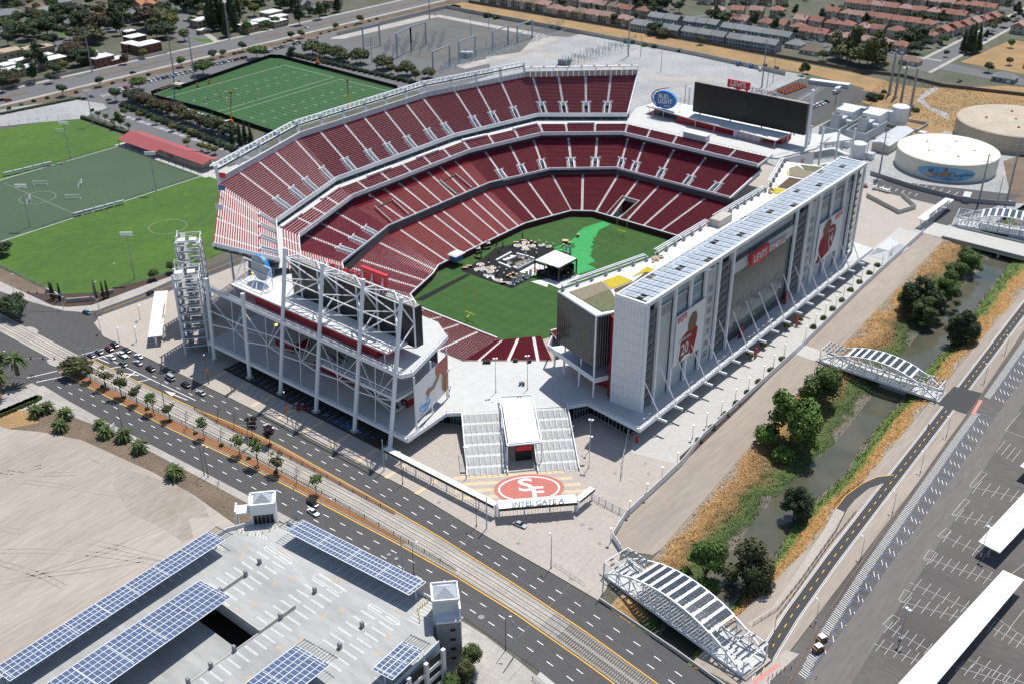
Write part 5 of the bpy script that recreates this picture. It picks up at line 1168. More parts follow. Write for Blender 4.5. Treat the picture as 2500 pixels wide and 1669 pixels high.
def footbridge(label,x0,x1,y0,y1,rot=0,rise=8.2,bright=False):
 t=thing('solar_footbridge',label,'footbridge',((x0+x1)/2,(y0+y1)/2,.3),'solar footbridges over the creek');L_=x1-x0;W2=(y1-y0)/2;cx,cy=(x0+x1)/2,(y0+y1)/2
 co,si=math.cos(rot),math.sin(rot)
 def P(x,y,z):return(cx+co*x-si*y,cy+si*x+co*y,z)
 arch=lambda u:.9+rise*max(0,1-(2*u-1)**2)**.92
 n=10
 s=MB();s.hexa([P(-L_/2,-W2,.15),P(L_/2,-W2,.15),P(L_/2,W2,.15),P(-L_/2,W2,.15),P(-L_/2,-W2,.5),P(L_/2,-W2,.5),P(L_/2,W2,.5),P(-L_/2,W2,.5)]).build('deck','deck_concrete',t)
 for sd in(-1,1):
  y=sd*(W2+.1);s=MB();s.beam(P(-L_/2,y,.5),P(L_/2,y,.5),.45,.9)
  prev=None
  for k in range(25):
   u=k/24;p=P(-L_/2+L_*u,y,arch(u))
   if prev:s.beam(prev,p,.45,.5)
   prev=p
  for k in range(1,n):
   u=k/n;a=P(-L_/2+L_*u,y,.6);b=P(-L_/2+L_*u,y,arch(u));s.beam(a,b,.3)
   u2=(k+1)/n if k>=n/2 else(k+1)/n
   if k<n/2:s.beam(b,P(-L_/2+L_*(k+1)/n,y,.6),.28)
   else:s.beam(a,P(-L_/2+L_*(k+1)/n,y,arch((k+1)/n)),.28)
  s.build('truss',WS,t)
  s=MB();s.beam(P(-L_/2,y*.92,1.6),P(L_/2,y*.92,1.6),.08)
  for k in range(40):s.beam(P(-L_/2+L_*k/39,y*.92,.5),P(-L_/2+L_*k/39,y*.92,1.6),.05)
  s.build('railing',PG,t)
 nb=9;u0,u1=.23,.77
 s=MB()
 for k in range(nb+1):
  u=u0+(u1-u0)*k/nb;z=arch(u)+.15;s.beam(P(-L_/2+L_*u,-W2-.3,z),P(-L_/2+L_*u,W2+.3,z),.85,.16)
 for sd in(-1,1):
  pr=None
  for k in range(13):
   u=u0+(u1-u0)*k/12;p=P(-L_/2+L_*u,sd*(W2+.3),arch(u)+.1)
   if pr:s.beam(pr,p,.35,.3)
   pr=p
 s.build('canopy_rib',WS,t)
 bx=L_*(u1-u0)/nb;lx,ly=(bx-1.1)/2,(2*W2+.2)/6
 pm=MB().bb(-lx/2+.05,lx/2-.05,-ly/2+.05,ly/2-.05,-.04,.04).mesh('solar_panel','solar_dark')
 L0=Vector((cx,cy,.3))
 for k in range(nb):
  ua,ub=u0+(u1-u0)*k/nb,u0+(u1-u0)*(k+1)/nb;za,zb=arch(ua)+.3,arch(ub)+.3;th=math.atan2(zb-za,bx)
  for i in range(2):
   for j in range(6):
    f=(.5+(i-.5)*lx/bx);x=-L_/2+L_*lerp(ua,ub,f);z=lerp(za,zb,f);y=-W2-.1+ly*(j+.5)
    o=inst(pm,'solar_panel',t);o.location=Vector(P(x,y,z))-L0;o.rotation_euler=(0,-th,rot)
 for e in(-1,1):
  s=MB();z=5.3;xa,xb=e*L_/2,e*L_*(.5-u0+.0)
  for y in(-W2,W2):
   s.beam(P(xa,y,z),P(xb,y,z),.2);s.beam(P(xa,y,.4),P(xa,y,z),.3);s.beam(P((xa+xb)/2,y,.4),P((xa+xb)/2,y,z),.25)
  s.beam(P(xa,-W2,z),P(xa,W2,z),.2);s.beam(P((xa+xb)/2,-W2,z),P((xa+xb)/2,W2,z),.2)
  for y in(-W2*.4,W2*.3):s.beam(P(xa,y,z),P(xb,y,z),.12)
  s.build('end_frame',WS,t)
  rnd=random.Random(int(x0)+e)
  for i in range(7):
   for j in range(7):
    if rnd.random()<.36:continue
    x=lerp(xa,xb,(i+.5)/7);y=lerp(-W2,W2,(j+.5)/7);o=inst(pm,'solar_panel',t);o.location=Vector(P(x,y,z+.25))-L0;o.rotation_euler=(0,0,rot);o.scale=(.62,.95,1)
 for e in(-1,1):
  xa,xb=sorted((e*L_/2,e*(L_/2+1.4)));MB().hexa([P(xa,-W2-.5,0),P(xb,-W2-.5,0),P(xb,W2+.5,0),P(xa,W2+.5,0),P(xa,-W2-.5,.5),P(xb,-W2-.5,.5),P(xb,W2+.5,.5),P(xa,W2+.5,.5)]).build('abutment','sidewalk',t)
footbridge('white arched solar footbridge close beside the main road crossing the creek',132.2,181.6,-152.0,-142.6,math.atan2(-8.6,47.5),8.0)
footbridge('white arched solar footbridge in the middle of the creek opposite the tower',126.0,170.6,3.4,11.0,0,7.2)
footbridge('white arched solar footbridge beyond the concrete road bridge near the water tanks',117.5,166,173.5,184,math.atan2(6,30),8.0)
sheet('bridge_approach',[(116,3),(126,3),(126,12),(115.6,12)],.05,'concrete');sheet('bridge_approach',[(172,2),(182,2),(182,20),(172,18)],.06,'asphalt_path')
sheet('bridge_approach',[(182.5,-158),(186,-157),(188,-140),(184.5,-141)],.06,'paver_tan')
rb=thing('road_bridge','plain concrete road bridge over the creek beyond the dirt road','bridge',(140,158,0))
MB().hexa([(106,149.8,-.9),(200,149.9,-.9),(200,168,-.9),(106,166,-.9),(106,149.8,.2),(200,149.9,.2),(200,168,.2),(106,166,.2)]).build('deck','concrete',rb)
MB().beam((119.6,149.9,.5),(200,150,.5),.35,1.5).build('parapet','mesh_grey',rb);MB().beam((121,166.8,.5),(200,168.5,.5),.35,1.1).build('parapet','mesh_grey',rb)
for x in(133,146):MB().bb(x-.4,x+.4,150.5,167,-3.6,-.9).build('pier','concrete',rb)
s=MB();s.beam((136.5,-156.4,.55),(163,-159.6,.55),.3,1.1);s.beam((163,-159.6,.55),(200,-165.5,.55),.3,1.1);o=s.build('bridge_parapet','concrete');tag(o,'low concrete parapet where the main road crosses the creek','parapet')
s=MB();s.hexa([(136.5,-158,-1.2),(200,-166,-1.2),(200,-215,-1.2),(140,-189,-1.2),(136.5,-158,.01),(200,-166,.01),(200,-215,.01),(140,-189,.01)]);o=s.build('road_slab','concrete');o['kind']='structure'
def stair_tower(label,cx,cy,h):
 t=thing('stair_tower',label,'stairs',(cx,cy,0),'open steel stair towers at the stadium corner');a=math.atan2(.62,-.78);co,si=math.cos(a),math.sin(a)
 P=lambda x,y,z:(cx+co*x-si*y,cy+si*x+co*y,z)
 for x in(-6,0,6):
  for y in(-4.2,4.8):
   MB().beam(P(x,y,0),P(x,y,h-(2 if y<0 else 0)),.55).build('post',WS,t)
 nl=int(h/3.5)
 for k in range(nl):
  z=3.5*k
  MB().hexa([P(-6,-4,z+3.35),P(-4,-4,z+3.35),P(-4,4.5,z+3.35),P(-6,4.5,z+3.35),P(-6,-4,z+3.5),P(-4,-4,z+3.5),P(-4,4.5,z+3.5),P(-6,4.5,z+3.5)]).build('landing','mesh_grey',t)
  s=MB()
  s.hexa([P(-4,-3.2,z+1.65),P(5.5,-3.2,z),P(5.5,-1.2,z),P(-4,-1.2,z+1.65),P(-4,-3.2,z+1.8),P(5.5,-3.2,z+.15),P(5.5,-1.2,z+.15),P(-4,-1.2,z+1.8)]);s.hexa([P(-4,1.6,z+1.65),P(5.5,1.6,z+3.35),P(5.5,3.6,z+3.35),P(-4,3.6,z+1.65),P(-4,1.6,z+1.8),P(5.5,1.6,z+3.5),P(5.5,3.6,z+3.5),P(-4,3.6,z+1.8)])
  s.build('stair_flight','mesh_grey',t)
  s=MB()
  for y in(-4.2,4.8):s.beam(P(-6,y,z+3.4),P(6,y,z+3.4),.26)
  s.beam(P(-4,-4.2,z+2.7),P(5.5,-4.2,z+1.1),.14);s.beam(P(-4,4.8,z+2.7),P(5.5,4.8,z+4.4),.14);s.beam(P(-4,-4.2,z+1.7),P(5.5,-4.2,z+.1),.2);s.beam(P(-4,4.8,z+1.7),P(5.5,4.8,z+3.4),.2)
  if k%2==0:s.beam(P(6,-4.2,z+3.4),P(6,4.8,z+6.9),.18);s.beam(P(6,4.8,z+3.4),P(6,-4.2,z+6.9),.18)
  s.beam(P(6,-4.2,z+3.4),P(6,4.8,z+3.4),.22);s.beam(P(-6,-4.2,z+3.4),P(-6,4.8,z+3.4),.22)
  s.build('beam',WS,t)
 for y in(-2,2.4):MB().hexa([P(-7,y-1.4,h+.6),P(-4,y-1.4,h+.6),P(-4,y+1.4,h+.6),P(-7,y+1.4,h+.6),P(-7,y-1.4,h+.9),P(-4,y-1.4,h+.9),P(-4,y+1.4,h+.9),P(-7,y+1.4,h+.9)]).build('roof_cap','white_roof',t)
 MB().poly([P(-6.2,-4.4,.2),P(6.2,-4.4,.2),P(6.2,-4.4,3),P(-6.2,-4.4,3)]).build('screen','mesh_grey',t)
stair_tower('open white steel stair tower at the corner nearer the road',-68.0,-138.6,34)
stair_tower('open white steel stair tower behind the other, farther from the road',-88.5,-122.5,36)
for p,mm,lab in(((-94.2,-100.5,51),'sign_red','small red team flag at the rim corner of the upper deck'),((-86,-107.3,49.6),'paint_blue','small striped national flag below the red flag on the rim'),((-70,-120.5,49.6),PW,'small white state flag on the rim of the striped section')):
 t=thing('flag',lab,'flag',p);MB().tube((p[0],p[1],p[2]-2),(p[0],p[1],p[2]+4),.09,n=5).build('pole',WS,t);MB().hexa([(p[0],p[1],p[2]+1.6),(p[0]+2.2,p[1]+1.6,p[2]+1.4),(p[0]+2.2,p[1]+1.65,p[2]+1.4),(p[0],p[1]+.05,p[2]+1.6),(p[0],p[1],p[2]+3.8),(p[0]+2.2,p[1]+1.6,p[2]+3.6),(p[0]+2.2,p[1]+1.65,p[2]+3.6),(p[0],p[1]+.05,p[2]+3.8)]).build('cloth',mm,t)
# ================================================================== parking garage (north of the road)
GZ=11.6
ga=thing('parking_garage','pale concrete parking garage with roof deck parking and blue solar canopies','building',(84,-235,0))
RX0,RX1,RY1=65,84,-230.2
def slab(pts,z=GZ):MB().prism(pts,z-.5,z).build('roof_deck','garage_deck',ga)
slab([(45.5,-210.5),(49,-203),(56,-197.5),(110.6,-194.4),(118.5,-203.5),(121.5,-204.6),(123.6,-228),(123.6,-330),(84.2,-330),(84.2,-230.0),(65,-230.0),(60,-230.0),(60,-330),(46.5,-330)])
MB().hexa([(60,-330,GZ-5.2),(84.2,-330,GZ-5.2),(84.2,-262,GZ-3.3),(60,-262,GZ-3.3),(60,-330,GZ-4.8),(84.2,-330,GZ-4.8),(84.2,-262,GZ-2.9),(60,-262,GZ-2.9)]).build('ramp_deck','garage_deck',ga)
MB().hexa([(60,-262,GZ-3.3),(84.2,-262,GZ-3.3),(84.2,-236,GZ-2.6),(60,-236,GZ-2.6),(60,-262,GZ-2.9),(84.2,-262,GZ-2.9),(84.2,-236,GZ-2.2),(60,-236,GZ-2.2)]).build('ramp_deck','garage_deck',ga)
s=MB()
for p,q in(((45.5,-210.5),(46.5,-330)),((49,-203),(45.5,-210.5)),((56,-197.5),(111,-194.3)),((121.6,-204.6),(123.6,-228)),((123.6,-228),(123.6,-330))):
 d=math.dist(p,q);s.beam((*p,GZ/2+.55),(*q,GZ/2+.55),.3,GZ+1.1)
s.build('parapet_wall','garage_wall',ga)
MB().beam((65,-230.2,GZ-.9),(84.4,-230.2,GZ-.9),.35,4.0).build('ramp_wall','concrete',ga)
MB().beam((84.3,-230,GZ+.2),(84.3,-218.6,GZ+.5),.35,1.3).build('ramp_wall','concrete',ga);MB().beam((64.8,-226.8,GZ+.4),(64.6,-219.6,GZ+.5),.35,1.2).build('ramp_wall','concrete',ga)
MB().beam((84.3,-230,GZ-1.4),(84.3,-330,GZ-2),.3,3.4).build('ramp_wall','concrete',ga);MB().beam((60,-230,GZ-1.4),(60,-330,GZ-2),.3,3.4).build('ramp_wall','concrete',ga)
def postat(x,y):MB().bb(x-.5,x+.5,y-.35,y+.35,GZ+.0,GZ+1.7).build('lamp_plinth','block_grey',ga)
for x,y in((64.6,-219),(64.8,-227.4),(84.4,-223.6),(63.5,-213.4),(83.8,-211.6),(84.3,-238),(84.3,-245),(84.3,-251.5),(102.6,-212.5),(103.6,-221)):postat(x,y)
s=MB()
def bays(x0,x1,y0,y1,n,z=GZ+.012,sm=s):
 for k in range(n+1):
  y=lerp(y0,y1,k/n)
  for o in(-.17,.17):sm.beam((x0,y+o,z),(x1,y+o,z),.16,.004)
bays(46.6,51.6,-216,-326,40);bays(59.2,64.0,-208,-227,7);bays(65.4,70.4,-208,-229,8);bays(79.2,84.0,-206,-227,8);bays(85,90,-206,-262,21);bays(98,103,-206,-240,13);bays(104.5,109.5,-206,-226,8);bays(117,122.6,-211,-228,6)
for k in range(17):
 x=60+k*2.75
 for o in(-.16,.16):s.beam((x+o,-197.2,GZ+.012),(x+o,-202.4,GZ+.012),.11,.004)
for cx,cy in((64.6,-208),(83.8,-207),(103.6,-206)):
 lp=[(cx-4.6,cy-.9),(cx+4.6,cy-.9),(cx+5.3,cy-.4),(cx+5.3,cy+.4),(cx+4.6,cy+.9),(cx-4.6,cy+.9),(cx-5.3,cy+.4),(cx-5.3,cy-.4)]
 for a,b in zip(lp,lp[1:]+lp[:1]):s.beam((*a,GZ+.013),(*b,GZ+.013),.16,.004)
for k in range(9):s.beam((46.8+k*1.1,-204.4-k*.1,GZ+.013),(48.6+k*1.1,-208.6+k*.35,GZ+.013),.2,.004)
for k in range(8):s.beam((109.6,-203.4+k*1.15,GZ+.013),(113.5,-203.0+k*1.15,GZ+.013),.2,.004)
s.build('bay_marking','paint_white',ga)['kind']='stuff'
s=MB()
for x,y,r in((56,-212,.7),(57.5,-214.5,3.8),(75,-212,0),(73,-215.5,3.14),(75,-225,.0),(73,-228,3.14),(94,-212,0),(92,-216,3.1),(94,-226,0),(92,-230,3.1),(66,-204.6,1.57),(64,-206.4,-1.57),(86,-203.4,1.57),(84,-205.2,-1.57),(106,-203,1.57),(110,-211,0),(112,-216,3.1),(94,-242,0),(92,-246,3.1)):
 c,n_=math.cos(r),math.sin(r)
 f=lambda a,b:(x+a*-n_-b*c,y+a*c-b*n_,GZ+.014)
 s.poly([f(-1.3,.12),f(-1.3,-.12),f(.9,-.12),f(.9,.12)]);s.poly([f(1.4,0),f(.3,.8),f(.2,.55),f(.9,0)]);s.poly([f(1.4,0),f(.9,0),f(.2,-.55),f(.3,-.8)])
s.build('arrow_marking','paint_cream',ga)['kind']='stuff'
def solar_canopy(label,p0,p1,width,nx,ny,z,slope,gap_ends=True,cols=True):
 """p0->p1 long axis of the centre line"""
 p0,p1=Vector((*p0,0)),Vector((*p1,0));d=(p1-p0);L_=d.length;d.normalize();n=Vector((d.y,-d.x,0));rz=math.atan2(d.y,d.x)
 c=(p0+p1)/2;t=thing('solar_canopy',label,'solar canopy',(c.x,c.y,GZ),'solar canopies on the garage roof')
 lx,ly=L_/nx,width/ny
 pm=MB().bb(-lx/2+.07,lx/2-.07,-ly/2+.10,ly/2-.10,-.04,.04).mesh('solar_panel','solar_blue')
 for i in range(nx):
  for j in range(ny):
   y=-width/2+ly*(j+.5);q=p0+d*(lx*(i+.5))-n*y
   o=inst(pm,'solar_panel',t);o.location=(q.x-c.x,q.y-c.y,z-GZ+y*slope);o.rotation_euler=(math.atan(slope),0,rz)
 s=MB();half=width/2
 MB_=lambda u,y:(p0.x+d.x*u-n.x*y,p0.y+d.y*u-n.y*y,z-.03+y*slope)
 for j in range(ny+1):s.beam(MB_(0,-half+ly*j),MB_(L_,-half+ly*j),.2,.1)
 for i in range(nx+1):s.beam(MB_(lx*i,-half),MB_(lx*i,half),.14,.06)
 s.build('panel_frame',WS,t)
 s=MB();k=0;m=max(2,int(L_/9))
 for k in range(m+1):
  u=.8+(L_-1.6)*k/m;s.beam(MB_(u,-half*.9),MB_(u,half*.9),.3,.35)
 s.beam(MB_(.3,0),MB_(L_-.3,0),.35,.4);s.build('purlin',PG,t)
 for k in range(m+1):
  u=.8+(L_-1.6)*k/m;a=MB_(u,0);MB().tube((a[0],a[1],GZ),(a[0],a[1],a[2]-.1),.22,n=6).build('post',PG,t)
 if gap_ends:
  s=MB()
  for j in range(ny*2):s.beam(MB_(-3.0,-half+ly*j/2+.3),MB_(0,-half+ly*j/2+.3),.1)
  s.beam(MB_(-2.6,-half),MB_(-2.6,half),.14);s.build('bare_rafter','dark_steel',t)
 return t
solar_canopy('long blue solar canopy along the garage edge beside the vacant dirt lot',(49.2,-216.2),(51.8,-279.5),7.4,46,4,15.6,.10)
solar_canopy('broad blue solar canopy over the sunken garage ramp',(66.4,-229.6),(69.0,-296),12.6,46,6,15.6,.10,False)
solar_canopy('blue solar canopy along the garage edge beside the road',(62.2,-199.8),(106.9,-196.6),6.6,37,4,15.6,-.08)
solar_canopy('broad blue solar canopy standing alone mid-deck near the bare rafters',(103.4,-229.2),(104.6,-290),12.2,42,6,15.6,.10)
solar_canopy('small blue solar canopy at the garage corner beside the tall lift tower',(120.2,-212.0),(120.9,-223.2),6.4,9,4,15.8,.08)
for k in range(3):
 z=1.2+k*3.5
 MB().beam((123.9,-206,z+.6),(124.4,-260,z+.6),.3,1.2).build('spandrel',PW,ga)
 MB().poly([(123.7,-206,z+1.2),(124.0,-260,z+1.2),(124.0,-260,z+3.4),(123.7,-206,z+3.4)]).build('level_opening','black',ga)
for y in(-206,-212,-218,-226,-236,-246):MB().bb(123.8,124.7,y-.5,y+.5,0,GZ+1).build('pier',PW,ga)
for y0,y1 in((-218.5,-226),(-228,-236)):MB().bb(124.6,124.9,y1,y0,.5,GZ+.6).build('mesh_screen','block_grey',ga)
lt=thing('lift_tower','tall grey block lift tower with pyramid metal roof at the garage corner','building',(116.5,-196.5,0))
LC=Vector((116.3,-196.4,0));la=Vector((.69,.725,0));lb=Vector((.725,-.69,0))
def lp_(a,b,z):p=LC+la*a+lb*b;return(p.x,p.y,z)
def lbox(a0,a1,b0,b1,z0,z1,name,m):MB().hexa([lp_(a0,b0,z0),lp_(a0,b1,z0),lp_(a1,b1,z0),lp_(a1,b0,z0),lp_(a0,b0,z1),lp_(a0,b1,z1),lp_(a1,b1,z1),lp_(a1,b0,z1)]).build(name,m,lt)
HT=19.6
lbox(-3.2,3.2,-3.2,3.2,0,HT,'shaft_wall','garage_wall');lbox(-2.6,3.4,3.2,5.2,0,14.2,'stair_wall','block_grey');lbox(3.2,3.7,-2.4,4.6,0,HT-1.6,'fin_wall',PW)
for a,b in(((-3.3,3.3),(3.3,3.3)),((-3.3,-3.3),(3.3,-3.3)),((-3.3,3.3),(-3.3,-3.3)),((3.3,3.3),(3.3,-3.3))):MB().beam(lp_(*a,HT+.2),lp_(*b,HT+.2),.4,.7).build('parapet',PW,lt)
P=[lp_(-2.9,2.9,HT),lp_(2.9,2.9,HT),lp_(2.9,-2.9,HT),lp_(-2.9,-2.9,HT)];c=lp_(0,0,HT+2)
for a,b in zip(P,P[1:]+P[:1]):
 MB().poly([a,b,c]).build('roof_slope','metal_roof',lt);s=MB()
 for k in range(1,10):s.beam(Vector(a).lerp(Vector(c),k/10)+Vector((0,0,.04)),Vector(b).lerp(Vector(c),k/10)+Vector((0,0,.04)),.06)
 s.build('roof_seam','garage_wall',lt)
MB().hexa([lp_(-2.6,5.2,14.2),lp_(3.4,5.2,14.2),lp_(3.4,3.2,15.4),lp_(-2.6,3.2,15.4),lp_(-2.6,5.2,14.5),lp_(3.4,5.2,14.5),lp_(3.4,3.2,15.7),lp_(-2.6,3.2,15.7)]).build('lean_to_roof','garage_wall',lt)
MB().beam(lp_(-2.7,5.3,14.5),lp_(3.5,5.3,14.5),.3,.6).build('parapet',PW,lt)
for k in range(4):MB().hexa([lp_(.8,5.2,1.6+k*3.2),lp_(2.1,5.2,1.6+k*3.2),lp_(2.1,5.26,1.6+k*3.2),lp_(.8,5.26,1.6+k*3.2),lp_(.8,5.2,2.5+k*3.2),lp_(2.1,5.2,2.5+k*3.2),lp_(2.1,5.26,2.5+k*3.2),lp_(.8,5.26,2.5+k*3.2)]).build('window','black',lt)
kv=thing('lift_pavilion','small white glass-fronted pavilion with pyramid roof on the garage corner','building',(51,-201.5,GZ))
co=Vector((48.9,-204.4,0));ax=Vector((.66,.75,0));bx_=Vector((-.75,.66,0))
def kp(a,b,z):p=co+ax*a+bx_*b;return(p.x,p.y,z)
MB().hexa([kp(0,.4,GZ-8),kp(7,.4,GZ-8),kp(7,6,GZ-8),kp(0,6,GZ-8),kp(0,.4,GZ+6.4),kp(7,.4,GZ+6.4),kp(7,6,GZ+6.4),kp(0,6,GZ+6.4)]).build('wall',PW,kv)
for k in range(5):MB().hexa([kp(.7+k*1.15,.25,GZ+.1),kp(1.7+k*1.15,.25,GZ+.1),kp(1.7+k*1.15,.38,GZ+.1),kp(.7+k*1.15,.38,GZ+.1),kp(.7+k*1.15,.25,GZ+3),kp(1.7+k*1.15,.25,GZ+3),kp(1.7+k*1.15,.38,GZ+3),kp(.7+k*1.15,.38,GZ+3)]).build('window_pane','glass_dark',kv)
P=[kp(.5,.8,GZ+6.2),kp(6.5,.8,GZ+6.2),kp(6.5,5.6,GZ+6.2),kp(.5,5.6,GZ+6.2)];c=kp(3.5,3.2,GZ+8.6)
for a,b in zip(P,P[1:]+P[:1]):
 MB().poly([a,b,c]).build('roof_slope','metal_roof',kv)
 s=MB()
 for k in range(1,9):s.beam(Vector(a).lerp(Vector(c),k/9)+Vector((0,0,.04)),Vector(b).lerp(Vector(c),k/9)+Vector((0,0,.04)),.06)
 s.build('roof_seam','garage_wall',kv)
s=MB()
for a,b in((0,0),):pass
for(a,b),(c_,d_)in(((0,.3),(7,.3)),((7,.3),(7,6.1)),((7,6.1),(0,6.1)),((0,6.1),(0,.3))):s.beam(kp(a,b,GZ+6.6),kp(c_,d_,GZ+6.6),.6,.7)
s.build('parapet',PW,kv)
MB().hexa([kp(-4,1.5,GZ+3.2),kp(0,1.5,GZ+3.2),kp(0,5.5,GZ+3.2),kp(-4,5.5,GZ+3.2),kp(-4,1.5,GZ+3.5),kp(0,1.5,GZ+3.5),kp(0,5.5,GZ+3.5),kp(-4,5.5,GZ+3.5)]).build('side_roof',PW,kv)
MB().hexa([kp(-4.5,1.3,GZ-8),kp(-4,1.3,GZ-8),kp(-4,5.7,GZ-8),kp(-4.5,5.7,GZ-8),kp(-4.5,1.3,GZ+4.4),kp(-4,1.3,GZ+4.4),kp(-4,5.7,GZ+4.4),kp(-4.5,5.7,GZ+4.4)]).build('side_wall',PW,kv)
for i,(a,b)in enumerate(((-4,-1.2),(-2.6,-2.6),(-1,-4),(1.2,-4.4),(3.2,-4.2),(5.2,-3.4),(6.6,-2.2),(7.4,-.6))):
 p=kp(a,b,GZ);o=MB().tube((p[0],p[1],GZ),(p[0],p[1],GZ+1.1),.13,n=6).build('bollard','yellow_post');tag(o,'short yellow bollard on the garage deck before the glass pavilion','bollard','yellow bollards by the pavilion')
for i in range(8):
 p=(110.6+.35*(i%2)*0,-202.6+i*1.25);q=(109.4+(.0 if i<5 else(i-4)*1.1),-195.8-i*.9);o=MB().tube((q[0],q[1],GZ),(q[0],q[1],GZ+1.1),.13,n=6).build('bollard','yellow_post');tag(o,'short yellow bollard on the garage deck beside the lift tower','bollard','yellow bollards by the lift tower')
# ================================================================== prototypes: trees, palms, cars, lamps, people
PROTO=bpy.data.collections.new('prototypes')
def crown_mesh(name,lobes,n,leaf,seed,m,core=.74,flat=1.0):
 rnd=random.Random(seed);s=MB()
 if core:
  for(cx,cy,cz,rx,ry,rz)in lobes:
   k=len(s.v);U,V=8,5
   for j in range(V+1):
    ph=math.pi*j/V
    for i in range(U):
     th=2*math.pi*i/U+j*.4;q=core*rnd.uniform(.82,1.1)
     s.v.append((cx+rx*q*math.sin(ph)*math.cos(th),cy+ry*q*math.sin(ph)*math.sin(th),cz+rz*q*math.cos(ph)))
   for j in range(V):
    for i in range(U):
     a=k+j*U+i;b=k+j*U+(i+1)%U;s.f.append((a,a+U,b+U,b));s.m.append(0)
 wts=[l[3]*l[4]+l[3]*l[5]for l in lobes]
 for q in range(n):
  cx,cy,cz,rx,ry,rz=rnd.choices(lobes,wts)[0]
  while True:
   d=Vector((rnd.gauss(0,1),rnd.gauss(0,1),rnd.gauss(.15,1)))
   if d.length>.1:break
  d.normalize();f=rnd.uniform(.72,1.08)
  c=Vector((cx+d.x*rx*f,cy+d.y*ry*f,cz+d.z*rz*f));nn=(d+Vector((rnd.uniform(-.8,.8),rnd.uniform(-.8,.8),rnd.uniform(-.3,.9)))).normalized()
  a=nn.cross(Vector((rnd.gauss(0,1),rnd.gauss(0,1),rnd.gauss(0,1)))).normalized();b=nn.cross(a);sz=leaf*rnd.uniform(.55,1.35)
  s.poly([c-a*sz-b*sz*.3,c+b*sz*.75,c+a*sz-b*sz*.2,c-b*sz*.7])
 return s.mesh(name,m)
def trunk_mesh(name,h,r,limbs,seed,m='bark'):
 rnd=random.Random(seed);s=MB();s.tube((0,0,-.3),(rnd.uniform(-.1,.1),rnd.uniform(-.1,.1),h),r,r*.6,n=7)
 for k in range(limbs):
  a=2*math.pi*k/limbs+rnd.uniform(-.5,.5);l=h*rnd.uniform(.6,1.0);z=h*rnd.uniform(.7,.98)
  p=(0,0,z);q=(math.cos(a)*l*.6,math.sin(a)*l*.6,z+l*.75);s.tube(p,q,r*.5,r*.2,n=5)
  for j in range(2):
   b=a+rnd.uniform(-.8,.8);s.tube(q,(q[0]+math.cos(b)*l*.35,q[1]+math.sin(b)*l*.35,q[2]+l*.4),r*.2,r*.06,n=4)
 return s.mesh(name,m)
def lobes_for(kind,seed):
 rnd=random.Random(seed);L_=[]
 if kind=='round':
  L_=[(0,0,5.2,2.6,2.6,2.2)]+[(1.9*math.cos(a),1.9*math.sin(a),4.4+rnd.uniform(-.6,1.4),1.7,1.7,1.5)for a in[k*1.05+rnd.random()for k in range(6)]]
 elif kind=='tall':
  L_=[(0,0,6,2.0,2.0,2.6),(.8,.6,8.2,1.7,1.7,2.1),(-.9,-.5,4.2,2.1,2.1,1.7),(1.2,-1.1,5,1.6,1.6,1.6),(-1.1,1.2,6.4,1.5,1.5,1.7)]
 elif kind=='conifer':
  L_=[(rnd.uniform(-.2,.2),rnd.uniform(-.2,.2),2+k*1.7,2.3*(1-k/7.5),2.3*(1-k/7.5),1.5)for k in range(7)]
 elif kind=='cypress':
  L_=[(0,0,1.2+k*1.25,.75*(1-.13*k),.75*(1-.13*k),1.1)for k in range(5)]
 elif kind=='young':
  L_=[(math.cos(a)*1.2*rnd.uniform(.4,1),math.sin(a)*1.2*rnd.uniform(.4,1),3.0+rnd.uniform(0,2.4),rnd.uniform(.6,1.0),rnd.uniform(.6,1.0),rnd.uniform(.4,.8))for a in[k*.9 for k in range(9)]]
 elif kind=='wide':
  L_=[(0,0,4.6,3.0,3.0,2.0)]+[(2.7*math.cos(a),2.7*math.sin(a),4.0+rnd.uniform(-.8,1.2),1.9,1.9,1.4)for a in[k*.9+rnd.random()*.5 for k in range(7)]]
 elif kind=='creek':
  for k in range(22):
   a,f,z=rnd.uniform(0,6.28),rnd.random()**.6,rnd.random();r=2.9*f*(1-.45*z);q=rnd.uniform(.65,1.35);L_.append((r*math.cos(a),r*math.sin(a),2.2+5.2*z*(1-.25*f)+rnd.uniform(-.4,.4),q,q*rnd.uniform(.8,1.2),q*rnd.uniform(.6,.95)))
 elif kind=='bush':
  L_=[(0,0,.9,1.2,1.2,.9),(.8,.3,.7,.9,.9,.7),(-.6,.6,.8,.9,.9,.7),(-.2,-.8,.6,.9,.9,.6)]
 return L_
TREE={}
def tree_proto(key,kind,leafm,n,leaf,seed,th=3.2,tr=.22,limbs=4,core=.74):
 TREE[key]=(trunk_mesh('trunk',th,tr,limbs,seed),crown_mesh('crown',lobes_for(kind,seed),n,leaf,seed,leafm,core))
for i,(lm)in enumerate(('leaf_dark','leaf_mid','leaf_olive','leaf_brown','leaf_yellow')):
 tree_proto('far%d'%i,'round',lm,520,.42,20+i);tree_proto('wide%d'%i,'wide',lm,700,.45,40+i)
tree_proto('tall0','tall','leaf_dark',700,.42,60);tree_proto('tall1','tall','leaf_olive',700,.42,61);tree_proto('tall2','tall','leaf_mid',700,.42,62)
tree_proto('conifer','conifer','leaf_dark',800,.42,63,6,.3,0);tree_proto('cypress','cypress','leaf_dark',420,.24,64,1,.15,0)
for i in range(3):tree_proto('young%d'%i,'young',('leaf_mid','leaf_olive','leaf_mid')[i],330,.27,70+i,2.6,.12,5,core=.35)
tree_proto('purple','young','leaf_purple',520,.25,75,2.2,.12,5,core=.5)
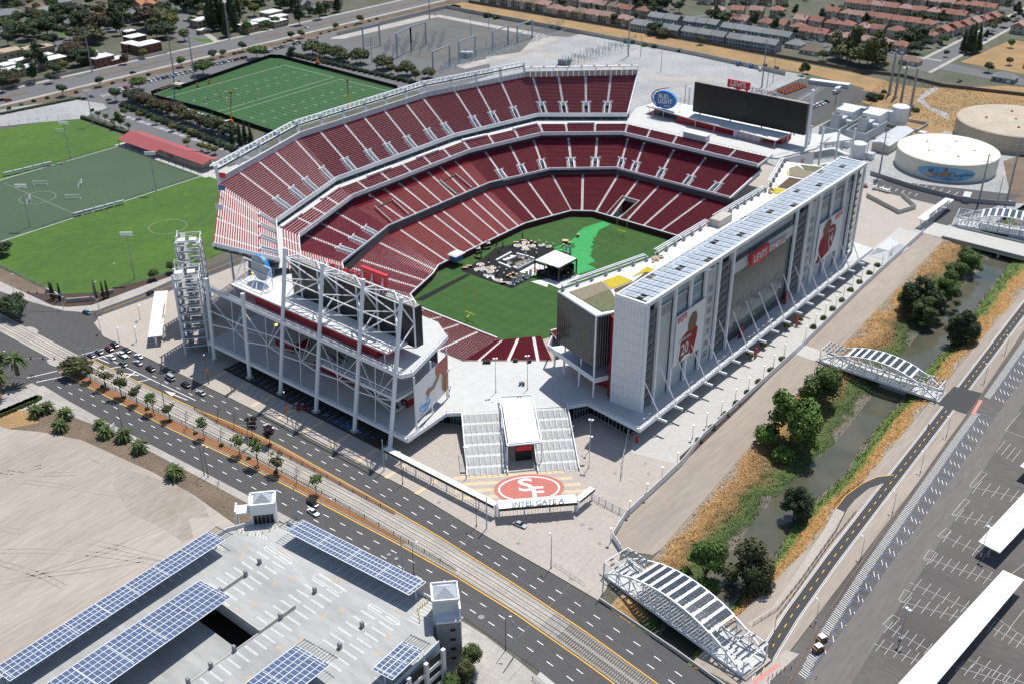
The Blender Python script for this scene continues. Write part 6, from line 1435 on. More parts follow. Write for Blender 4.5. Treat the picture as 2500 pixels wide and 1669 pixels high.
tree_proto('creek0','creek','leaf_mid',4600,.19,80,core=.6);tree_proto('creek1','creek','leaf_bright',5200,.19,81,core=.62);tree_proto('creek2','creek','leaf_dark',4600,.19,82,core=.62);tree_proto('creek3','creek','leaf_bright',4200,.2,83,core=.6);tree_proto('creek4','creek','leaf_olive',4200,.2,84,core=.6)
tree_proto('bush0','bush','leaf_mid',420,.2,90,.3,.1,0);tree_proto('bush1','bush','leaf_dark',420,.2,91,.3,.1,0);tree_proto('bush2','bush','leaf_olive',420,.2,92,.3,.1,0);tree_proto('bush3','bush','leaf_yellow',420,.2,93,.3,.1,0)
def bare_mesh():
 rnd=random.Random(5);s=MB()
 def br(p,d,l,r,dep):
  q=p+d*l;s.tube(p,q,r,r*.6,n=4,cap=False)
  if dep==0:return
  for k in range(3):
   e=(d+Vector((rnd.uniform(-.7,.7),rnd.uniform(-.7,.7),rnd.uniform(-.1,.5)))).normalized();br(q,e,l*.62,r*.55,dep-1)
 br(Vector((0,0,0)),Vector((0,0,1)),2.0,.12,4);return s.mesh('branches','bark')
BARE=bare_mesh()
def tree(key,loc,sc=1.0,name='tree',label='',cat='tree',group=None,rz=None,zs=None,z=0):
 t=thing(name,label,cat,(loc[0],loc[1],z),group);t.rotation_euler=(0,0,random.uniform(0,6.28)if rz is None else rz);zs=zs or sc*random.uniform(.9,1.1);t.scale=(sc,sc,zs)
 tr,cr=TREE[key];inst(tr,'trunk',t);inst(cr,'crown',t);return t
def palm_meshes():
 rnd=random.Random(9);s=MB()
 for k in range(70):
  a=2*math.pi*k/70*5.03;up=rnd.uniform(-.25,1.5);L_=rnd.uniform(1.9,2.7);p=Vector((0,0,0));d=Vector((math.cos(a),math.sin(a),up)).normalized();n=6;prev=None
  side=Vector((-math.sin(a),math.cos(a),0))
  for i in range(n+1):
   f=i/n;c=p+d*(L_*f)+Vector((0,0,-1.35*f*f*(1.2-up*.4)));w=.34*(1-f)**.6*(.35+f*1.3)+.03
   cur=(c-side*w+Vector((0,0,-.14)),c,c+side*w+Vector((0,0,-.14)))
   if prev:s.poly([prev[0],prev[1],cur[1],cur[0]]);s.poly([prev[1],prev[2],cur[2],cur[1]])
   prev=cur
 fr=s.mesh('fronds','leaf_palm');t=MB().tube((0,0,-4),(0,0,.1),.42,.34,n=8).lathe((0,0,-.5),[(.3,-.3),(.62,0),(.45,.5)],n=8).mesh('trunk','bark');return fr,t
PALM=palm_meshes()
def palm(loc,h,sc,label,group=None):
 t=thing('palm_tree',label,'palm tree',(loc[0],loc[1],0),group,random.uniform(0,6));t.scale=(sc,sc,sc);a=inst(PALM[1],'trunk',t,(0,0,h));inst(PALM[0],'crown',t,(0,0,h));return t
PAINT={'white':(.78,.79,.80),'silver':(.42,.44,.46),'grey':(.13,.14,.15),'black':(.012,.013,.015),'blue':(.02,.05,.20),'red':(.40,.012,.016),'dark_red':(.16,.01,.02),'dark_blue':(.012,.025,.075),'tan':(.35,.29,.20),'yellow':(.7,.45,.03),'green':(.03,.09,.05),'teal':(.03,.16,.22)}
for k,c in PAINT.items():mat('paint_car_'+k,c,.25,coat=.6,spec=.6)
mat('lamp_red',(.35,.01,.01),.3);mat('lamp_clear',(.75,.75,.72),.2)
CARM={}
def car_mesh(kind,color):
 key=(kind,color)
 if key in CARM:return CARM[key]
 L_,W2,hb,hc,c0,c1,r0,r1={'sedan':(4.7,.90,.82,1.42,-1.55,1.05,-1.0,.35),'suv':(4.8,.95,.98,1.78,-2.15,1.15,-1.9,.55),'hatch':(4.1,.87,.86,1.48,-1.85,.95,-1.5,.35),'pickup':(5.5,.97,1.0,1.80,-.75,1.30,-.55,.75),'van':(5.2,.98,1.1,2.1,-2.5,1.75,-2.4,1.1)}[kind]
 h=L_/2;b=MB()
 rings=[(-h,.72,.42,hb-.10),(-h+.18,.92,.28,hb),(-h*.55,1.0,.24,hb+.02),(h*.35,1.0,.24,hb),(h-.45,.96,.26,hb-.14),(h-.08,.80,.34,hb-.26),(h,.70,.42,hb-.34)]
 k0=len(b.v)
 for x,wf,zl,zt in rings:
  w=W2*wf;b.v+=[(x,-w*.92,zl),(x,w*.92,zl),(x,w,zl+.3),(x,w*.90,zt),(x,-w*.90,zt),(x,-w,zl+.3)]
 for i in range(len(rings)-1):
  for j in range(6):
   a=k0+i*6+j;c=k0+i*6+(j+1)%6;b.f.append((a,c,c+6,a+6));b.m.append(0)
 b.f.append(tuple(k0+j for j in range(6)));b.m.append(0);e=k0+(len(rings)-1)*6;b.f.append(tuple(e+j for j in reversed(range(6))));b.m.append(0)
 if kind=='pickup':b.mi=0;b.bb(-h+.15,-.85,-W2*.82,W2*.82,hb-.02,hb+.06)
 b.hexa([(r0,-W2*.70,hc-.05),(r1,-W2*.70,hc-.05),(r1,W2*.70,hc-.05),(r0,W2*.70,hc-.05),(r0+.08,-W2*.64,hc),(r1-.08,-W2*.64,hc),(r1-.08,W2*.64,hc),(r0+.08,W2*.64,hc)])
 body=b.mesh('body','paint_car_'+color,smooth=False)
 g=MB().hexa([(c0,-W2*.86,hb-.03),(c1,-W2*.86,hb-.03),(c1,W2*.86,hb-.03),(c0,W2*.86,hb-.03),(r0,-W2*.70,hc-.05),(r1,-W2*.70,hc-.05),(r1,W2*.70,hc-.05),(r0,W2*.70,hc-.05)]).mesh('window_glass','glass_car')
 CARM[key]=(body,g,h,W2);return CARM[key]
WHEEL=MB().tube((0,-.11,0),(0,.11,0),.33,n=12).mesh('wheel','tyre')
HL=MB().box((0,0,0),(.12,.34,.14)).mesh('headlight','lamp_clear');TLm=MB().box((0,0,0),(.1,.32,.16)).mesh('tail_light','lamp_red')
def car(kind,color,loc,rz,label,group=None,parts=True,name='car',z=None):
 b,g,h,W2=car_mesh(kind,color);t=thing(name,label,'car',(loc[0],loc[1],(.03 if z is None else z)),group,rz)
 inst(b,'body',t);inst(g,'window_glass',t)
 if parts:
  for x in(-h*.62,h*.62):
   for y in(-W2+.10,W2-.10):inst(WHEEL,'wheel',t,(x,y,.33))
  for y in(-.62,.62):inst(HL,'headlight',t,(h-.09,y,.62));inst(TLm,'tail_light',t,(-h+.07,y,.72))
 return t
def person_mesh(pose,top,bot):
 sk=MB()
 lean,step,arm={'stand':(0,.10,.15),'run':(.22,.42,.5),'crouch':(.45,.30,.35)}[pose];k=.86 if pose=='crouch' else 1
 hip=Vector((0,0,.92*k));sh=hip+Vector((lean*.55,0,.52));
 def ring(c,rx,ry):return[Vector((c.x+rx*math.cos(a),c.y+ry*math.sin(a),c.z))for a in[2*math.pi*i/8 for i in range(8)]]
 def loft(cs,mi):
  k0=len(sk.v);sk.mi=mi
  for c,rx,ry in cs:sk.v+=[tuple(p)for p in ring(c,rx,ry)]
  for i in range(len(cs)-1):
   for j in range(8):
    a=k0+i*8+j;b=k0+i*8+(j+1)%8;sk.f.append((a,b,b+8,a+8));sk.m.append(mi)
  sk.f.append(tuple(k0+j for j in reversed(range(8))));sk.m.append(mi);e=k0+(len(cs)-1)*8;sk.f.append(tuple(e+j for j in range(8)));sk.m.append(mi)
 loft([(hip-Vector((0,0,.08)),.14,.17),(hip.lerp(sh,.4),.12,.16),(hip.lerp(sh,.85),.14,.21),(sh+Vector((0,0,.02)),.10,.17),(sh+Vector((.02,0,.10)),.06,.06)],0)
 hd=sh+Vector((.05,0,.12));loft([(hd,.06,.06),(hd+Vector((.02,0,.08)),.10,.085),(hd+Vector((.02,0,.17)),.105,.09),(hd+Vector((.01,0,.25)),.05,.05)],2)
 for sgn in(-1,1):
  kn=hip+Vector((.08+sgn*step*.5,sgn*.10,-.45*k));ft=kn+Vector((-.06-(.15 if pose=='run' and sgn<0 else 0)+sgn*step*.25,0,-kn.z+.06))
  loft([(hip+Vector((0,sgn*.09,-.04)),.09,.09),(kn,.065,.065),(ft,.05,.05)],1)
  loft([(ft+Vector((.05,0,-.02)),.12,.05),(ft+Vector((.06,0,-.06)),.13,.055)],1)
  el=sh+Vector((sgn*arm*.2+.05,sgn*.25,-.27));hn=el+Vector((.18*arm*2,sgn*.02,-.22+arm*.2));loft([(sh+Vector((0,sgn*.18,-.02)),.06,.06),(el,.045,.045)],0);loft([(el,.042,.042),(hn,.035,.035),(hn+Vector((.03,0,-.09)),.03,.02)],2)
 return sk.mesh('body',[top,bot,'skin'],smooth=True)
PERS={}
def person(loc,rz,pose,top,bot,label,group=None,z=.05):
 key=(pose,top,bot)
 if key not in PERS:PERS[key]=person_mesh(*key)
 o=bpy.data.objects.new('person',PERS[key]);COL.objects.link(o);o.location=(loc[0],loc[1],z);o.rotation_euler=(0,0,rz);tag(o,label,'person',group);return o
def lamp_post(loc,h,label,kind='arm',rz=0,group=None,m='mesh_grey',z=0):
 t=thing('street_lamp',label,'street lamp',(loc[0],loc[1],z),group,rz);s=MB().tube((0,0,0),(0,0,h),.13,.07,n=6).tube((0,0,0),(0,0,.6),.22,n=6)
 inst(s.mesh('pole',m),'pole',t)
 if kind=='arm':inst(MB().beam((0,0,h),(1.1,0,h+.1),.07).mesh('arm',m),'arm',t);inst(MB().box((1.3,0,h+.1),(.75,.4,.16)).mesh('lamp_head',PW),'lamp_head',t)
 if kind=='curve':
  a=MB();pr=None
  for k in range(6):
   p=(3.2*math.sin(k/5*1.3),0,h+1.2*math.sin(k/5*1.57))
   if pr:a.tube(pr,p,.07,n=5)
   pr=p
  inst(a.mesh('arm',m),'arm',t);inst(MB().box((3.5,0,h+1.2),(.8,.35,.15)).mesh('lamp_head',PW),'lamp_head',t)
 if kind=='disc':inst(MB().lathe((0,0,h),[(.05,-.1),(.55,0),(.5,.12),(.1,.2)],n=10).mesh('lamp_head',PW),'lamp_head',t)
 if kind=='flood':
  for y in(-.5,.5):inst(MB().box((.5,y,h),(.8,.7,.2)).mesh('lamp_head',PW),'lamp_head',t)
  inst(MB().beam((0,-.6,h-.1),(0,.6,h-.1),.09).mesh('arm',m),'arm',t)
 return t
# ================================================================== event set-up on the field
def E5(x,y,z=.15):return G(1100+x/5.8725,560+y/5.8725,z)
def H6(x,y,z=.15):return G(1340+x/6.525,380+y/6.525,z)
def flat(name,pts,z,m,label=None,cat=None,h=.03):
 o=MB().prism([(p[0],p[1])for p in pts],z-h,z).build(name,m)
 if label:tag(o,label,cat)
 return o
flat('carpet',[E5(150,600),E5(880,852),E5(1190,690),E5(1545,305),E5(1060,130),E5(900,215),E5(640,268),E5(450,430)],.20,'black_fabric','large black event carpet laid over the middle of the field','carpet')
flat('carpet',[E5(225,640),E5(290,655),T(5,560,505),T(5,500,500)],.19,'black_fabric','narrow black carpet runner crossing the field to the stands','carpet')
flat('dance_floor',[E5(985,615),E5(1215,490),E5(1425,562),E5(1195,672)],.28,'cloth_white','white dance floor with a red round logo beside the stage','dance floor',.08)
s=MB();c=E5(1195,585,.3)
for k in range(20):
 a,b=2*math.pi*k/20,2*math.pi*(k+1)/20;s.poly([(c.x+1.9*math.cos(a),c.y+1.9*math.sin(a),.30),(c.x+1.9*math.cos(b),c.y+1.9*math.sin(b),.30),(c.x+1.1*math.cos(b),c.y+1.1*math.sin(b),.30),(c.x+1.1*math.cos(a),c.y+1.1*math.sin(a),.30)])
o=s.build('floor_logo','sign_red');tag(o,'red ring logo printed on the white dance floor','logo')
flat('ground_cloth',[E5(1155,752),E5(1385,828),E5(1400,780),E5(1565,850),E5(1870,672),E5(1780,640),E5(1430,700)],.18,'cloth_white','white ground cloth spread around the stage','ground cloth')
sg=thing('stage','event stage under a tilted white canopy with black rigging','stage',E5(1500,700,.15))
RC=[E5(1210,442,7.2),E5(1500,297,8.4),E5(1806,418,8.4),E5(1552,552,7.2)]
s=MB();s.hexa([RC[0]-Vector((0,0,.25)),RC[3]-Vector((0,0,.25)),RC[2]-Vector((0,0,.25)),RC[1]-Vector((0,0,.25)),RC[0],RC[3],RC[2],RC[1]]);s.build('canopy','cloth_white',sg)
s=MB()
for k in range(1,4):s.beam(RC[0].lerp(RC[3],k/4)+Vector((0,0,.05)),RC[1].lerp(RC[2],k/4)+Vector((0,0,.05)),.16,.1)
s.build('canopy_seam','mesh_grey',sg)
fp=[(p.x,p.y)for p in RC]
for p in RC:MB().beam((p.x,p.y,.2),(p.x,p.y,p.z-.2),.5).build('tower','dark_steel',sg)
cx_,cy_=sum(p[0]for p in fp)/4,sum(p[1]for p in fp)/4
MB().prism([vl(p,(cx_,cy_),.06)for p in fp],.2,1.4).build('stage_deck','black',sg)
s=MB();rnd=random.Random(2)
for k in range(90):
 u,v=rnd.random(),rnd.random();a=vl(vl(fp[0],fp[3],u),vl(fp[1],fp[2],u),v);h=rnd.uniform(.3,2.2)if v>.3 else rnd.uniform(.2,.9);s.box((a[0],a[1],1.4+h/2),(rnd.uniform(.3,1.0),rnd.uniform(.3,1.0),h),rnd.random())
s.build('stage_equipment','black',sg)['kind']='stuff'
for k in range(3):
 a,b=RC[0].lerp(RC[3],k/2),RC[1].lerp(RC[2],k/2);MB().beam(a-Vector((0,0,.7)),b-Vector((0,0,.7)),.4).build('truss','dark_steel',sg)
MB().beam(RC[1].lerp(RC[2],.1)-Vector((0,0,5)),RC[1].lerp(RC[2],.9)-Vector((0,0,5)),.2,3.5).build('back_cloth','black_fabric',sg)
ba=thing('bar_counter','white square bar island in the middle of the black carpet','bar',E5(880,460))
pts=[E5(655,468,.2),E5(872,350,.2),E5(940,362,.2)]
for a,b in((E5(655,470),E5(872,352)),(E5(690,500),E5(865,575)),(E5(900,560),E5(960,590)),(E5(800,470),E5(940,410)),(E5(945,372),E5(1120,415)),(E5(1140,425),E5(1200,445)),(E5(960,590),E5(1195,470))):
 MB().beam((a.x,a.y,.75),(b.x,b.y,.75),.8 if a!=E5(960,590)else.3,1.1).build('counter','cloth_white',ba)
for x,y in((830,430),(880,400),(780,450)):p=E5(x,y);MB().lathe((p.x,p.y,.2),[(.5,0),(1.0,.1),(1.0,.55),(.2,.6)],n=12).build('planter','cloth_white',ba)
def booth(x,y,i):
 p=E5(x,y);t=thing('booth_seat','round white banquette with a tan table on the black event carpet','booth seat',(p.x,p.y,.2),'round event booths')
 s=MB()
 for k in range(14):
  if k in(3,):continue
  a,b=2*math.pi*k/16+i,2*math.pi*(k+1)/16+i;f=lambda r,t_,z:(p.x+r*math.cos(t_),p.y+r*math.sin(t_),z)
  s.hexa([f(1.35,a,.2),f(1.85,a,.2),f(1.85,b,.2),f(1.35,b,.2),f(1.35,a,.95),f(1.85,a,.95),f(1.85,b,.95),f(1.35,b,.95)])
 s.build('bench_ring','cloth_white',t);MB().lathe((p.x,p.y,.2),[(.12,0),(.12,.65),(.95,.68),(.95,.74),(.1,.76)],n=12).build('table','cloth_tan',t)
for i,(x,y)in enumerate(((1075,212),(960,252),(1060,256),(1165,256),(1065,302),(428,528),(395,598),(495,582),(597,570),(570,624))):booth(x,y,i)
for x,y in((855,672),(895,652),(948,667),(820,692),(868,712),(918,727),(960,710),(1040,697),(1155,197),(1212,214),(1615,243),(1705,212)):
 p=E5(x,y);t=thing('cocktail_table','small round tan cocktail table with a dark skirt','table',(p.x,p.y,.2),'cocktail tables at the event');MB().lathe((p.x,p.y,.2),[(.4,0),(.3,1.0)],n=10).build('skirt','black_fabric',t);MB().lathe((p.x,p.y,1.2),[(.6,0),(.6,.07),(.1,.08)],n=12).build('table_top','cloth_tan',t)
for x,y in((1270,225),(1372,250),(1472,272),(545,540),(460,670),(660,668),(1205,335),(1075,402),(1620,322),(700,610),(800,640),(1130,360),(1235,345),(1230,400),(765,690),(680,660)):
 p=E5(x,y);t=thing('patio_heater','slim standing lamp with a round white top at the event','standing lamp',(p.x,p.y,.2),'standing lamps at the event');MB().tube((p.x,p.y,.2),(p.x,p.y,2.0),.14,n=6).build('post','dark_steel',t);MB().lathe((p.x,p.y,2.0),[(.2,0),(.42,.25),(.3,.6),(.05,.7)],n=8).build('lamp_head','cloth_white',t)
def sofa(x,y,r,m='cloth_white'):
 p=E5(x,y);t=thing('sofa','pale lounge sofa with cushions on the black event carpet','sofa',(p.x,p.y,.2),'lounge sofas at the event',r)
 inst(MB().box((0,0,.25),(2.2,.9,.42)).mesh('seat',m),'seat',t);inst(MB().box((0,.42,.55),(2.2,.25,.75)).mesh('backrest',m),'backrest',t)
 for sx in(-1,1):inst(MB().box((sx*1.05,0,.42),(.25,.9,.5)).mesh('armrest',m),'armrest',t)
for x,y,r in((505,680,.3),(535,700,1.9),(585,690,.3),(612,715,2.1),(650,745,.3),(690,760,.3),(725,750,1.9),(1290,252,.2),(1330,245,1.6),(1400,272,.2),(1425,268,1.7),(835,790,.3),(865,800,.3)):sofa(x,y,r)
for x,y,r in((850,500,.2),(830,520,1.8),(1000,420,.3),(1040,430,1.9),(960,510,1.2),(1010,490,1.2),(960,540,.3),(1030,510,.3),(1080,470,.3),(1120,460,1.7),(1010,520,1.8),(1075,490,1.8)):sofa(x,y,r,'wall_cream')
for x,y in((212,572),(264,545),(755,784),(940,207),(1050,178),(1640,200)):
 p=E5(x,y);t=thing('buffet_table','long tan buffet table at the edge of the event carpet','table',(p.x,p.y,.2),'buffet tables at the event',.75);inst(MB().box((0,0,.85),(2.6,.9,.08)).mesh('table_top','cloth_tan'),'table_top',t);inst(MB().box((0,0,.42),(2.4,.8,.8)).mesh('skirt','black_fabric'),'skirt',t)
for x,y in((895,800),(955,760),(1008,735),(1090,705),(1145,680),(1715,345),(1660,330)):
 p=E5(x,y);t=thing('screen_panel','tall narrow white screen panel on a foot beside the stage','panel',(p.x,p.y,.2),'white screen panels by the stage');MB().box((p.x,p.y,2.0),(1.3,.15,3.4),.8).build('panel',PW,t);MB().box((p.x,p.y,.3),(1.6,1.0,.2),.8).build('foot','cloth_white',t)
for x,y in((545,475),(1030,120),(660,235),(750,265),(370,385),(440,420),(170,560)):
 p=E5(x,y);tree('cypress',(p.x,p.y),.42,'potted_cypress','small dark potted cypress at the edge of the event carpet','plant','potted cypresses at the event',z=.2)
for x0,y0,x1,y1 in((475,300,570,280),(370,360,450,335),(345,410,430,435)):
 a,b=E5(x0,y0),E5(x1,y1);o=MB().beam((a.x,a.y,.7),(b.x,b.y,.7),.8,1.0).build('box_hedge','leaf_olive');tag(o,'clipped box hedge marking the carpet entrance by the stands','hedge','box hedges at the carpet entrance')
for x,y,sz in((395,330,1.2),(535,255,1.4)):
 p=E5(x,y);t=thing('tent','small white peaked tent at the carpet entrance','tent',(p.x,p.y,.15),'peaked entrance tents');s=MB();s.lathe((p.x,p.y,.15),[(1.5,2.2),(.9,2.6),(.3,3.6),(.03,4.8)],n=4);s.build('canopy','cloth_white',t)
 for k in range(4):a=math.pi/2*k;MB().tube((p.x+1.3*math.cos(a),p.y+1.3*math.sin(a),.15),(p.x+1.3*math.cos(a),p.y+1.3*math.sin(a),2.4),.06,n=5).build('leg',WS,t)
p=E5(85,420,3);t=thing('tent','flat white tent over a blue bar at the front of the stands','tent',(p.x,p.y,.15));MB().hexa([(p.x-2.6,p.y-3.4,5.4),(p.x+2.6,p.y-3.4,5.4),(p.x+2.6,p.y+3.4,5.4),(p.x-2.6,p.y+3.4,5.4),(p.x-2,p.y-2.6,6.0),(p.x+2,p.y-2.6,6.0),(p.x+2,p.y+2.6,6.0),(p.x-2,p.y+2.6,6.0)]).build('canopy','cloth_white',t);MB().box((p.x,p.y,3.6),(3.6,5,2.6)).build('bar','paint_blue',t)
for i,(x,y)in enumerate(((680,340),(715,345),(690,365),(870,270),(890,265),(880,330),(1270,560))):
 p=E5(x,y);person((p.x,p.y),i*1.3,'stand','cloth_dark' if i%3 else 'cloth_red','cloth_dark','person in dark clothes standing on the black event carpet','event crew on the carpet',.2)
PT=[(870,1050),(985,1095),(800,1190),(745,1298),(700,1310),(720,1355),(680,1375),(715,1425),(660,1450),(690,1500),(640,1520),(690,1570),(600,1610),(380,1560),(400,1500),(430,1450),(390,1440),(420,1400),(300,1415),(110,1485),(70,1480),(300,1385),(440,1290),(450,1235),(560,1150),(690,1105)]
flat('floor_tarp',[H6(x,y)for x,y in PT],.19,'tarp_green','bright green protective tarps leading from the far tunnel to the stage','tarp')
lowp=[T(5,1600,330),T(5,1585,270),T(5,1560,240),T(5,1590,170),T(5,1480,160),T(5,1476,150),T(5,1600,140),T(5,1730,150),T(5,1700,190),T(5,1745,235),T(5,1690,255),T(5,1752,285),T(5,1640,320)]
flat('floor_tarp',lowp,.205,'tarp_green','jagged green tarp patch between the stage and the glass club box','tarp')
s=MB()
for k in range(9):
 a,b=H6(430+k*6,1300+k*35),H6(700-k*5,1305+k*36);s.beam((a.x,a.y,.215),(b.x,b.y,.215),.12,.004)
o=s.build('tarp_seam','tarp_seam');o['kind']='stuff'
for x,y,w_ in((262,1395,2.6),(462,1300,1.1)):
 p=H6(x,y);t=thing('crate','stacked tan crate standing on the green tarp','crate',(p.x,p.y,.2),'crates on the green tarp');MB().box((p.x,p.y,.9),(w_,w_*.8,1.3),.6).build('crate_body','mural_brown',t);MB().box((p.x,p.y,1.6),(w_*1.1,w_*.9,.12),.6).build('lid','cloth_tan',t)
for y,sg_,lab in((-54.86,-1,'yellow goal post at the end nearer the entrance stair'),(54.86,1,'yellow goal post at the end nearer the tunnel')):
 t=thing('goal_post',lab,'goal post',(0,y+sg_*2.0,.15));s=MB();yb=y+sg_*2.0
 s.tube((0,yb,.15),(0,yb,2.1),.16,n=8);pr=None
 for k in range(6):
  a=math.pi/2*k/5;p=(0,yb-sg_*2.0*math.sin(a),2.1+1.0*(1-math.cos(a)));
  if pr:s.tube(pr,p,.15,n=8)
  pr=p
 s.build('stanchion','goal_yellow',t);MB().tube((-2.82,y,3.1),(2.82,y,3.1),.15,n=8).build('crossbar','goal_yellow',t)
 for x in(-2.82,2.82):MB().tube((x,y,3.1),(x,y,13.8),.11,n=6).build('upright','goal_yellow',t);MB().box((x,y,13.4),(.12,.2,1.0)).build('ribbon','orange',t)
sheet('sideline_walk',[(-41.8,-29),(-41.8,-14),(-44.5,-14),(-44.5,-30)],.16,'concrete')
s=MB();s.hexa([(-17.2,66.9,.16),(-9.6,66.9,.16),(-8.2,82,.16),(-18.0,82,.16),(-17.2,66.9,.24),(-9.6,66.9,.24),(-8.2,82,.24),(-18.0,82,.24)]);s.build('tunnel_floor','sidewalk',low)
s=MB()
for a,b in(((-17.3,66.6),(-18.2,82)),((-9.5,66.6),(-8.1,82))):s.hexa([(a[0]-.2,a[1],.2),(a[0]+.2,a[1],.2),(b[0]+.2,b[1],.2),(b[0]-.2,b[1],.2),(a[0]-.2,a[1],3.4),(a[0]+.2,a[1],3.4),(b[0]+.2,b[1],8.4),(b[0]-.2,b[1],8.4)])
s.build('tunnel_wall','concrete',low);MB().poly([(-18.1,82,.2),(-8.1,82,.2),(-8.1,82,6.2),(-18.1,82,6.2)]).build('tunnel_mouth','black',low);MB().bb(-18.2,-8.0,81.6,82.2,6.2,8.2).build('tunnel_lintel','concrete',low);MB().bb(-17.9,-14.5,81.5,81.7,.2,5.2).build('tunnel_curtain','dark_red',low)
for y in(-24,20):
 MB().bb(-79.5,-69.2,y-5.5,y+5.5,15.9,16.4).build('terrace_floor','deck_concrete',mid);MB().bb(-79.9,-79.4,y-5.5,y+5.5,16.2,21.2).build('terrace_glass','glass_teal',mid)
 for sy in(-5.6,5.6):MB().hexa([(-79.8,y+sy-.2,16),(-69.2,y+sy-.2,16),(-69.2,y+sy+.2,16),(-79.8,y+sy+.2,16),(-79.8,y+sy-.2,22),(-69.2,y+sy-.2,17.2),(-69.2,y+sy+.2,17.2),(-79.8,y+sy+.2,22)]).build('terrace_wall','concrete',mid)
for x,y in(((5,1060,1130)),((5,1277,1112)))if False else((1060,1130),(1277,1112)):
 p=T(5,x,y,DK);lamp_post((p.x,p.y),13.5,'tall slim light mast standing on the open podium deck','flood',2.4,'light masts on the podium deck',z=DK)
for i,(x,y)in enumerate(((1228,1080),(1250,1082),(1242,1068))):
 p=T(5,x,y,DK);o=MB().lathe((p.x,p.y,DK),[(.45,0),(.5,1.2),(.4,1.3)],n=8).build('litter_bin',('paint_blue','lawn',PW)[i]);tag(o,('blue','green','white')[i]+' round litter bin in the cluster on the podium deck','bin')
for i in range(16):
 p=T(5,735+random.uniform(-10,10),1090+i*4.5,DK);o=MB().box((p.x,p.y,DK+.5),(.5,.5,1.0),i).build('queue_post','mesh_grey' if i%2 else 'cloth_white');tag(o,'small queue post in the cluster beside the corner banner','post','queue posts beside the banner')
for x,y in((985,930),(1010,930),(1195,920),(1290,925)):
 p=T(5,x,y,DK);o=MB().box((p.x,p.y,DK+.6),(1.6,.8,1.1),.8).build('equipment_case','black');tag(o,'black equipment case behind the top row of the lower stand','case','equipment cases on the deck edge')
# ================================================================== practice fields
F1=[G(403.2,239.8,.04),G(522,276.4,.04),G(815,189.3,.04),G(696.4,159.4,.04)];F2=[G(540.6,281.5,.04),G(667.6,320.3,.04),None,G(831.1,193.9,.04)];F2[2]=F2[1]+(F2[3]-F2[0])
s=MB()
for F in(F1,F2):
 a,b,c,d=F;Q=lambda u,v:a.lerp(b,u).lerp(d.lerp(c,u),v)+Vector((0,0,.02))
 for p,q in(((0,0),(1,0)),((1,0),(1,1)),((1,1),(0,1)),((0,1),(0,0))):s.beam(Q(*p),Q(*q),.36,.004)
 for k in range(2,23):
  v=k/24;s.beam(Q(.01,v),Q(.99,v),.07,.004)
  if k%2==0:
   for u in(.38,.62):s.beam(Q(u-.025,v-.006),Q(u+.025,v-.006),.22,.004);s.beam(Q(u-.025,v+.006),Q(u+.025,v+.006),.22,.004)
 for k in range(96):
  for u in(.42,.58):p=Q(u,(k+6)/108);s.beam(p,p+Vector((.5,0,0)),.08,.004)
 for kk in(0,1):
  for k in range(7):s.beam(Q(.08+k*.13,.005+kk*.92),Q(.17+k*.13,.075+kk*.92),.10,.004)
s.build('yard_line','paint_worn')['kind']='structure'
wall=[G(x,y)for x,y in((372,236),(440,206),(462,214),(664,140),(688,143),(970,215))]
K=lambda x,y:G(370+x/3.915,130+y/3.915)
fence('windscreen_fence','black fabric fence along the back of the practice fields beside the parked cars',[K(0,400),K(270,300),K(320,330),K(1140,45),K(1245,50)],2.6,'black_fabric',9,solid=True,th=.1)
fence('windscreen_fence','black fabric fence between the practice fields and the electricity yard trees',[K(1245,50),K(2349,345)],2.6,'black_fabric',9,solid=True,th=.1)
fence('windscreen_fence','black fabric fence on the near side of the practice fields above the parked trucks',[K(0,425),K(520,560),K(1200,790)],2.6,'black_fabric',9,solid=True,th=.1)
rnd=random.Random(4)
pl=[(425,400),(410,415),(432,450),(462,405),(500,420),(510,470),(525,430),(540,440),(545,450),(580,580),(625,360),(620,440),(640,410),(645,455),(655,420),(660,375),(665,430),(680,435),(700,465),(700,400),(715,405),(720,370),(735,385),(740,410),(745,430),(805,360),(805,400),(808,430),(875,420),(905,470),(912,400),(940,410),(998,450),(1025,395),(1105,495),(1325,445),(1898,465),(1215,95),(1220,110),(1255,100),(1268,105),(1257,135),(1325,105),(1105,710),(1130,705),(1145,715),(530,285),(455,320),(960,110)]
for i,(x,y)in enumerate(pl):
 p=K(x,y+12);w=i%3
 person((p.x,p.y),rnd.uniform(0,6.28),('run','stand','crouch')[i%3 if x<1000 else 1],('cloth_white','wall_red','cloth_dark')[w],('cloth_tan','cloth_white','cloth_dark')[w],('player in a white jersey drilling on the practice field','player in a red jersey drilling on the practice field','coach in dark clothes standing on the practice field')[w],('white-jersey players','red-jersey players','coaches on the practice field')[w])
for i,(x,y)in enumerate(((345,362),(450,330),(565,297),(660,270),(763,242),(865,213),(965,185),(1063,158),(130,424),(1717,273),(1293,708))):
 p=K(x,y);t=thing('marker_cone','orange sideline marker cone at the edge of the practice field','cone',(p.x,p.y,.05),'orange markers along the practice sidelines');MB().lathe((p.x,p.y,.05),[(.55,0),(.5,.1),(.2,1.1)],n=8).build('cone','orange',t)
for x,y,lab in((440,315,'tall red blocking pad by the back sideline near the tent'),(553,280,'tall red blocking pad farther along the back sideline')):
 p=K(x,y+15);o=MB().tube((p.x,p.y,.05),(p.x,p.y,3.4),.5,n=8).build('blocking_pad','orange');tag(o,lab,'pad')
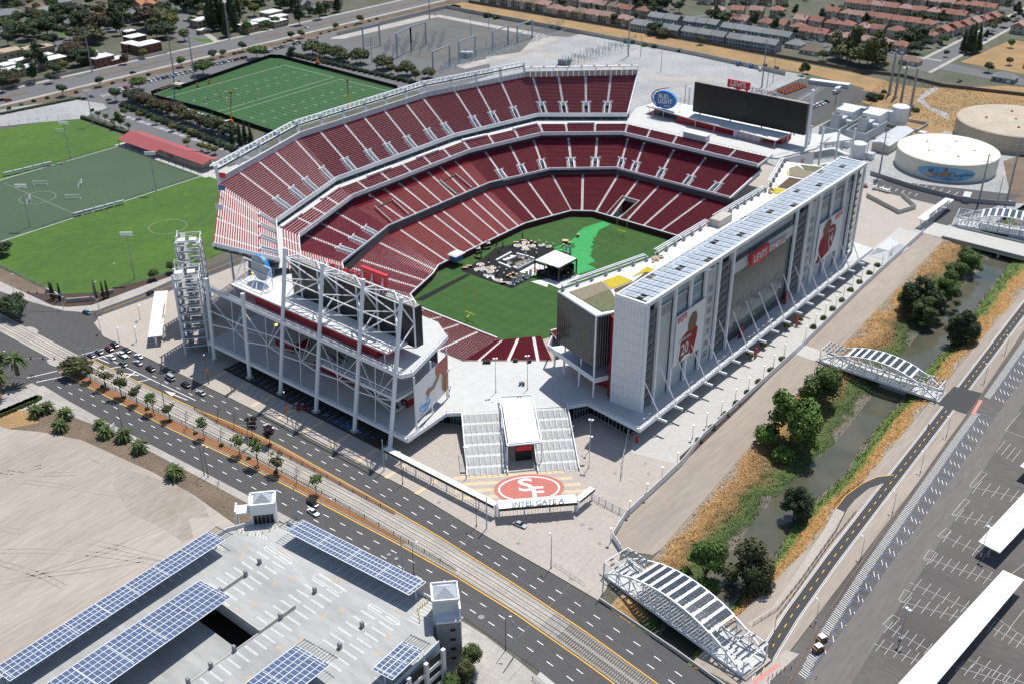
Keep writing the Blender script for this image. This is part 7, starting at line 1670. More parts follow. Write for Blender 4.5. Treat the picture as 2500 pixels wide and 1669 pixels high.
def boom(base,h,m,lab,lean=(0,0)):
 t=thing('boom_lift',lab,'boom lift',(base.x,base.y,0));s=MB()
 for dx in(-1.1,1.1):
  for dy in(-.9,.9):MB().tube((base.x+dx,base.y+dy-.2,.45),(base.x+dx,base.y+dy+.2,.45),.45,n=10).build('wheel','tyre',t)
 MB().box((base.x,base.y,1.0),(3.0,2.0,.9),.4).build('chassis',m,t);MB().box((base.x,base.y,1.9),(2.0,1.4,1.0),.9).build('turret',m,t)
 top=(base.x+lean[0],base.y+lean[1],h);MB().beam((base.x,base.y,2),vl((base.x,base.y,2),top,.5),.5).build('lower_boom','yellow_post' if m=='orange' else m,t);MB().beam(vl((base.x,base.y,2),top,.5),top,.4).build('upper_boom','rust' if m=='orange' else m,t)
 MB().box((top[0],top[1],h+.5),(1.8,1.0,1.1),.5).build('basket','rust' if m=='orange' else m,t);return t
boom(T(1,1590,850),19,'orange','orange boom lift with raised basket among the cars below the practice field',(1,2));boom(T(1,1205,742),20,'paint_blue','blue boom lift beside the near corner of the practice field',(2,1));boom(T(1,2185,440),19,'orange','orange boom lift beyond the far end of the practice fields',(1,1));boom(K(1890,540),18,'orange','orange boom lift on the near side of the second practice field',(-2,2))
t=thing('roof_frame_tent','tan open timber-framed shelter at the corner of the practice fields','shelter',(*T(1,1150,625)[:2],0))
p=T(1,1150,625)
for k in range(6):
 q=T(1,1085+k*26,640-k*9);MB().beam((q.x,q.y,0),(q.x,q.y,3.2),.3).build('post','cloth_tan',t);MB().beam((q.x,q.y,3.2),(q.x+5,q.y+2,3.2),.3).build('beam','cloth_tan',t)
q=T(1,1230,605);MB().box((q.x,q.y,2.9),(7,6,.4),.3).build('roof','wall_cream',t)
# ================================================================== youth soccer park
cl=thing('clubhouse','long low clubhouse with red metal roof beside the soccer pitches','building',(-268,-12,0))
MB().bb(-302,-266,-15,-7,0,3.2).build('wall','wall_cream',cl);MB().bb(-262,-235,-14,-7,0,3.2).build('wall','wall_cream',cl)
MB().hexa([(-308,-20.2,3.4),(-270,-20.2,3.4),(-270,-11,6.3),(-308,-11,6.3),(-308,-20.2,3.6),(-270,-20.2,3.6),(-270,-11,6.5),(-308,-11,6.5)]).build('roof_slope','roof_red_metal',cl);MB().hexa([(-270,-17.0,4.3),(-229,-17.0,4.3),(-229,-11,6.3),(-270,-11,6.3),(-270,-17.0,4.5),(-229,-17.0,4.5),(-229,-11,6.5),(-270,-11,6.5)]).build('roof_slope','roof_red_metal',cl)
MB().hexa([(-308,-11,6.3),(-250,-11,6.3),(-250,-3,3.8),(-308,-3,3.8),(-308,-11,6.5),(-250,-11,6.5),(-250,-3,4.0),(-308,-3,4.0)]).build('roof_slope','roof_red_metal',cl);MB().hexa([(-250,-11,6.0),(-230,-11,6.0),(-230,-4.5,3.8),(-250,-4.5,3.8),(-250,-11,6.2),(-230,-11,6.2),(-230,-4.5,4.0),(-250,-4.5,4.0)]).build('roof_slope','roof_red_metal',cl)
for k in range(24):MB().beam((-269+k*1.6,-20.8,3.7),(-269+k*1.6,-17,4.1),.18).build('pergola_slat','bark',cl)
MB().beam((-270,-20.6,3.5),(-230,-20.6,3.5),.3).build('pergola_beam','bark',cl)
for k in range(12):MB().beam((-307+k*7,-20.0,0),(-307+k*7,-20.0,3.5),.25).build('post','dark_steel',cl)
def soccer_goal(p,rz,lab):
 t=thing('soccer_goal',lab,'goal',(p.x,p.y,.04),'portable soccer goals',rz);s=MB()
 s.tube((-3.6,0,0),(-3.6,0,2.4),.10,n=6);s.tube((3.6,0,0),(3.6,0,2.4),.10,n=6);s.tube((-3.6,0,2.4),(3.6,0,2.4),.10,n=6);s.tube((-3.6,2,0),(3.6,2,0),.08,n=5)
 for x in(-3.6,3.6):s.tube((x,2,0),(x,.4,2.4),.07,n=5);s.tube((x,0,0),(x,2,0),.07,n=5)
 inst(s.mesh('frame',WS),'frame',t);n=MB()
 for k in range(15):x=-3.6+7.2*k/14;n.beam((x,.4,2.4),(x,2,0),.035)
 for k in range(6):n.beam((-3.6,.4+1.6*k/5,2.4*(1-k/5)),(3.6,.4+1.6*k/5,2.4*(1-k/5)),.035)
 inst(n.mesh('net',PG),'net',t)
for x,y,r in((275,1275,.75),(565,1275,2.6),(500,1370,.75),(213,1385,2.7),(415,915,.3)):soccer_goal(T(1,x,y),r,'white portable soccer goal with net on the pitches')
def dugouts(a,b,n):
 for k in range(n):
  p=a.lerp(b,(k+.5)/n);d=(b-a).normalized();rz=math.atan2(d.y,d.x);t=thing('team_shelter','curved clear-roofed team shelter with benches beside the dark pitch','shelter',(p.x,p.y,.05),'team shelters by the pitches',rz);L_=(b-a).length/n*.86
  s=MB()
  for q in range(6):x=-L_/2+L_*q/5;s.tube((x,.9,0),(x,.9,1.3),.07,n=5);s.tube((x,.9,1.3),(x,.2,2.1),.07,n=5);s.tube((x,.2,2.1),(x,-.9,2.2),.07,n=5)
  inst(s.mesh('frame',WS),'frame',t);inst(MB().hexa([(-L_/2,.2,2.1),(L_/2,.2,2.1),(L_/2,-.9,2.15),(-L_/2,-.9,2.15),(-L_/2,.2,2.16),(L_/2,.2,2.16),(L_/2,-.9,2.21),(-L_/2,-.9,2.21)]).mesh('roof_sheet',PG),'roof_sheet',t);inst(MB().box((0,.5,.45),(L_*.9,.4,.08)).mesh('bench','grey_steel'),'bench',t);inst(MB().hexa([(-L_/2,.85,.3),(L_/2,.85,.3),(L_/2,.92,.3),(-L_/2,.92,.3),(-L_/2,.85,1.3),(L_/2,.85,1.3),(L_/2,.92,1.3),(-L_/2,.92,1.3)]).mesh('back_sheet','metal_roof'),'back_sheet',t)
dugouts(T(1,25,1215),T(1,360,1135),5);dugouts(T(1,505,1495),T(1,860,1400),5)
def floodmast(p,h,lab):
 t=thing('floodlight_mast',lab,'floodlight',(p.x,p.y,0),'green pitch floodlight masts');MB().tube((p.x,p.y,0),(p.x,p.y,h),.28,.15,n=8).build('mast','grey_steel',t);r=Vector((.772,.635,0))
 for z in(h-.2,h+.9):
  s=MB().beam((p.x-r.x*2.6,p.y-r.y*2.6,z),(p.x+r.x*2.6,p.y+r.y*2.6,z),.12);s.build('crossarm','grey_steel',t)
  for k in range(6):o=(k-2.5)*.95;MB().box((p.x+r.x*o,p.y+r.y*o,z+.35),(.65,.65,.6),.6).build('lamp_head',PW,t)
for(b,h,lab)in(((1,487,1097),20.5,'pitch floodlight mast between the grass and dark pitches by the shelters'),((1,1075,1320),20.5,'pitch floodlight mast in front of the red-roofed clubhouse'),((1,208,1560),20.5,'pitch floodlight mast beside the team shelters and goals'),((4,927,355),21,'pitch floodlight mast near the road end of the grass pitch'),((1,640,860),20.5,'pitch floodlight mast behind the back grass pitch')):floodmast(T(*b),h,lab)
fence('park_fence','low dark chain fence around the grass pitch by the road corner',[T(4,0,265),T(4,330,430),T(4,440,465)],1.6,'mesh_grey',6,pw=.09)
fence('park_fence','low dark chain fence along the pitch beside the side road',[T(4,800,420),T(4,980,375),T(4,1230,300)],1.6,'mesh_grey',6,pw=.09)
fence('park_fence','dark railing between the grass pitch and the dark pitch by the mast',[(-226.4,-21),(-226.4,-120)],1.2,'fence_dark',6,pw=.08)
fence('park_fence','dark railing between the back grass pitch and the dark pitch',[(-306.4,-21),(-306.4,-70)],1.2,'fence_dark',6,pw=.08)
fence('backstop_fence','tall curved chain fence behind the back grass pitch',[T(1,0,885),T(1,200,850),T(1,330,830),T(1,540,820)],3.2,'mesh_grey',6,pw=.1)
mg=thing('monument_wall','low tan curved monument wall sign at the park corner','sign wall',(*T(4,560,500)[:2],0))
for a,b in(((460,515),(650,500)),((350,450),(440,505)),((690,470),(780,450)),((320,440),(350,455))):
 p,q=T(4,*a),T(4,*b);MB().beam((p.x,p.y,.9),(q.x,q.y,.9),.6,1.9).build('wall_segment','paver_tan',mg)
p=T(4,560,490);put_text('YOUTH SOCCER PARK',1.0,'mural_brown',mg,(p.x+.9,p.y-1.2,1.2),(.95,.3,0),(0,0,1),.05)
for x,y in((360,490),(375,500),(420,500),(660,485),(715,490),(745,480)):p=T(4,x,y);tree('cypress',(p.x,p.y),1.0,'cypress_tree','slim dark cypress beside the tan corner monument wall','tree','cypresses by the monument wall',zs=1.15)
# ================================================================== houses
HM={}
def gable_house(loc,rz,w,d,h,roof,wall,label,group,hip=False,two=True,garage=True,chim=False,flatroof=False,windows=True,cat='house'):
 """w along local x (ridge), d along y; front faces -y"""
 t=thing('house',label,cat,(loc[0],loc[1],0),group,rz);ov=.5
 key=('w',round(w,1),round(d,1),h,wall)
 if key not in HM:HM[key]=MB().bb(-w/2,w/2,-d/2,d/2,0,h).mesh('wall',wall)
 inst(HM[key],'wall',t)
 if flatroof:
  key=('fr',round(w,1),round(d,1),h,roof)
  if key not in HM:
   s=MB().bb(-w/2-.2,w/2+.2,-d/2-.2,d/2+.2,h,h+.5);s.bb(-w/2+.6,-w/2+2.2,-d/2+1,-d/2+2.4,h+.5,h+1.1).bb(w/2-3,w/2-1.8,d/2-2.4,d/2-1.2,h+.5,h+1.0);HM[key]=s.mesh('roof',roof)
  inst(HM[key],'roof',t)
 else:
  rh=d*.27;key=('r',round(w,1),round(d,1),h,roof,hip)
  if key not in HM:
   s=MB();W2,D2=w/2+ov,d/2+ov;e=D2*.9 if hip else 0;r0,r1=(-W2+e,0,h+rh),(W2-e,0,h+rh);A,B,C,D=(-W2,-D2,h-.1),(W2,-D2,h-.1),(W2,D2,h-.1),(-W2,D2,h-.1)
   s.poly([A,B,r1,r0]);s.poly([C,D,r0,r1]);s.poly([B,C,r1]);s.poly([D,A,r0]);s.poly([D,C,B,A])
   HM[key]=s.mesh('roof',roof)
  inst(HM[key],'roof',t)
  if two and w>9:
   key=('wing',round(w,1),round(d,1),h,roof,wall)
   if key not in HM:
    s=MB();a,b=w*.12,w*.46;y0=-d/2-1.8;hh=h-.3;rz_=h+(b-a)*.28;s.mi=0;s.bb(a,b,y0,-d/2+.2,0,hh);s.poly([(a,y0,hh),(b,y0,hh),((a+b)/2,y0,rz_)])
    s.mi=1;s.poly([(a-.4,y0-.4,hh-.1),((a+b)/2,y0-.4,rz_+.05),((a+b)/2,0,rz_+.05),(a-.4,0,hh-.1)]);s.poly([(b+.4,y0-.4,hh-.1),(b+.4,0,hh-.1),((a+b)/2,0,rz_+.05),((a+b)/2,y0-.4,rz_+.05)]);HM[key]=s.mesh('front_wing',[wall,roof])
   inst(HM[key],'front_wing',t)
  if chim:inst(HM.setdefault('ch',MB().bb(-.5,.5,-.5,.5,0,2.2).mesh('chimney','stucco_cream')),'chimney',t,(-w*.25,d*.12,h+rh*.5))
 if windows:
  wm=HM.setdefault('win',MB().bb(-.6,.6,-.05,.05,-.65,.65).mesh('window','glass_dark'));wy=HM.setdefault('winy',MB().bb(-.05,.05,-.6,.6,-.65,.65).mesh('window','glass_dark'))
  for lv in((1.5,4.3)if h>4.5 else(1.5,)):
   for fx in((-.36,-.12)if two and not flatroof else(-.36,-.08,.2,.4)):inst(wm,'window',t,(fx*w,-d/2-.03,lv));inst(wm,'window',t,(fx*w,d/2+.03,lv))
   for fy in(-.22,.22):inst(wy,'window',t,(w/2+.03,fy*d,lv));inst(wy,'window',t,(-w/2-.03,fy*d,lv))
  if garage and not flatroof:
   gd=HM.setdefault('gd',MB().bb(-1.5,1.5,-.05,.05,0,2.2).mesh('garage_door',PW));inst(gd,'garage_door',t,(w*.29,-d/2-1.86 if(two and w>9)else-d/2-.05,.02))
 return t
rnd=random.Random(11)
TC=['tile_terra','tile_terra','tile_pink','tile_terra','tile_pink'];TCN={'tile_terra':'terracotta','tile_pink':'faded pink','tile_brown':'brown'}
RW=['stucco_cream','stucco_cream','stucco_tan'];WN={'stucco_cream':'cream','stucco_tan':'tan','stucco_grey':'grey'}
def row(pts,n,rz,w,d,h,where,hip=.5,roofs=TC,walls=RW,grp=None,jit=1.0):
 for k in range(n):
  p=vl(pts[0],pts[1],(k+.5)/n if n>1 else.5);r=rnd.choice(roofs);wl=rnd.choice(walls);hp=rnd.random()<hip
  gable_house((p[0]+rnd.uniform(-jit,jit),p[1]+rnd.uniform(-jit,jit)),rz+rnd.choice((0,0,math.pi/2 if jit>1.4 else 0)),w*rnd.uniform(.92,1.06),d*rnd.uniform(.95,1.05),h*rnd.uniform(.96,1.06),r,wl,'%s %s house with %s roof %s'%(WN[wl],'hipped' if hp else 'gabled',TCN.get(r,'grey'),where),grp or 'houses '+where,hip=hp,chim=rnd.random()<.5)
row([(-118,484),(-28,486)],7,0,11.5,11,6.0,'on the street behind the big eucalyptus',.4,jit=.8)
row([(-158,492),(-118,494)],3,0,11.5,11,6,'at the corner beyond the grey townhouses',.4,jit=.8)
row([(-140,520),(-24,532)],9,math.pi,11.5,11,6.0,'in the second terracotta row',.4,jit=.8)
row([(-190,486),(-165,490)],2,0,11,11,6,'next to the tall dark tree by the townhouses',.4)
row([(-215,505),(-160,545)],4,.3,11.5,11,6,'on the curving side street',.5)
row([(-132,566),(-40,572)],8,0,11.5,11,6,'in the third terracotta row',.4,jit=.8)
row([(-28,548),(-12,640)],6,math.pi/2,11.5,11,6,'along the straight street toward the far houses',.4,jit=.8)
row([(-135,612),(-30,622)],9,math.pi,11.5,11,6,'in the fourth terracotta row',.4)
row([(-150,655),(-20,668)],11,0,11.5,11,6,'in the fifth terracotta row',.4)
row([(-170,704),(-20,716)],12,math.pi,11.5,11,6,'in the sixth terracotta row',.4)
row([(-250,545),(-180,590)],6,.5,11.5,11,6,'on the far loop street',.5)
row([(-290,560),(-160,660)],9,.6,11.5,11,6,'behind the far loop street',.5)
row([(-330,600),(-180,720)],10,.6,11.5,11,6,'at the far edge of the estate',.5)
row([(-200,760),(0,775)],14,0,11.5,11,6,'in the farthest terracotta row',.4)
row([(14,600),(40,700)],6,math.pi/2,11.5,11,6,'across the straight far street',.4)
row([(-408,428),(-330,432)],6,0,12,11,6.2,'backing onto the dry strip by the far street',.5,['tile_pink','tile_terra','tile_brown'])
row([(-328,424),(-245,430)],6,0,13,11,6.2,'backing onto the dry strip in the middle',.6,['tile_pink','tile_brown'])
row([(-410,462),(-250,466)],11,math.pi,12,11,6,'in the second row behind the dry strip',.5,['tile_pink','tile_terra','tile_brown'])
row([(-410,505),(-260,512)],10,0,12,11,6,'in the third row behind the dry strip',.5,['tile_pink','tile_terra','tile_brown'])
row([(-420,550),(-300,556)],8,math.pi,12,11,6,'in the fourth row behind the dry strip',.5,['tile_pink','tile_terra','tile_brown'])
row([(-430,600),(-320,606)],8,0,12,11,6,'in the fifth row behind the dry strip',.5,['tile_pink','tile_terra'])
def terrace(p,q,n,rz,d,h,where):
 for k in range(n):
  c=vl(p,q,(k+.5)/n);w=math.dist(p,q)/n*.985
  gable_house(c,rz,w,d,h,'shingle_grey','stucco_grey','grey shingled townhouse %s'%where,'grey townhouses '+where,hip=False,two=False,garage=False,chim=True)
terrace((-190,424),(-152,426),3,0,11,6,'in the near terrace by the dry strip');terrace((-150,426),(-108,428),4,0,11,6,'in the near terrace by the pines')
terrace((-208,456),(-178,460),3,0,11,6,'in the back terrace by the tall tree');terrace((-172,456),(-112,458),5,0,11,6,'in the back terrace along the street');terrace((-236,420),(-192,422),4,0,11,6,'beside the white wall end')
terrace((-240,452),(-212,454),2,0,11,6,'at the end of the back terrace')
for(x,y,w,d,r,wl,lab)in((-104,448,13,10,'shingle_grey','stucco_cream','low grey-roofed bungalow behind the dry strip fence'),(-86,438,15,10,'tile_brown','stucco_cream','low brown-roofed bungalow behind the dry strip fence'),(-70,446,13,10,'shingle_grey','stucco_grey','low dark-roofed bungalow beside the big eucalyptus'),(-15,456,14,11,'tile_brown','stucco_cream','pale bungalow with a pink brown roof by the street corner'),(54,452,15,11,'shingle_grey','stucco_grey','low grey bungalow behind the long dark fence'),(76,456,13,10,'tile_brown','stucco_tan','low tan bungalow next to the grey one'),(60,500,13,10,'shingle_grey','stucco_grey','grey bungalow in the dry gardens across the street'),(84,520,12,10,'shingle_grey','stucco_cream','grey-roofed cottage deep in the dry gardens')):
 gable_house((x,y),rnd.uniform(-.05,.1),w,d,3.2,r,wl,lab,None,hip=True,two=False)
def flats(lst,roof,wall,lab,grp):
 for i,(x,y,w,d,h)in enumerate(lst):
  p=T(1,x,y,h);gable_house((p.x,p.y),math.pi/2+.02,w,d,h,roof,wall,lab[i%len(lab)],grp,two=False,flatroof=True,cat='apartment')
flats([(1500,28,22,14,6.5),(1375,135,14,12,6),(1395,205,10,5,3.2),(1700,168,14,12,5.5),(1790,140,14,10,5.5),(1862,82,16,12,6.5),(1915,112,14,9,6),(1910,142,14,9,5)],'white_roof','stucco_tan',['tan walled apartment with bright white flat roof beyond the far street trees'],'white-roofed apartments by the far conifers')
flats([(885,215,9,7,3.5),(925,250,14,11,5.5),(1000,300,20,12,6.5),(890,297,10,9,6.2)],'white_roof','brick_red',['brick apartment with white flat roof beside the big corner trees'],'white-roofed brick apartments at the corner')
flats([(355,402,18,11,6),(300,380,12,8,5.5),(135,412,14,8,3.2),(165,462,14,10,5.5),(45,442,10,9,5.5),(75,470,12,8,4),(20,500,10,9,5)],'white_roof','stucco_tan',['tan apartment with white flat roof along the street wall'],'white-roofed apartments along the street wall')
flats([(600,362,12,10,6),(690,390,16,11,6.5),(800,402,13,9,3.2),(640,380,10,9,6)],'white_roof','brick_red',['brick apartment with white roof behind the street wall trees'],'white-roofed brick apartments behind the wall')
flats([(55,348,18,13,7),(225,330,16,12,7),(285,322,14,12,7)],'stucco_tan','stucco_tan',['tan flat-roofed apartment block with small windows'],'tan flat-roofed blocks')
def olds(lst):
 for(x,y,w,d,h,r,wl,lab)in lst:
  p=T(1,x,y,h*.6);gable_house((p.x,p.y),rnd.uniform(-.3,.3)+math.pi/2*rnd.randint(0,1),w,d,h,r,wl,lab,None,hip=rnd.random()<.5,two=h>4,chim=True)
olds([(258,55,20,13,4,'tile_brown','stucco_tan','tan house with a long pale brown roof among the east trees'),(315,85,18,12,4,'shingle_grey','stucco_cream','pale house with a wide grey roof behind the tan one'),(60,105,22,14,4,'shingle_grey','stucco_cream','broad grey-roofed house at the edge of the east trees'),(720,68,18,12,4,'tile_brown','stucco_tan','brown-roofed house with a chimney near the side street'),(765,22,20,12,4,'tile_brown','stucco_cream','brown-roofed house farther up the side street'),(985,40,16,13,6,'tile_orange','stucco_cream','terracotta two storey house at the bend of the side street'),(1035,42,12,12,6,'tile_orange','stucco_cream','orange-tiled cream house beside the terracotta one'),(668,125,16,11,3.6,'tile_orange','stucco_tan','low house with a bright orange tile roof'),(920,112,13,12,6,'shingle_grey','stucco_grey','blue grey two storey house near the corner'),(558,82,14,11,5.5,'shingle_grey','stucco_grey','grey two storey house at the cul-de-sac'),(492,158,14,10,3.6,'shingle_grey','stucco_cream','small grey-roofed house below the cul-de-sac'),(112,202,16,8,3.2,'shingle_grey','stucco_cream','low pale-roofed hall in the east playground'),(25,240,12,9,3.4,'shingle_grey','stucco_cream','low pale-roofed hall at the playground edge'),(310,190,13,9,3.4,'shingle_grey','stucco_cream','low pale-roofed hall under the dark trees'),(2185,62,16,11,5,'shingle_grey','stucco_tan','tan house with a dark roof near the top street'),(2065,35,16,11,5,'shingle_grey','stucco_tan','tan house with grey roof among the far trees'),(1740,8,16,11,5,'tile_brown','stucco_tan','tan house at the far end of the side street'),(2290,15,14,11,5,'tile_pink','stucco_tan','pink-roofed tan house near the top street'),(430,20,14,11,4,'shingle_grey','stucco_cream','grey-roofed house by the driveway of parked cars'),(1000,85,14,11,5,'tile_brown','stucco_tan','tan house with brown roof behind the blue grey house'),(1330,10,14,10,4,'tile_brown','stucco_cream','brown-roofed house beyond the tall trees')])
# ================================================================== trees of the east neighbourhood and streets
tr1=[(60,30,'wide0',1.6),(30,15,'far1',1.5),(200,265,'wide0',2.0),(110,235,'wide0',1.7),(330,235,'wide0',2.2),(430,190,'far0',1.6),(400,100,'wide0',1.6),(270,120,'far2',1.2),(240,145,'far2',1.1),(560,190,'wide0',2.2),(620,170,'wide0',1.8),(680,250,'wide3',2.8),(640,290,'wide2',2.4),(800,200,'tall0',2.0),(780,160,'tall0',1.8),(830,230,'tall0',1.7),(1050,190,'wide3',2.8),(1110,200,'wide2',2.8),(1140,250,'wide0',2.2),(1080,260,'wide0',1.9),(1190,210,'far4',1.9),(1310,60,'wide0',2.6),(1360,40,'wide2',2.2),(1270,270,'far1',1.4),(1450,170,'conifer',2.2),(1480,200,'conifer',2.4),(1510,150,'conifer',2.2),(1545,190,'conifer',2.4),(1590,160,'conifer',2.3),(1620,200,'conifer',2.2),(1560,240,'conifer',1.9),(1640,110,'conifer',1.8),(1330,170,'far1',1.3),(1700,220,'far1',1.4),(1750,100,'far4',1.6),(1680,70,'far4',1.7),(1820,20,'far4',1.6),(1920,35,'far4',1.4),(2000,60,'wide0',2.2),(2060,160,'tall0',1.8),(2200,120,'tall2',1.5),(2320,70,'conifer',1.7),(2010,20,'wide0',1.8),(510,390,'wide3',2.0),(470,400,'wide3',1.8),(560,440,'wide0',2.0),(610,430,'wide2',1.8),(650,440,'tall2',1.3),(240,560,'tall0',1.6),(290,470,'tall0',1.9),(210,430,'far0',1.5),(50,560,'wide2',1.6),(90,590,'wide3',1.4),(150,510,'far1',1.2),(400,520,'far0',1.2),(440,480,'far4',1.1),(370,490,'far1',1.1),(20,620,'far0',1.4),(860,430,'far3',1.0),(990,390,'far4',1.0),(550,320,'far2',1.3),(160,370,'far1',1.1),(350,560,'far0',1.0),(700,100,'far0',1.5),(880,60,'far0',1.8),(940,10,'wide0',1.6),(1000,10,'far0',1.4),(460,120,'far0',1.2),(130,60,'far1',1.2),(350,10,'far1',1.3),(620,30,'far0',1.3),(1150,100,'far0',1.2),(1200,120,'far1',1.5),(1080,120,'far0',1.3),(170,20,'far0',1.4),(820,130,'far0',1.6),(1400,90,'far1',1.3),(1830,190,'far1',1.2),(1900,170,'far1',1.2),(2240,90,'far0',1.4),(2130,100,'far0',1.2)]
KN={'wide0':'broad dark green','wide1':'broad green','wide2':'broad olive','wide3':'broad brownish','far0':'dark green','far1':'mid green','far2':'olive','far3':'reddish brown','far4':'yellow green','tall0':'tall dark','tall1':'tall olive','tall2':'tall green','conifer':'tall dark conifer'}
for x,y,k,sc in tr1:
 p=T(1,x,y+14);zone='by the conifer apartments' if x>1290 else('around the corner apartments' if x>800 else('along the street wall' if y>350 else 'among the older east houses'))
 tree(k,(p.x,p.y),sc,'tree','%s tree %s'%(KN[k],zone),'tree','%s trees %s'%(KN[k],zone))
r9=random.Random(77)
FAR2=[]
for k in range(230):
 x,y=r9.uniform(0,2300),r9.uniform(0,330)
 if y>330-.14*x and x>500:continue
 if y>470-.2*x:continue
 kk=r9.choice(('far0','far0','wide0','far1','wide2','far2'));p=T(1,x,y);zone='in the far east gardens' if y<120 else 'in the near east gardens'
 sc=r9.uniform(.9,1.6)
 if k<70:tree(kk,(p.x,p.y),sc,'tree','%s tree %s'%(KN[kk],zone),'tree','%s trees %s'%(KN[kk],zone))
 else:FAR2.append((kk,p.x,p.y,sc))
for k in range(46):
 y=-120+k*9.6;x=-428.5+rnd.uniform(-2,2)
 if rnd.random()<.8:tree(rnd.choice(('far0','far1','bush0','bush1','far0')),(x,y),rnd.uniform(.75,1.1),'shrub','round dark green shrub in the strip beside the railway tracks','shrub','shrubs beside the railway tracks')
s=MB()
for k in range(40):p=vl((-424,-60),(-413,20),k/40);s.box((p[0],p[1],.6),(2.2,2.8,1.2),rnd.random())
o=s.build('hedge','leaf_dark');tag(o,'long low dark hedge between the gravel turning lot and the tracks','hedge')
for(x,y,k,sc)in((1400,520,'wide1',1.8),(1770,405,'wide1',1.6),(960,620,'wide1',1.4),(1820,400,'far1',1.2),(2010,385,'far0',1.0),(800,700,'far0',1.2),(2150,380,'wide2',1.9),(2230,400,'wide2',1.7),(2320,410,'wide2',1.7)):p=T(1,x,y);tree(k,(p.x,p.y),sc,'tree','%s tree standing in the practice-field parking strip'%KN[k],'tree','trees in the practice parking strip')
for(x,y,k,sc)in((20,430,'wide2',1.4),(130,440,'wide2',1.7),(290,480,'wide2',1.7),(450,520,'wide2',1.5),(340,510,'far2',1.0),(510,560,'far2',1.1),(600,540,'wide2',1.2),(390,525,'far2',1.0)):p=T(2,x,y);tree(k,(p.x,p.y),sc,'tree','round olive tree between the practice fence and the electricity yard','tree','olive trees behind the practice fields')
a,b=T(1,1990,380),T(2,480,575)
for k in range(24):p=a.lerp(b,k/23);tree('bush1',(p.x,p.y),1.7,'shrub','dark clipped shrub in the hedge behind the practice fence','shrub','hedge shrubs behind the practice fence')
for k in range(17):
 p=T(1,900+k*43,700+k*16.0+rnd.uniform(-6,6));kk=rnd.choice(('wide3','wide2','wide0','far2'));tree(kk,(p.x,p.y),rnd.uniform(1.15,1.5),'tree','%s tree in the dense row above the clubhouse car park'%KN[kk],'tree','%s trees in the car park row'%KN[kk])
for k in range(22):
 p=T(1,850+k*36,735+k*14.5);tree('bush1',(p.x,p.y),1.9,'shrub','dark shrub in the hedge below the car park tree row','shrub','hedge shrubs below the tree row')
for(x,y)in((1655,1000),(1730,1010),(1600,1000),(1690,985)):p=T(1,x,y);tree('conifer',(p.x,p.y),.95,'tree','dark pointed conifer at the stadium end of the car park row','tree','conifers at the end of the car park row')
for x,y,k in((735,860,'young0'),(830,880,'tall2'),(680,830,'young0'),(790,890,'young0'),(960,820,'far4'),(1075,860,'far1'),(1190,905,'far4'),(1315,940,'far4'),(1290,1010,'far4'),(1385,1040,'far4'),(1430,1050,'far4'),(1480,1065,'far4'),(890,920,'young0'),(640,810,'young0'),(855,800,'far1')):p=T(1,x,y);tree(k,(p.x,p.y),.72 if k.startswith('far')else 1.1,'tree','small %s tree in a clubhouse car park island'%('yellow green' if k=='far4' else 'green'),'tree','%s car park island trees'%('yellow green' if k=='far4' else 'green'))
s=MB();a,b=T(1,570,815),T(1,900,930)
for k in range(24):p=a.lerp(b,k/23);s.box((p.x,p.y,.8),(2.6,2.4,1.6),rnd.random())
o=s.build('hedge','leaf_dark');tag(o,'dark hedge between the back grass pitch and the clubhouse car park','hedge')
FAR=[]
for k in range(190):
 r=rnd.random()
 if r<.6:x,y=rnd.uniform(-210,10),rnd.uniform(470,740)
 else:x,y=rnd.uniform(-420,-240),rnd.uniform(440,640)
 kk=rnd.choice(('far0','far0','tall0','far1'));sc=rnd.uniform(.7,1.25)
 if k<60:tree(kk,(x,y),sc,'tree','%s garden tree between the tile-roofed houses'%KN[kk],'tree','%s garden trees in the estate'%KN[kk])
 else:FAR.append((kk,x,y,sc))
def wood(lst,name,lab):
 for mm in sorted(set(q[0]for q in lst)):
  s=MB()
  for kk,x,y,sc in lst:
   if kk!=mm:continue
   me=TREE[kk][1];n0=len(s.v);a=random.uniform(0,6.28);c_,n_=math.cos(a)*sc,math.sin(a)*sc
   s.v+=[(x+v.co.x*c_-v.co.y*n_,y+v.co.x*n_+v.co.y*c_,v.co.z*sc)for v in me.vertices];s.f+=[tuple(n0+i for i in f.vertices)for f in me.polygons];s.m+=[0]*len(me.polygons)
  o=s.build(name,TREE[mm][1].materials[0].name);o['kind']='stuff'
wood(FAR,'distant_trees','');wood(FAR2,'distant_trees','')
for(x,y,k,sc)in((1050,400,'tall1',2.2),(1090,420,'wide2',2.2),(1150,420,'tall1',2.6),(1210,450,'wide2',2.4),(1260,480,'tall1',2.6),(1300,460,'wide2',2.2),(1340,430,'tall1',2.2),(1320,400,'wide0',1.8)):p=T(3,x,y);tree(k,(p.x,p.y),sc,'eucalyptus_tree','large drooping olive eucalyptus in the clump behind the dark fence','tree','eucalyptus clump behind the dark fence')
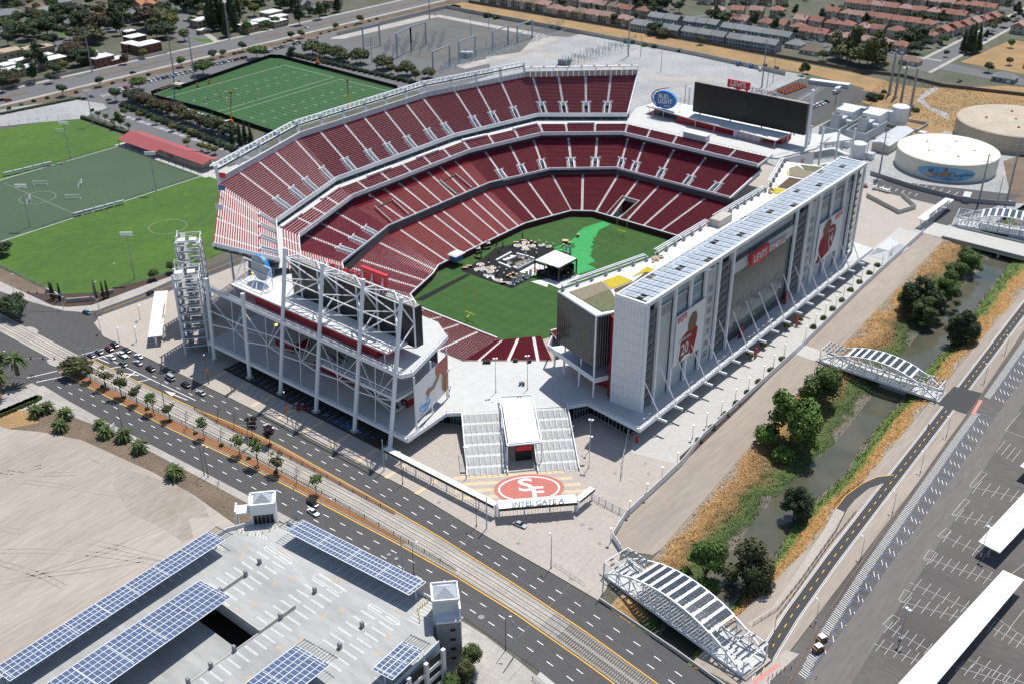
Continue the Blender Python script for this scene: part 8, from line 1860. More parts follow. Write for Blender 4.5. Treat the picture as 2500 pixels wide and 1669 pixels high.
for(x,y,k,sc)in((270,170,'wide0',1.8),(490,190,'tall0',1.3),(1600,300,'wide0',2.0),(1520,330,'wide0',1.8),(1590,370,'wide0',1.4),(1980,370,'conifer',1.7),(1950,370,'conifer',1.4),(1920,360,'conifer',1.2),(2020,360,'conifer',1.5),(820,520,'tall2',1.0),(850,510,'tall2',.8),(1380,480,'far1',.9),(2250,330,'far1',.9),(960,420,'far1',1.1),(640,320,'far4',1.0),(1660,180,'wide0',1.6),(1570,180,'tall0',1.3),(1960,290,'far0',1.2),(2095,500,'far1',1.1),(2240,450,'far1',.8),(1300,690,'bush1',3.0),(1350,680,'bush1',2.2),(1380,640,'bush1',1.3),(1550,760,'bush1',2.2),(1600,770,'bush0',1.5),(390,170,'far0',1.3),(150,230,'far1',.9),(120,310,'far1',.9),(350,250,'far4',.8)):
 p=T(3,x,y);nm='bush' in k;tree(k,(p.x,p.y),sc,'shrub' if nm else 'tree','%s %s'%(('round dark shrub on the dry mound by the steel poles')if nm else(KN[k]+' tree near the corner of the dry field'),''),'shrub' if nm else 'tree','shrubs on the dry mound' if nm else KN[k]+' trees near the dry field')
for(x,y,k,sc)in((1000,120,'bush1',2.2),(1060,130,'bush1',2.0),(1280,170,'bush0',1.4),(1450,195,'bush1',1.8),(1490,205,'bush1',1.8),(1960,295,'bush1',2.0),(2000,300,'bush1',1.6),(2080,320,'bush0',1.4),(2150,330,'bush1',1.6),(2330,360,'bush1',1.6),(2100,50,'wide0',1.8),(2170,70,'wide0',1.9),(2230,80,'far0',1.6),(2020,40,'far0',1.4),(1870,170,'far0',1.2),(2150,240,'wide0',1.5),(2210,260,'wide2',1.3),(1790,155,'far1',.8),(2320,90,'far0',1.4)):
 p=T(2,x,y);nm='bush' in k;tree(k,(p.x,p.y),sc,'shrub' if nm else 'tree','dark shrub against the long white yard wall' if nm else KN[k]+' tree beside the pink-roofed houses','shrub' if nm else 'tree','shrubs along the white yard wall' if nm else KN[k]+' trees by the pink-roofed houses')
# ================================================================== walls and far fences
fence('yard_wall','long white concrete wall behind the electricity yard',[(-413,250),(-413,383),(-314,381),(-210,379),(-150,377),(-72,368)],3.0,'wall_cream',12,solid=True,th=.3,cat='wall')
fence('board_fence','dark board fence along the far side of the dry strip',[(-415,415),(-256,416),(-150,414),(-104,412),(-35,409),(-6,416),(26,409),(76,421),(150,430)],2.2,'fence_wood',10,solid=True,th=.12)
fence('street_wall','tan garden wall along the east street in front of the apartments',[(-476,-60),(-476,60),(-474,100),(-472,128)],2.0,'wall_cream',10,solid=True,th=.25,cat='wall')
for pts in([(-200,470),(0,470),(0,477),(-200,475)],[(-150,505),(-10,512),(-10,518),(-150,510)],[(-140,590),(0,598),(0,605),(-140,597)],[(-160,685),(0,692),(0,699),(-160,692)],[(-12,440),(4,440),(6,800),(-6,800)],[(-420,445),(-230,447),(-230,453),(-420,451)],[(-420,486),(-240,488),(-240,494),(-420,492)],[(-10,455),(140,440),(140,452),(-10,478)],[(-420,575),(-260,580),(-260,587),(-420,582)],[(-235,440),(-228,440),(-210,520),(-217,520)]):sheet('road',pts,.03,'asphalt_grey')
for pts in([(4,440),(7,440),(9,800),(6,800)],[(-15,440),(-12,440),(-6,800),(-9,800)],[(-200,477),(0,477),(0,480),(-200,479)]):sheet('sidewalk',pts,.04,'sidewalk')
sheet('garden',[(12,484),(120,470),(140,560),(20,580)],.02,'dry_grass');sheet('garden',[(-480,-50),(-700,-120),(-800,300),(-480,300)],.0,'suburb_soil');sheet('lawn',[T(1,390,215),T(1,480,215),T(1,480,245),T(1,400,240)],.02,'lawn');sheet('lawn',[T(1,390,310),T(1,500,285),T(1,520,300),T(1,420,335)],.02,'lawn');sheet('lawn',[T(1,1300,260),T(1,1560,280),T(1,1500,300),T(1,1380,290)],.02,'lawn')
sheet('road',[T(1,430,70),T(1,560,20),T(1,620,90),T(1,520,150),T(1,440,110)],.03,'asphalt_grey');sheet('road',[T(1,330,300),T(1,500,240),T(1,560,270),T(1,520,350),T(1,380,360)],.03,'asphalt_grey');sheet('playground',[T(1,20,200),T(1,100,170),T(1,170,190),T(1,60,230)],.02,'dry_grass')
# ================================================================== cars
rnd=random.Random(21)
def carat(p,kind,col,rz,lab,grp=None,parts=True,z=None):return car(kind,col,(p.x,p.y),rz,lab,grp,parts,z=z)
PI=math.pi
for x,y,k,c,lab in((630,885,'hatch','blue','bright blue hatchback first in the left-turn lane'),(682,860,'sedan','grey','grey sedan at the stop line beside the blue hatchback'),(752,838,'suv','dark_red','dark red SUV at the stop line'),(787,812,'suv','black','black SUV nearest the kerb at the stop line'),(768,897,'sedan','white','white sedan behind the grey sedan at the lights'),(845,883,'pickup','white','white pickup truck in the queue at the lights'),(870,852,'suv','black','black SUV behind the one at the kerb'),(955,890,'sedan','white','white coupe last in the kerb lane queue'),(847,942,'sedan','green','dark green sedan behind the white sedan'),(950,935,'sedan','silver','silver white sedan behind the pickup'),(1035,975,'suv','black','long black SUV following the queue'),(1170,1037,'van','silver','silver minivan driving toward the queue'),(1278,1085,'suv','black','black SUV following the silver minivan'),(1382,1140,'sedan','silver','silver sedan trailing the queue of cars'),(1850,1373,'sedan','white','white sedan beside the narrow mulch strip')):
 p=T(4,x,y);carat(p,k,c,PI-.04,lab)
carat(T(7,2150,333),'sedan','black',-.05+PI*0,'black sedan driving past the lift pavilion');carat(T(7,2155,395),'sedan','white',-.05,'white sedan beside the black sedan on the near carriageway')
carat(T(8,1225,480),'sedan','silver',.1,'white and silver patrol sedan parked before the lettered gate')
carat(T(4,2045,1228),'sedan','silver',.95,'silver sedan in the shaded bays under the north stand');carat(T(4,2078,1245),'hatch','red',.95,'red hatchback parked next to the silver sedan in the shade')
carat(T(4,1035,455),'hatch','black',1.9,'small dark utility cart on the side road by the white canopy');carat(T(4,600,592),'hatch','teal',.2,'small blue green utility cart at the road corner')
cl_=['white','silver','grey','black','dark_blue','red','tan','white','silver','black']
def rowcars(t,a,b,n,rz,lab,grp,kinds=('sedan','suv','hatch','pickup'),skip=0):
 for k in range(n):
  if rnd.random()<skip:continue
  p=T(t,lerp(a[0],b[0],k/(n-1)),lerp(a[1],b[1],k/(n-1)));c=rnd.choice(cl_);kd=rnd.choice(kinds);carat(p,kd,c,rz+(PI if rnd.random()<.3 else 0),'%s %s %s'%(c.replace('_',' '),{'suv':'SUV','pickup':'pickup'}.get(kd,kd),lab),'cars '+lab,True)
rowcars(1,(1000,572),(1340,490),12,.1,'parked in the back row behind the practice fields','x');rowcars(1,(1460,452),(1690,402),10,.1,'parked by the far corner of the practice fields','x');rowcars(1,(1900,340),(2060,300),8,.1,'parked in the strip by the white yard wall','x')
rowcars(1,(790,628),(910,602),4,.1,'parked near the gravel turning lot','x');rowcars(1,(1345,790),(1560,845),9,1.4,'parked in the row below the practice fence','x',('pickup','suv','pickup'))
for x,y,k,c,lab in((1275,763,'sedan','silver','silver sedan next to the blue boom lift'),(1300,770,'sedan','white','white sedan next to the blue boom lift'),(1570,850,'van','white','white van beside the orange boom lift'),(1830,940,'pickup','dark_blue','dark blue pickup behind the stadium rim'),(580,685,'hatch','black','black hatchback alone on the turning lot'),(632,670,'sedan','blue','blue sedan alone on the turning lot'),(748,692,'sedan','grey','grey sedan by the turning lot kerb'),(915,507,'suv','black','black SUV driving on the east street'),(60,697,'suv','dark_red','dark red SUV driving on the east street'),(15,695,'suv','black','dark SUV behind the red one on the east street'),(2108,195,'sedan','white','white sedan driving far along the east street'),(1275,150,'suv','white','white SUV in the side street'),(1255,228,'hatch','black','dark hatchback in the side street'),(855,188,'pickup','grey','grey pickup by the corner flats'),(450,325,'sedan','black','black sedan in the apartment yard'),(480,318,'sedan','grey','grey sedan in the apartment yard'),(455,18,'pickup','teal','teal pickup in a driveway'),(485,42,'suv','black','black SUV in a driveway'),(590,40,'suv','silver','silver SUV in the cul-de-sac'),(1055,130,'sedan','blue','blue sedan near the orange-tiled house'),(880,378,'sedan','grey','grey sedan in the apartment carport'),(2040,300,'van','white','white van among the far parked cars'),(1862,360,'van','white','white camper van beside the practice fields')):carat(T(1,x,y),k,c,rnd.choice((.1,1.5,PI/2)),lab)
for x,y,k,c,lab in((705,238,'hatch','white','white hatchback in front of the terracotta houses'),(830,275,'suv','dark_blue','dark blue SUV on the estate street'),(885,285,'sedan','silver','silver sedan on the estate street'),(980,325,'sedan','white','white sedan by the bungalows'),(1435,370,'sedan','white','white sedan at the street corner by the eucalyptus'),(1385,358,'suv','black','black SUV at the street corner'),(1900,270,'hatch','teal','teal hatchback on the straight far street'),(1990,240,'pickup','white','white pickup on the straight far street'),(2120,242,'suv','black','dark SUV on the straight far street'),(2080,255,'suv','grey','grey SUV on the straight far street'),(1895,245,'suv','black','black SUV parked at the far kerb'),(2210,512,'sedan','dark_blue','dark sedan by the fenced bungalow'),(1900,565,'pickup','grey','grey box truck in the walled yard'),(290,215,'sedan','white','white sedan by the grey townhouses'),(320,190,'suv','black','black SUV by the grey townhouses'),(130,145,'suv','black','black SUV on the estate side street')):carat(T(3,x,y),k,c,rnd.choice((.2,1.4)),lab)
rowcars(3,(880,748),(980,705),6,.3,'parked at the end of the small south car park','x');rowcars(2,(2060,118),(2280,140),6,.2,'parked along the pink-roofed street','x')
def cart(p,rz,lab,grp,body='orange',roof='dark_steel'):
 t=thing('utility_cart',lab,'utility cart',(p.x,p.y,.03),grp,rz)
 for x in(-.8,.8):
  for y in(-.6,.6):inst(WHEEL,'wheel',t,(x,y,.33))
 inst(CART[body],'body',t);inst(CART[roof],'canopy',t);inst(CART['post'],'frame',t)
CART={'orange':MB().bb(-1.4,1.4,-.65,.65,.35,.8).bb(.6,1.4,-.6,.6,.8,1.15).mesh('body','orange'),'white':MB().bb(-1.3,1.3,-.62,.62,.35,.8).mesh('body','cloth_white'),'dark_steel':MB().bb(-.9,.7,-.65,.65,1.75,1.9).bb(-.5,.2,-.55,.55,.8,1.1).mesh('canopy','black'),'white_top':MB().bb(-1.2,1.0,-.65,.65,1.8,1.95).mesh('canopy',PW),'post':MB().beam((-.8,-.6,.8),(-.8,-.6,1.8),.07).beam((-.8,.6,.8),(-.8,.6,1.8),.07).beam((.6,-.6,.8),(.6,-.6,1.8),.07).beam((.6,.6,.8),(.6,.6,1.8),.07).mesh('frame','dark_steel')}
for r in range(3):
 for k in range(9):
  p=T(3,655+k*17+r*22,632-k*6.5+r*10);cart(p,.4,'orange and black utility cart in the three lines on the car park','lined-up utility carts')
for x,y in((1315,1305),(1360,1315),(1385,1322),(1405,1328)):cart(T(3,x,y),.5,'white-roofed golf cart in the walled yard by the tower','golf carts in the walled yard','white','white_top')
cart(T(3,1250,1290),.5,'orange cart in the walled yard by the tower',None)
a,b=T(3,880,572),T(3,1130,605)
for k in range(13):
 p=a.lerp(b,k/12);t=thing('storage_container','white portable storage container in the long row on the car park','container',(p.x,p.y,.03),'white storage containers');MB().box((p.x,p.y,1.35),(2.1,5.4,2.6),.05).build('body',PW,t);MB().box((p.x,p.y-2.75,1.3),(1.8,.08,2.3),.05).build('door',PG,t)
p=T(3,1055,640);t=thing('box_truck','white box truck parked on the south car park','truck',(p.x,p.y,.03));MB().box((p.x,p.y+1,2.2),(2.6,7,3.0),.1).build('cargo_box',PW,t);MB().box((p.x,p.y-3.6,1.4),(2.3,2,1.9),.1).build('cab',PW,t);MB().box((p.x,p.y-4.55,1.8),(2.0,.15,.8),.1).build('windscreen','glass_car',t)
for dx in(-1.1,1.1):
 for dy in(-3.4,3.0):MB().tube((p.x+dx-.15,p.y+dy,.5),(p.x+dx+.15,p.y+dy,.5),.5,n=10).build('wheel','tyre',t)
s=MB()
def tb(t,a,b,w=.25,z=.04):p,q=T(t,*a),T(t,*b);s.beam((p.x,p.y,z),(q.x,q.y,z),w,.004)
for k in range(11):tb(3,(760+k*13.5,690-k*9),(840+k*13.5,700-k*9.2))
tb(3,(790,695),(930,610))
for k in range(12):tb(3,(1300+k*54,1200+k*11),(1270+k*54,1222+k*11))
for k in range(9):tb(3,(1245+k*46,1245+k*11),(1225+k*46,1262+k*11))
for k in range(20):tb(1,(775+k*46,775+k*15.5),(835+k*46,800+k*15.5),.3);tb(1,(790+k*46,770+k*15.5),(850+k*46,795+k*15.5),.3)
for k in range(16):tb(1,(700+k*12,815+k*5),(760+k*12,835+k*5),.3)
for k in range(14):tb(4,(1690+k*34,1050+k*22),(1640+k*34,1100+k*22),.2,.13)
for k in range(12):tb(1,(690+k*16,655-k*4),(715+k*16,670-k*4),.3)
s.build('bay_marking','paint_white')['kind']='stuff'
# ================================================================== shaded car park under the north stand
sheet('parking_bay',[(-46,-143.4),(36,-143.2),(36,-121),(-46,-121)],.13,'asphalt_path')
s=MB()
for k in range(22):s.beam((-44+k*3.4,-142.6,.137),(-44+k*3.4,-137.2,.137),.14,.004)
s.build('bay_marking','paint_worn')['kind']='stuff'
s=MB()
for k in range(12):s.beam((12+k*.9,-142.4,.138),(13.5+k*.9,-138.2,.138),.22,.004)
for x in(8,19,25,31):s.box((x,-140.6,.139),(1.6,1.6,.004))
s.build('accessible_marking','paint_blue')['kind']='stuff'
o=MB().beam((-46,-143.6,.3),(38,-143.4,.3),.5,.4).build('kerb_wall','mulch_dark');o['kind']='structure'
sheet('planting_bed',[(30,-143),(37,-142.8),(37.5,-139.6),(34,-138.4),(30.5,-140.4)],.16,'mulch_dark')
# ================================================================== street furniture along the roads
for x,y,h,lab in((1440,772,11.7,'tall brown street lamp on the plaza before the solar footbridge'),(927,485,11.5,'tall brown street lamp by the kerb at the lettered gate'),(420,195,11.5,'tall brown street lamp beside the long narrow canopy')):p=T(8,x,y);lamp_post((p.x,p.y),h,lab,'arm',2.6,m='bark')
for x,y,lab in((1435,1072,'brown street lamp with an orange sign at the shaded bays'),(1980,1335,'brown street lamp with an orange banner at the stadium kerb')):p=T(4,x,y);lamp_post((p.x,p.y),11.5,lab,'arm',2.6,m='bark');o=MB().box((p.x,p.y,5.2),(.15,1.3,2.0),.4).build('banner','orange');tag(o,'orange notice board fixed to the street lamp '+('by the shaded bays' if x<1700 else 'at the stadium kerb'),'sign')
for x,y,lab in((848,1410,'tall street lamp on the palm-side pavement'),(1405,1700,'tall street lamp by the vacant lot pavement')):p=T(4,x,y);lamp_post((p.x,p.y),11.8,lab,'arm',.6,m='bark')
for t_,x,y,lab in((7,1432,148,'street lamp on the pavement above the dry verge'),(8,497,815,'street lamp behind the roadside solar canopy'),(8,1127,1337,'street lamp on the pavement beside the lift tower')):p=T(t_,x,y);lamp_post((p.x,p.y),11.8,lab,'arm',.6,m='bark')
p=T(7,2225,505);lamp_post((p.x,p.y),11,'white curved street lamp beside the white sedan','curve',.4,m=PG)
p=T(4,15,985);lamp_post((p.x,p.y),8,'curved street lamp at the palm corner','curve',.4,m=PG)
for t_,x,y,h,lab in((8,1180,1392,12.6,'grey catenary pole beside the lift tower pavement'),(8,998,500,12.0,'grey catenary pole at the gate kerb'),(8,293,100,12,'grey catenary pole at the end of the narrow canopy'),(8,420,775,12,'grey catenary pole behind the roadside solar canopy'),(4,1130,1215,10,'grey catenary pole among the young median trees'),(4,1715,1505,10,'grey catenary pole by the purple trees'),(4,610,985,11,'grey catenary pole beside the big median tree'),(7,2043,430,12,'grey catenary pole next to the lift pavilion'),(8,1795,950,11,'grey catenary pole at the footbridge corner')):
 p=T(t_,x,y);t=thing('catenary_pole',lab,'pole',(p.x,p.y,0));MB().tube((p.x,p.y,0),(p.x,p.y,h),.2,.14,n=8).build('pole','grey_steel',t)
 if t_==4:MB().beam((p.x-2.5,p.y-1.5,h-1.5),(p.x+2.5,p.y+1.5,h-1),.1).build('cross_arm','grey_steel',t)
for x0,y0,x1,y1,z0 in((96.5,-153.5,101.5,-187.6,10.5),(96.5,-153.5,84.6,-170.8,10.5),(131.2,-150,134.6,-189.8,10.5)):
 o=MB().tube((x0,y0,z0),((x0+x1)/2,(y0+y1)/2,z0-1.2),.035,n=4,cap=False).tube(((x0+x1)/2,(y0+y1)/2,z0-1.2),(x1,y1,z0),.035,n=4,cap=False).build('span_wire','mesh_grey');tag(o,'thin catenary span wire stretched across the road','wire','catenary span wires')
for z in(6.2,):
 for dy in(-1.75,1.75):
  s=MB();X=np.arange(-260,330,20.)
  for a,b in zip(X[:-1],X[1:]):s.tube((a,tc(a)+dy,z),(b,tc(b)+dy,z),.03,n=4,cap=False)
  o=s.build('contact_wire','mesh_grey');tag(o,'overhead contact wire above the light rail tracks','wire','overhead contact wires')
dl=[(62,1450),(158,1365),(260,1285),(355,1200),(447,1120),(550,1040),(618,965),(693,885),(838,765),(905,680),(973,610),(1046,550),(1100,480),(1161,415),(1225,355),(1310,305),(1368,250),(1430,195)]
for i,(x,y)in enumerate(dl):
 p=T(6,x,y);lamp_post((p.x,p.y),5.6,'white disc-topped lamp on the walkway between the tower and the white fence','disc',0,'disc-topped walkway lamps',m=PG)
for x,y in((2200,175),(2095,290),(1978,410),(1848,600),(2305,75)):p=T(8,x,y);lamp_post((p.x,p.y),5.6,'white disc-topped lamp in the gate court beside the white fence','disc',0,'disc-topped gate court lamps',m=PG)
for x,y,k in((680,910,'bush0'),(605,985,'bush0'),(520,1065,'bush2'),(445,1140,'bush0'),(370,1210,'bush2'),(290,1290,'bush0'),(200,1380,'bush0'),(105,1470,'bush2'),(895,690,'bush0'),(965,630,'bush0'),(1025,565,'bush0'),(1090,505,'bush0'),(1150,435,'bush0'),(1210,380,'bush0'),(1278,318,'bush0'),(1335,265,'bush0'),(1393,207,'bush0')):p=T(6,x,y);tree(k,(p.x,p.y),.95,'shrub','spiky green shrub at the foot of the white creek fence','shrub','shrubs along the white creek fence')
for x,y in((710,690),(795,640),(545,815),(455,885)):p=T(6,x,y+15);tree('far1' if x>600 else 'far4',(p.x,p.y),.5,'tree','small round tree in the shade edge of the tower walkway','tree','small walkway trees')
for x,y,lab in((778,680,'slim red information post under the deck edge'),(497,890,'slim red information post farther along the deck edge')):p=T(6,x,y);o=MB().box((p.x,p.y,2.2),(.9,.25,4.2),.8).build('information_post','sign_red');tag(o,lab,'sign')
sheet('planting_bed',[(117.6,-84),(120.3,-88),(118.2,-40),(116.4,-12),(115.2,-12),(116.4,-40)],.145,'mulch_dark')
s=MB()
for x,y,z in((2030,1475,0),):p=T(5,x,y);s.box((p.x,p.y,1.2),(.8,.8,2.2))
o=s.build('red_pillar','sign_red');tag(o,'short red pillar standing on the gate court','pillar')
for x,y,lab in((1705,1530,'dark light mast on the gate court below the tower'),):p=T(5,x,y);lamp_post((p.x,p.y),12,lab,'flood',2,m=PG)
p=T(8,1700,82);lamp_post((p.x,p.y),12,'slim light mast at the right foot of the grand stair','flood',2,m=PG);p=T(8,857,158);lamp_post((p.x,p.y),12,'slim light mast at the left foot of the grand stair','flood',2,m=PG)
for x,y,lab in((445,112,'person in a white shirt under the narrow canopy'),(425,105,'person in dark clothes under the narrow canopy'),(632,192,'person with dark trousers standing alone by the narrow canopy')):p=T(8,x,y);person((p.x,p.y),1,'stand','cloth_white' if 'white' in lab else 'cloth_dark','cloth_dark',lab,None,.12)
p=T(7,1502,205);person((p.x,p.y),.4,'run','cloth_dark','cloth_dark','person in dark clothes walking on the pavement near the vacant lot',None,.13)
for x,y,lab in((215,1030,'person in dark clothes waiting at the crossing by the palms'),(232,1028,'person in red waiting at the crossing by the palms')):p=T(4,x,y);person((p.x,p.y),.4,'stand','cloth_red' if 'red' in lab else 'cloth_dark','cloth_dark',lab,None,.13)
p=T(6,1683,1375);person((p.x,p.y),2.2,'run','cloth_red','cloth_dark','person in red walking on the creek trail',None,.05)
def signal(base,h,L_,rz,lab):
 t=thing('traffic_signal',lab,'traffic signal',(base.x,base.y,0),None,rz);inst(MB().tube((0,0,0),(0,0,h),.18,.14,n=8).mesh('pole',PG),'pole',t);a=MB();pr=(0,0,h-1)
 for k in range(1,6):q=(L_*k/5,0,h-1+.9*math.sin(k/5*1.57));a.tube(pr,q,.12-.012*k,.11-.012*k,n=6);pr=q
 inst(a.mesh('mast_arm',PG),'mast_arm',t);hm=MB().box((0,0,0),(.35,.4,1.1)).mesh('signal_head','black')
 for u in(.45,.72,.98):inst(hm,'signal_head',t,(L_*u,0,h-.4+.2*u))
signal(T(4,105,1005),7.5,17,.62,'traffic signal with a long mast arm beside the palms');signal(T(4,440,560),7.5,14,3.75,'traffic signal with a long mast arm at the park corner');signal(T(4,690,600),7,5,2.6,'traffic signal with a short arm at the plaza corner')
for x,y,lab in((940,785,'slim light pole on the plaza corner paving'),(965,632,'slim light pole nearer the white ridge canopy'),(695,720,'signal pole at the rounded plaza kerb'),(822,790,'signal pole with black heads at the crossing')):p=T(4,x,y);lamp_post((p.x,p.y),6.5,lab,'flood',1,m='grey_steel')
for x,y,lab in((790,350,'slim street lamp at the park monument wall'),(95,425,'street lamp by the park fence corner'),(660,480,'street lamp at the monument planting bed')):p=T(4,x,y+20);lamp_post((p.x,p.y),8.5,lab,'arm',1,m=PG)
for x,y in((220,705),(370,930)):p=T(4,x,y);s=MB();s.lathe((p.x,p.y,0),[(3.2,0),(3.2,.16),(.1,.17)],n=16,sx=1.3,sy=.5);s.build('traffic_island','sidewalk')['kind']='structure'
MT=[(-85.6,-181.0,'wide2',1.25),(-77.8,-179.9,'young1',1.5),(-68.8,-179.3,'young1',1.7),(-58.7,-179.2,'young1',1.8),(-50.2,-178.3,'young1',1.4),(-40.6,-178.0,'young0',1.4),(-32.4,-177.1,'young1',1.3),(-22.7,-177.1,'bare',1.4),(-14.0,-176.2,'young0',1.2),(-5.6,-175.4,'bare',1.3),(3.5,-174.9,'young0',1.35),(12.7,-174.6,'young0',1.5),(21.6,-174.0,'young1',1.6),(30.9,-173.8,'bare',1.2),(39.9,-173.6,'young0',1.3)]
for i,(x,y,k,sc)in enumerate(MT):
 if k=='bare':t=thing('bare_tree','leafless young tree in the orange mulch median','tree',(x,y,.2),'leafless median trees');t.scale=(sc,sc,sc);inst(BARE,'branches',t)
 else:tree(k,(x,y),sc,'street_tree','big leafy tree at the head of the mulch median by the crossing' if i==0 else('sparse olive street tree in the mulch median' if k=='young1' else 'sparse green street tree in the mulch median'),'tree',None if i==0 else('sparse olive median trees' if k=='young1' else 'sparse green median trees'),z=.2)
for x,y,k in((-18.6,-166.9,'bare'),(-10.4,-166.3,'bare'),(-1.3,-165.7,'purple'),(6.8,-164.9,'purple')):
 if k=='bare':t=thing('bare_tree','leafless young tree in the narrow mulch strip near the stadium','tree',(x,y,.2),'leafless trees in the narrow strip');t.scale=(1.2,)*3;inst(BARE,'branches',t)
 else:tree('purple',(x,y),1.25,'street_tree','purple-leaved tree in the narrow mulch strip by the white sedan','tree','purple-leaved street trees',z=.2)
for k in range(8):x=-70+k*13;tree('bush1',(x,ip(x,NYE)+2.4),.55,'shrub','low dark shrub at the foot of the median trees','shrub','low median shrubs',z=.2)
for i,(x,y,h,sc,lab)in enumerate(((20,1050,6,1.75,'large palm at the corner beside the signal mast'),(140,1070,6,1.85,'large palm nearest the crossing'),(15,1160,6,1.7,'large palm behind the corner palms'),(255,1290,2.2,1.35,'palm on the dry verge next to the dark hedge'),(330,1260,2.2,1.25,'second palm on the dry verge'),(455,1310,2.2,1.4,'palm halfway along the dry verge'),(420,1390,2.2,1.35,'palm at the inner edge of the dry verge'),(690,1370,2.0,1.1,'small palm beside the blue notice board'),(730,1430,2.2,1.35,'palm just below the blue notice board'),(855,1455,2.2,1.4,'palm in front of the tall street lamp'),(965,1535,2.2,1.4,'palm at the end of the palm row'))):
 p=T(4,x,y);palm((p.x,p.y),h,sc,lab)
p=T(7,1205,150);palm((p.x,p.y),2.2,1.5,'single palm standing apart on the verge by the vacant lot')
s=MB();a,b=T(4,0,1290),T(4,260,1180)
for k in range(20):p=a.lerp(b,k/19);s.box((p.x,p.y,.7),(2.4,2.2,1.4),rnd.random())
o=s.build('hedge','leaf_mid');tag(o,'dark clipped hedge below the corner palms','hedge')
p=T(4,780,1400);o=MB().box((p.x,p.y,1.6),(.15,3.4,2.4),.6).build('notice_board',PW);tag(o,'blue and white notice board among the palms','sign')
for(x,y,k,sc)in((100,600,'wide0',1.3),(60,620,'far0',1.1),(140,640,'far0',1.0),(20,190,'wide0',1.1)):p=T(4,x,y);tree(k,(p.x,p.y),sc,'tree','dark leafy tree at the edge of the road junction','tree','dark trees at the road junction')
for x,y in((1185,310),(1060,360)):p=T(4,x,y);tree('far1',(p.x,p.y),.75,'tree','small green tree by the pitch fence near the side road','tree','small trees by the pitch fence')
for x,y,sc,k in((890,1400,1.15,'creek0'),(850,1480,.95,'creek4'),(760,1560,.9,'creek0')):p=T(8,x,y+80);tree(k,(p.x,p.y),sc,'tree','%s tree at the foot of the lift tower'%('leafy green' if k=='creek0' else 'brownish olive'),'tree','trees at the foot of the lift tower')
fence('embankment_fence','dark rail fence at the creek embankment north of the road',[(140,-190.5),(148,-192.5),(158,-196)],1.4,'mesh_grey',3,pw=.1)
sheet('embankment',[(134,-197),(141,-191),(150,-194),(150,-230),(130,-230)],.02,'dry_grass')
# ================================================================== creek vegetation
CT=[(6,1590,600,'creek2',2.0,'large dark tree on the creek bank beyond the middle footbridge'),(6,1710,600,'creek2',1.7,'dark rounded tree beside the large one on the creek bank'),(6,1640,650,'creek0',1.5,'green tree at the foot of the dark bank trees'),(6,1800,540,'creek3',1.4,'bright green bush leaning over the creek'),(6,1900,780,'creek2',1.7,'single round tree on the trail side of the creek'),(6,940,1200,'creek0',1.9,'spreading green tree just below the middle footbridge'),(6,745,1500,'creek1',2.5,'tall dense bright green tree on the stadium-side bank'),(9,760,420,'creek2',1.25,'slim dark tree at the trail edge of the creek'),(9,820,370,'creek0',.95,'small green tree next to the slim dark one'),(9,150,860,'creek3',1.65,'bright drooping tree beside the near solar footbridge'),(9,470,890,'creek4',1.75,'broad green tree between the creek and the near footbridge'),(6,1950,300,'creek0',1.5,'green tree near the concrete road bridge'),(6,1850,400,'creek0',1.4,'green thicket tree on the upper creek bank')]
for t_,x,y,k,sc,lab in CT:p=T(t_,x,y,-1.5);tree(k,(p.x,p.y),sc*1.35,'creek_tree',lab,'tree',z=-1.6-1.9*sc)
def scatter(name,m,n,fn,size,lab,seed,blades=3):
 r=random.Random(seed);s=MB()
 for k in range(n):
  q=fn(r)
  if q is None:continue
  x,y,z=q
  for b in range(blades):
   a=r.uniform(0,6.28);h=size*r.uniform(.5,1.4);w=size*.35*r.uniform(.6,1.3);lx,ly=r.uniform(-.4,.4)*h,r.uniform(-.4,.4)*h
   s.poly([(x-math.cos(a)*w,y-math.sin(a)*w,z-.05),(x+math.cos(a)*w,y+math.sin(a)*w,z-.05),(x+lx,y+ly,z+h)])
 o=s.build(name,m);o['kind']='stuff';o['label']=lab;o['category']='grass'
def bankpt(side,t0,t1):
 def f(r):
  y=r.uniform(-150,148);t=r.uniform(t0,t1)
  a,b=(ip(y,BKL),ip(y,WTL))if side=='L' else(ip(y,BKR),ip(y,WTR))
  return lerp(a,b,t),y,-.1-2.9*t**1.25
 return f
scatter('dry_grass','dry_straw',11000,bankpt('L',.04,.66),.30,'tall dry orange grass on the stadium-side creek bank',1);scatter('green_growth','reed',5000,bankpt('L',.5,.95),.34,'green undergrowth low on the stadium-side creek bank',2);scatter('dry_grass','dry_straw',5000,bankpt('R',.05,.7),.28,'dry orange grass on the trail-side creek bank',3);scatter('reeds','reed',3500,bankpt('R',.6,.97),.38,'green reeds along the trail-side water edge',4)
scatter('dry_grass','dry_straw',3500,lambda r:(r.uniform(-10,120),r.uniform(318,410),.02),.6,'dry grass on the field below the steel poles',5)
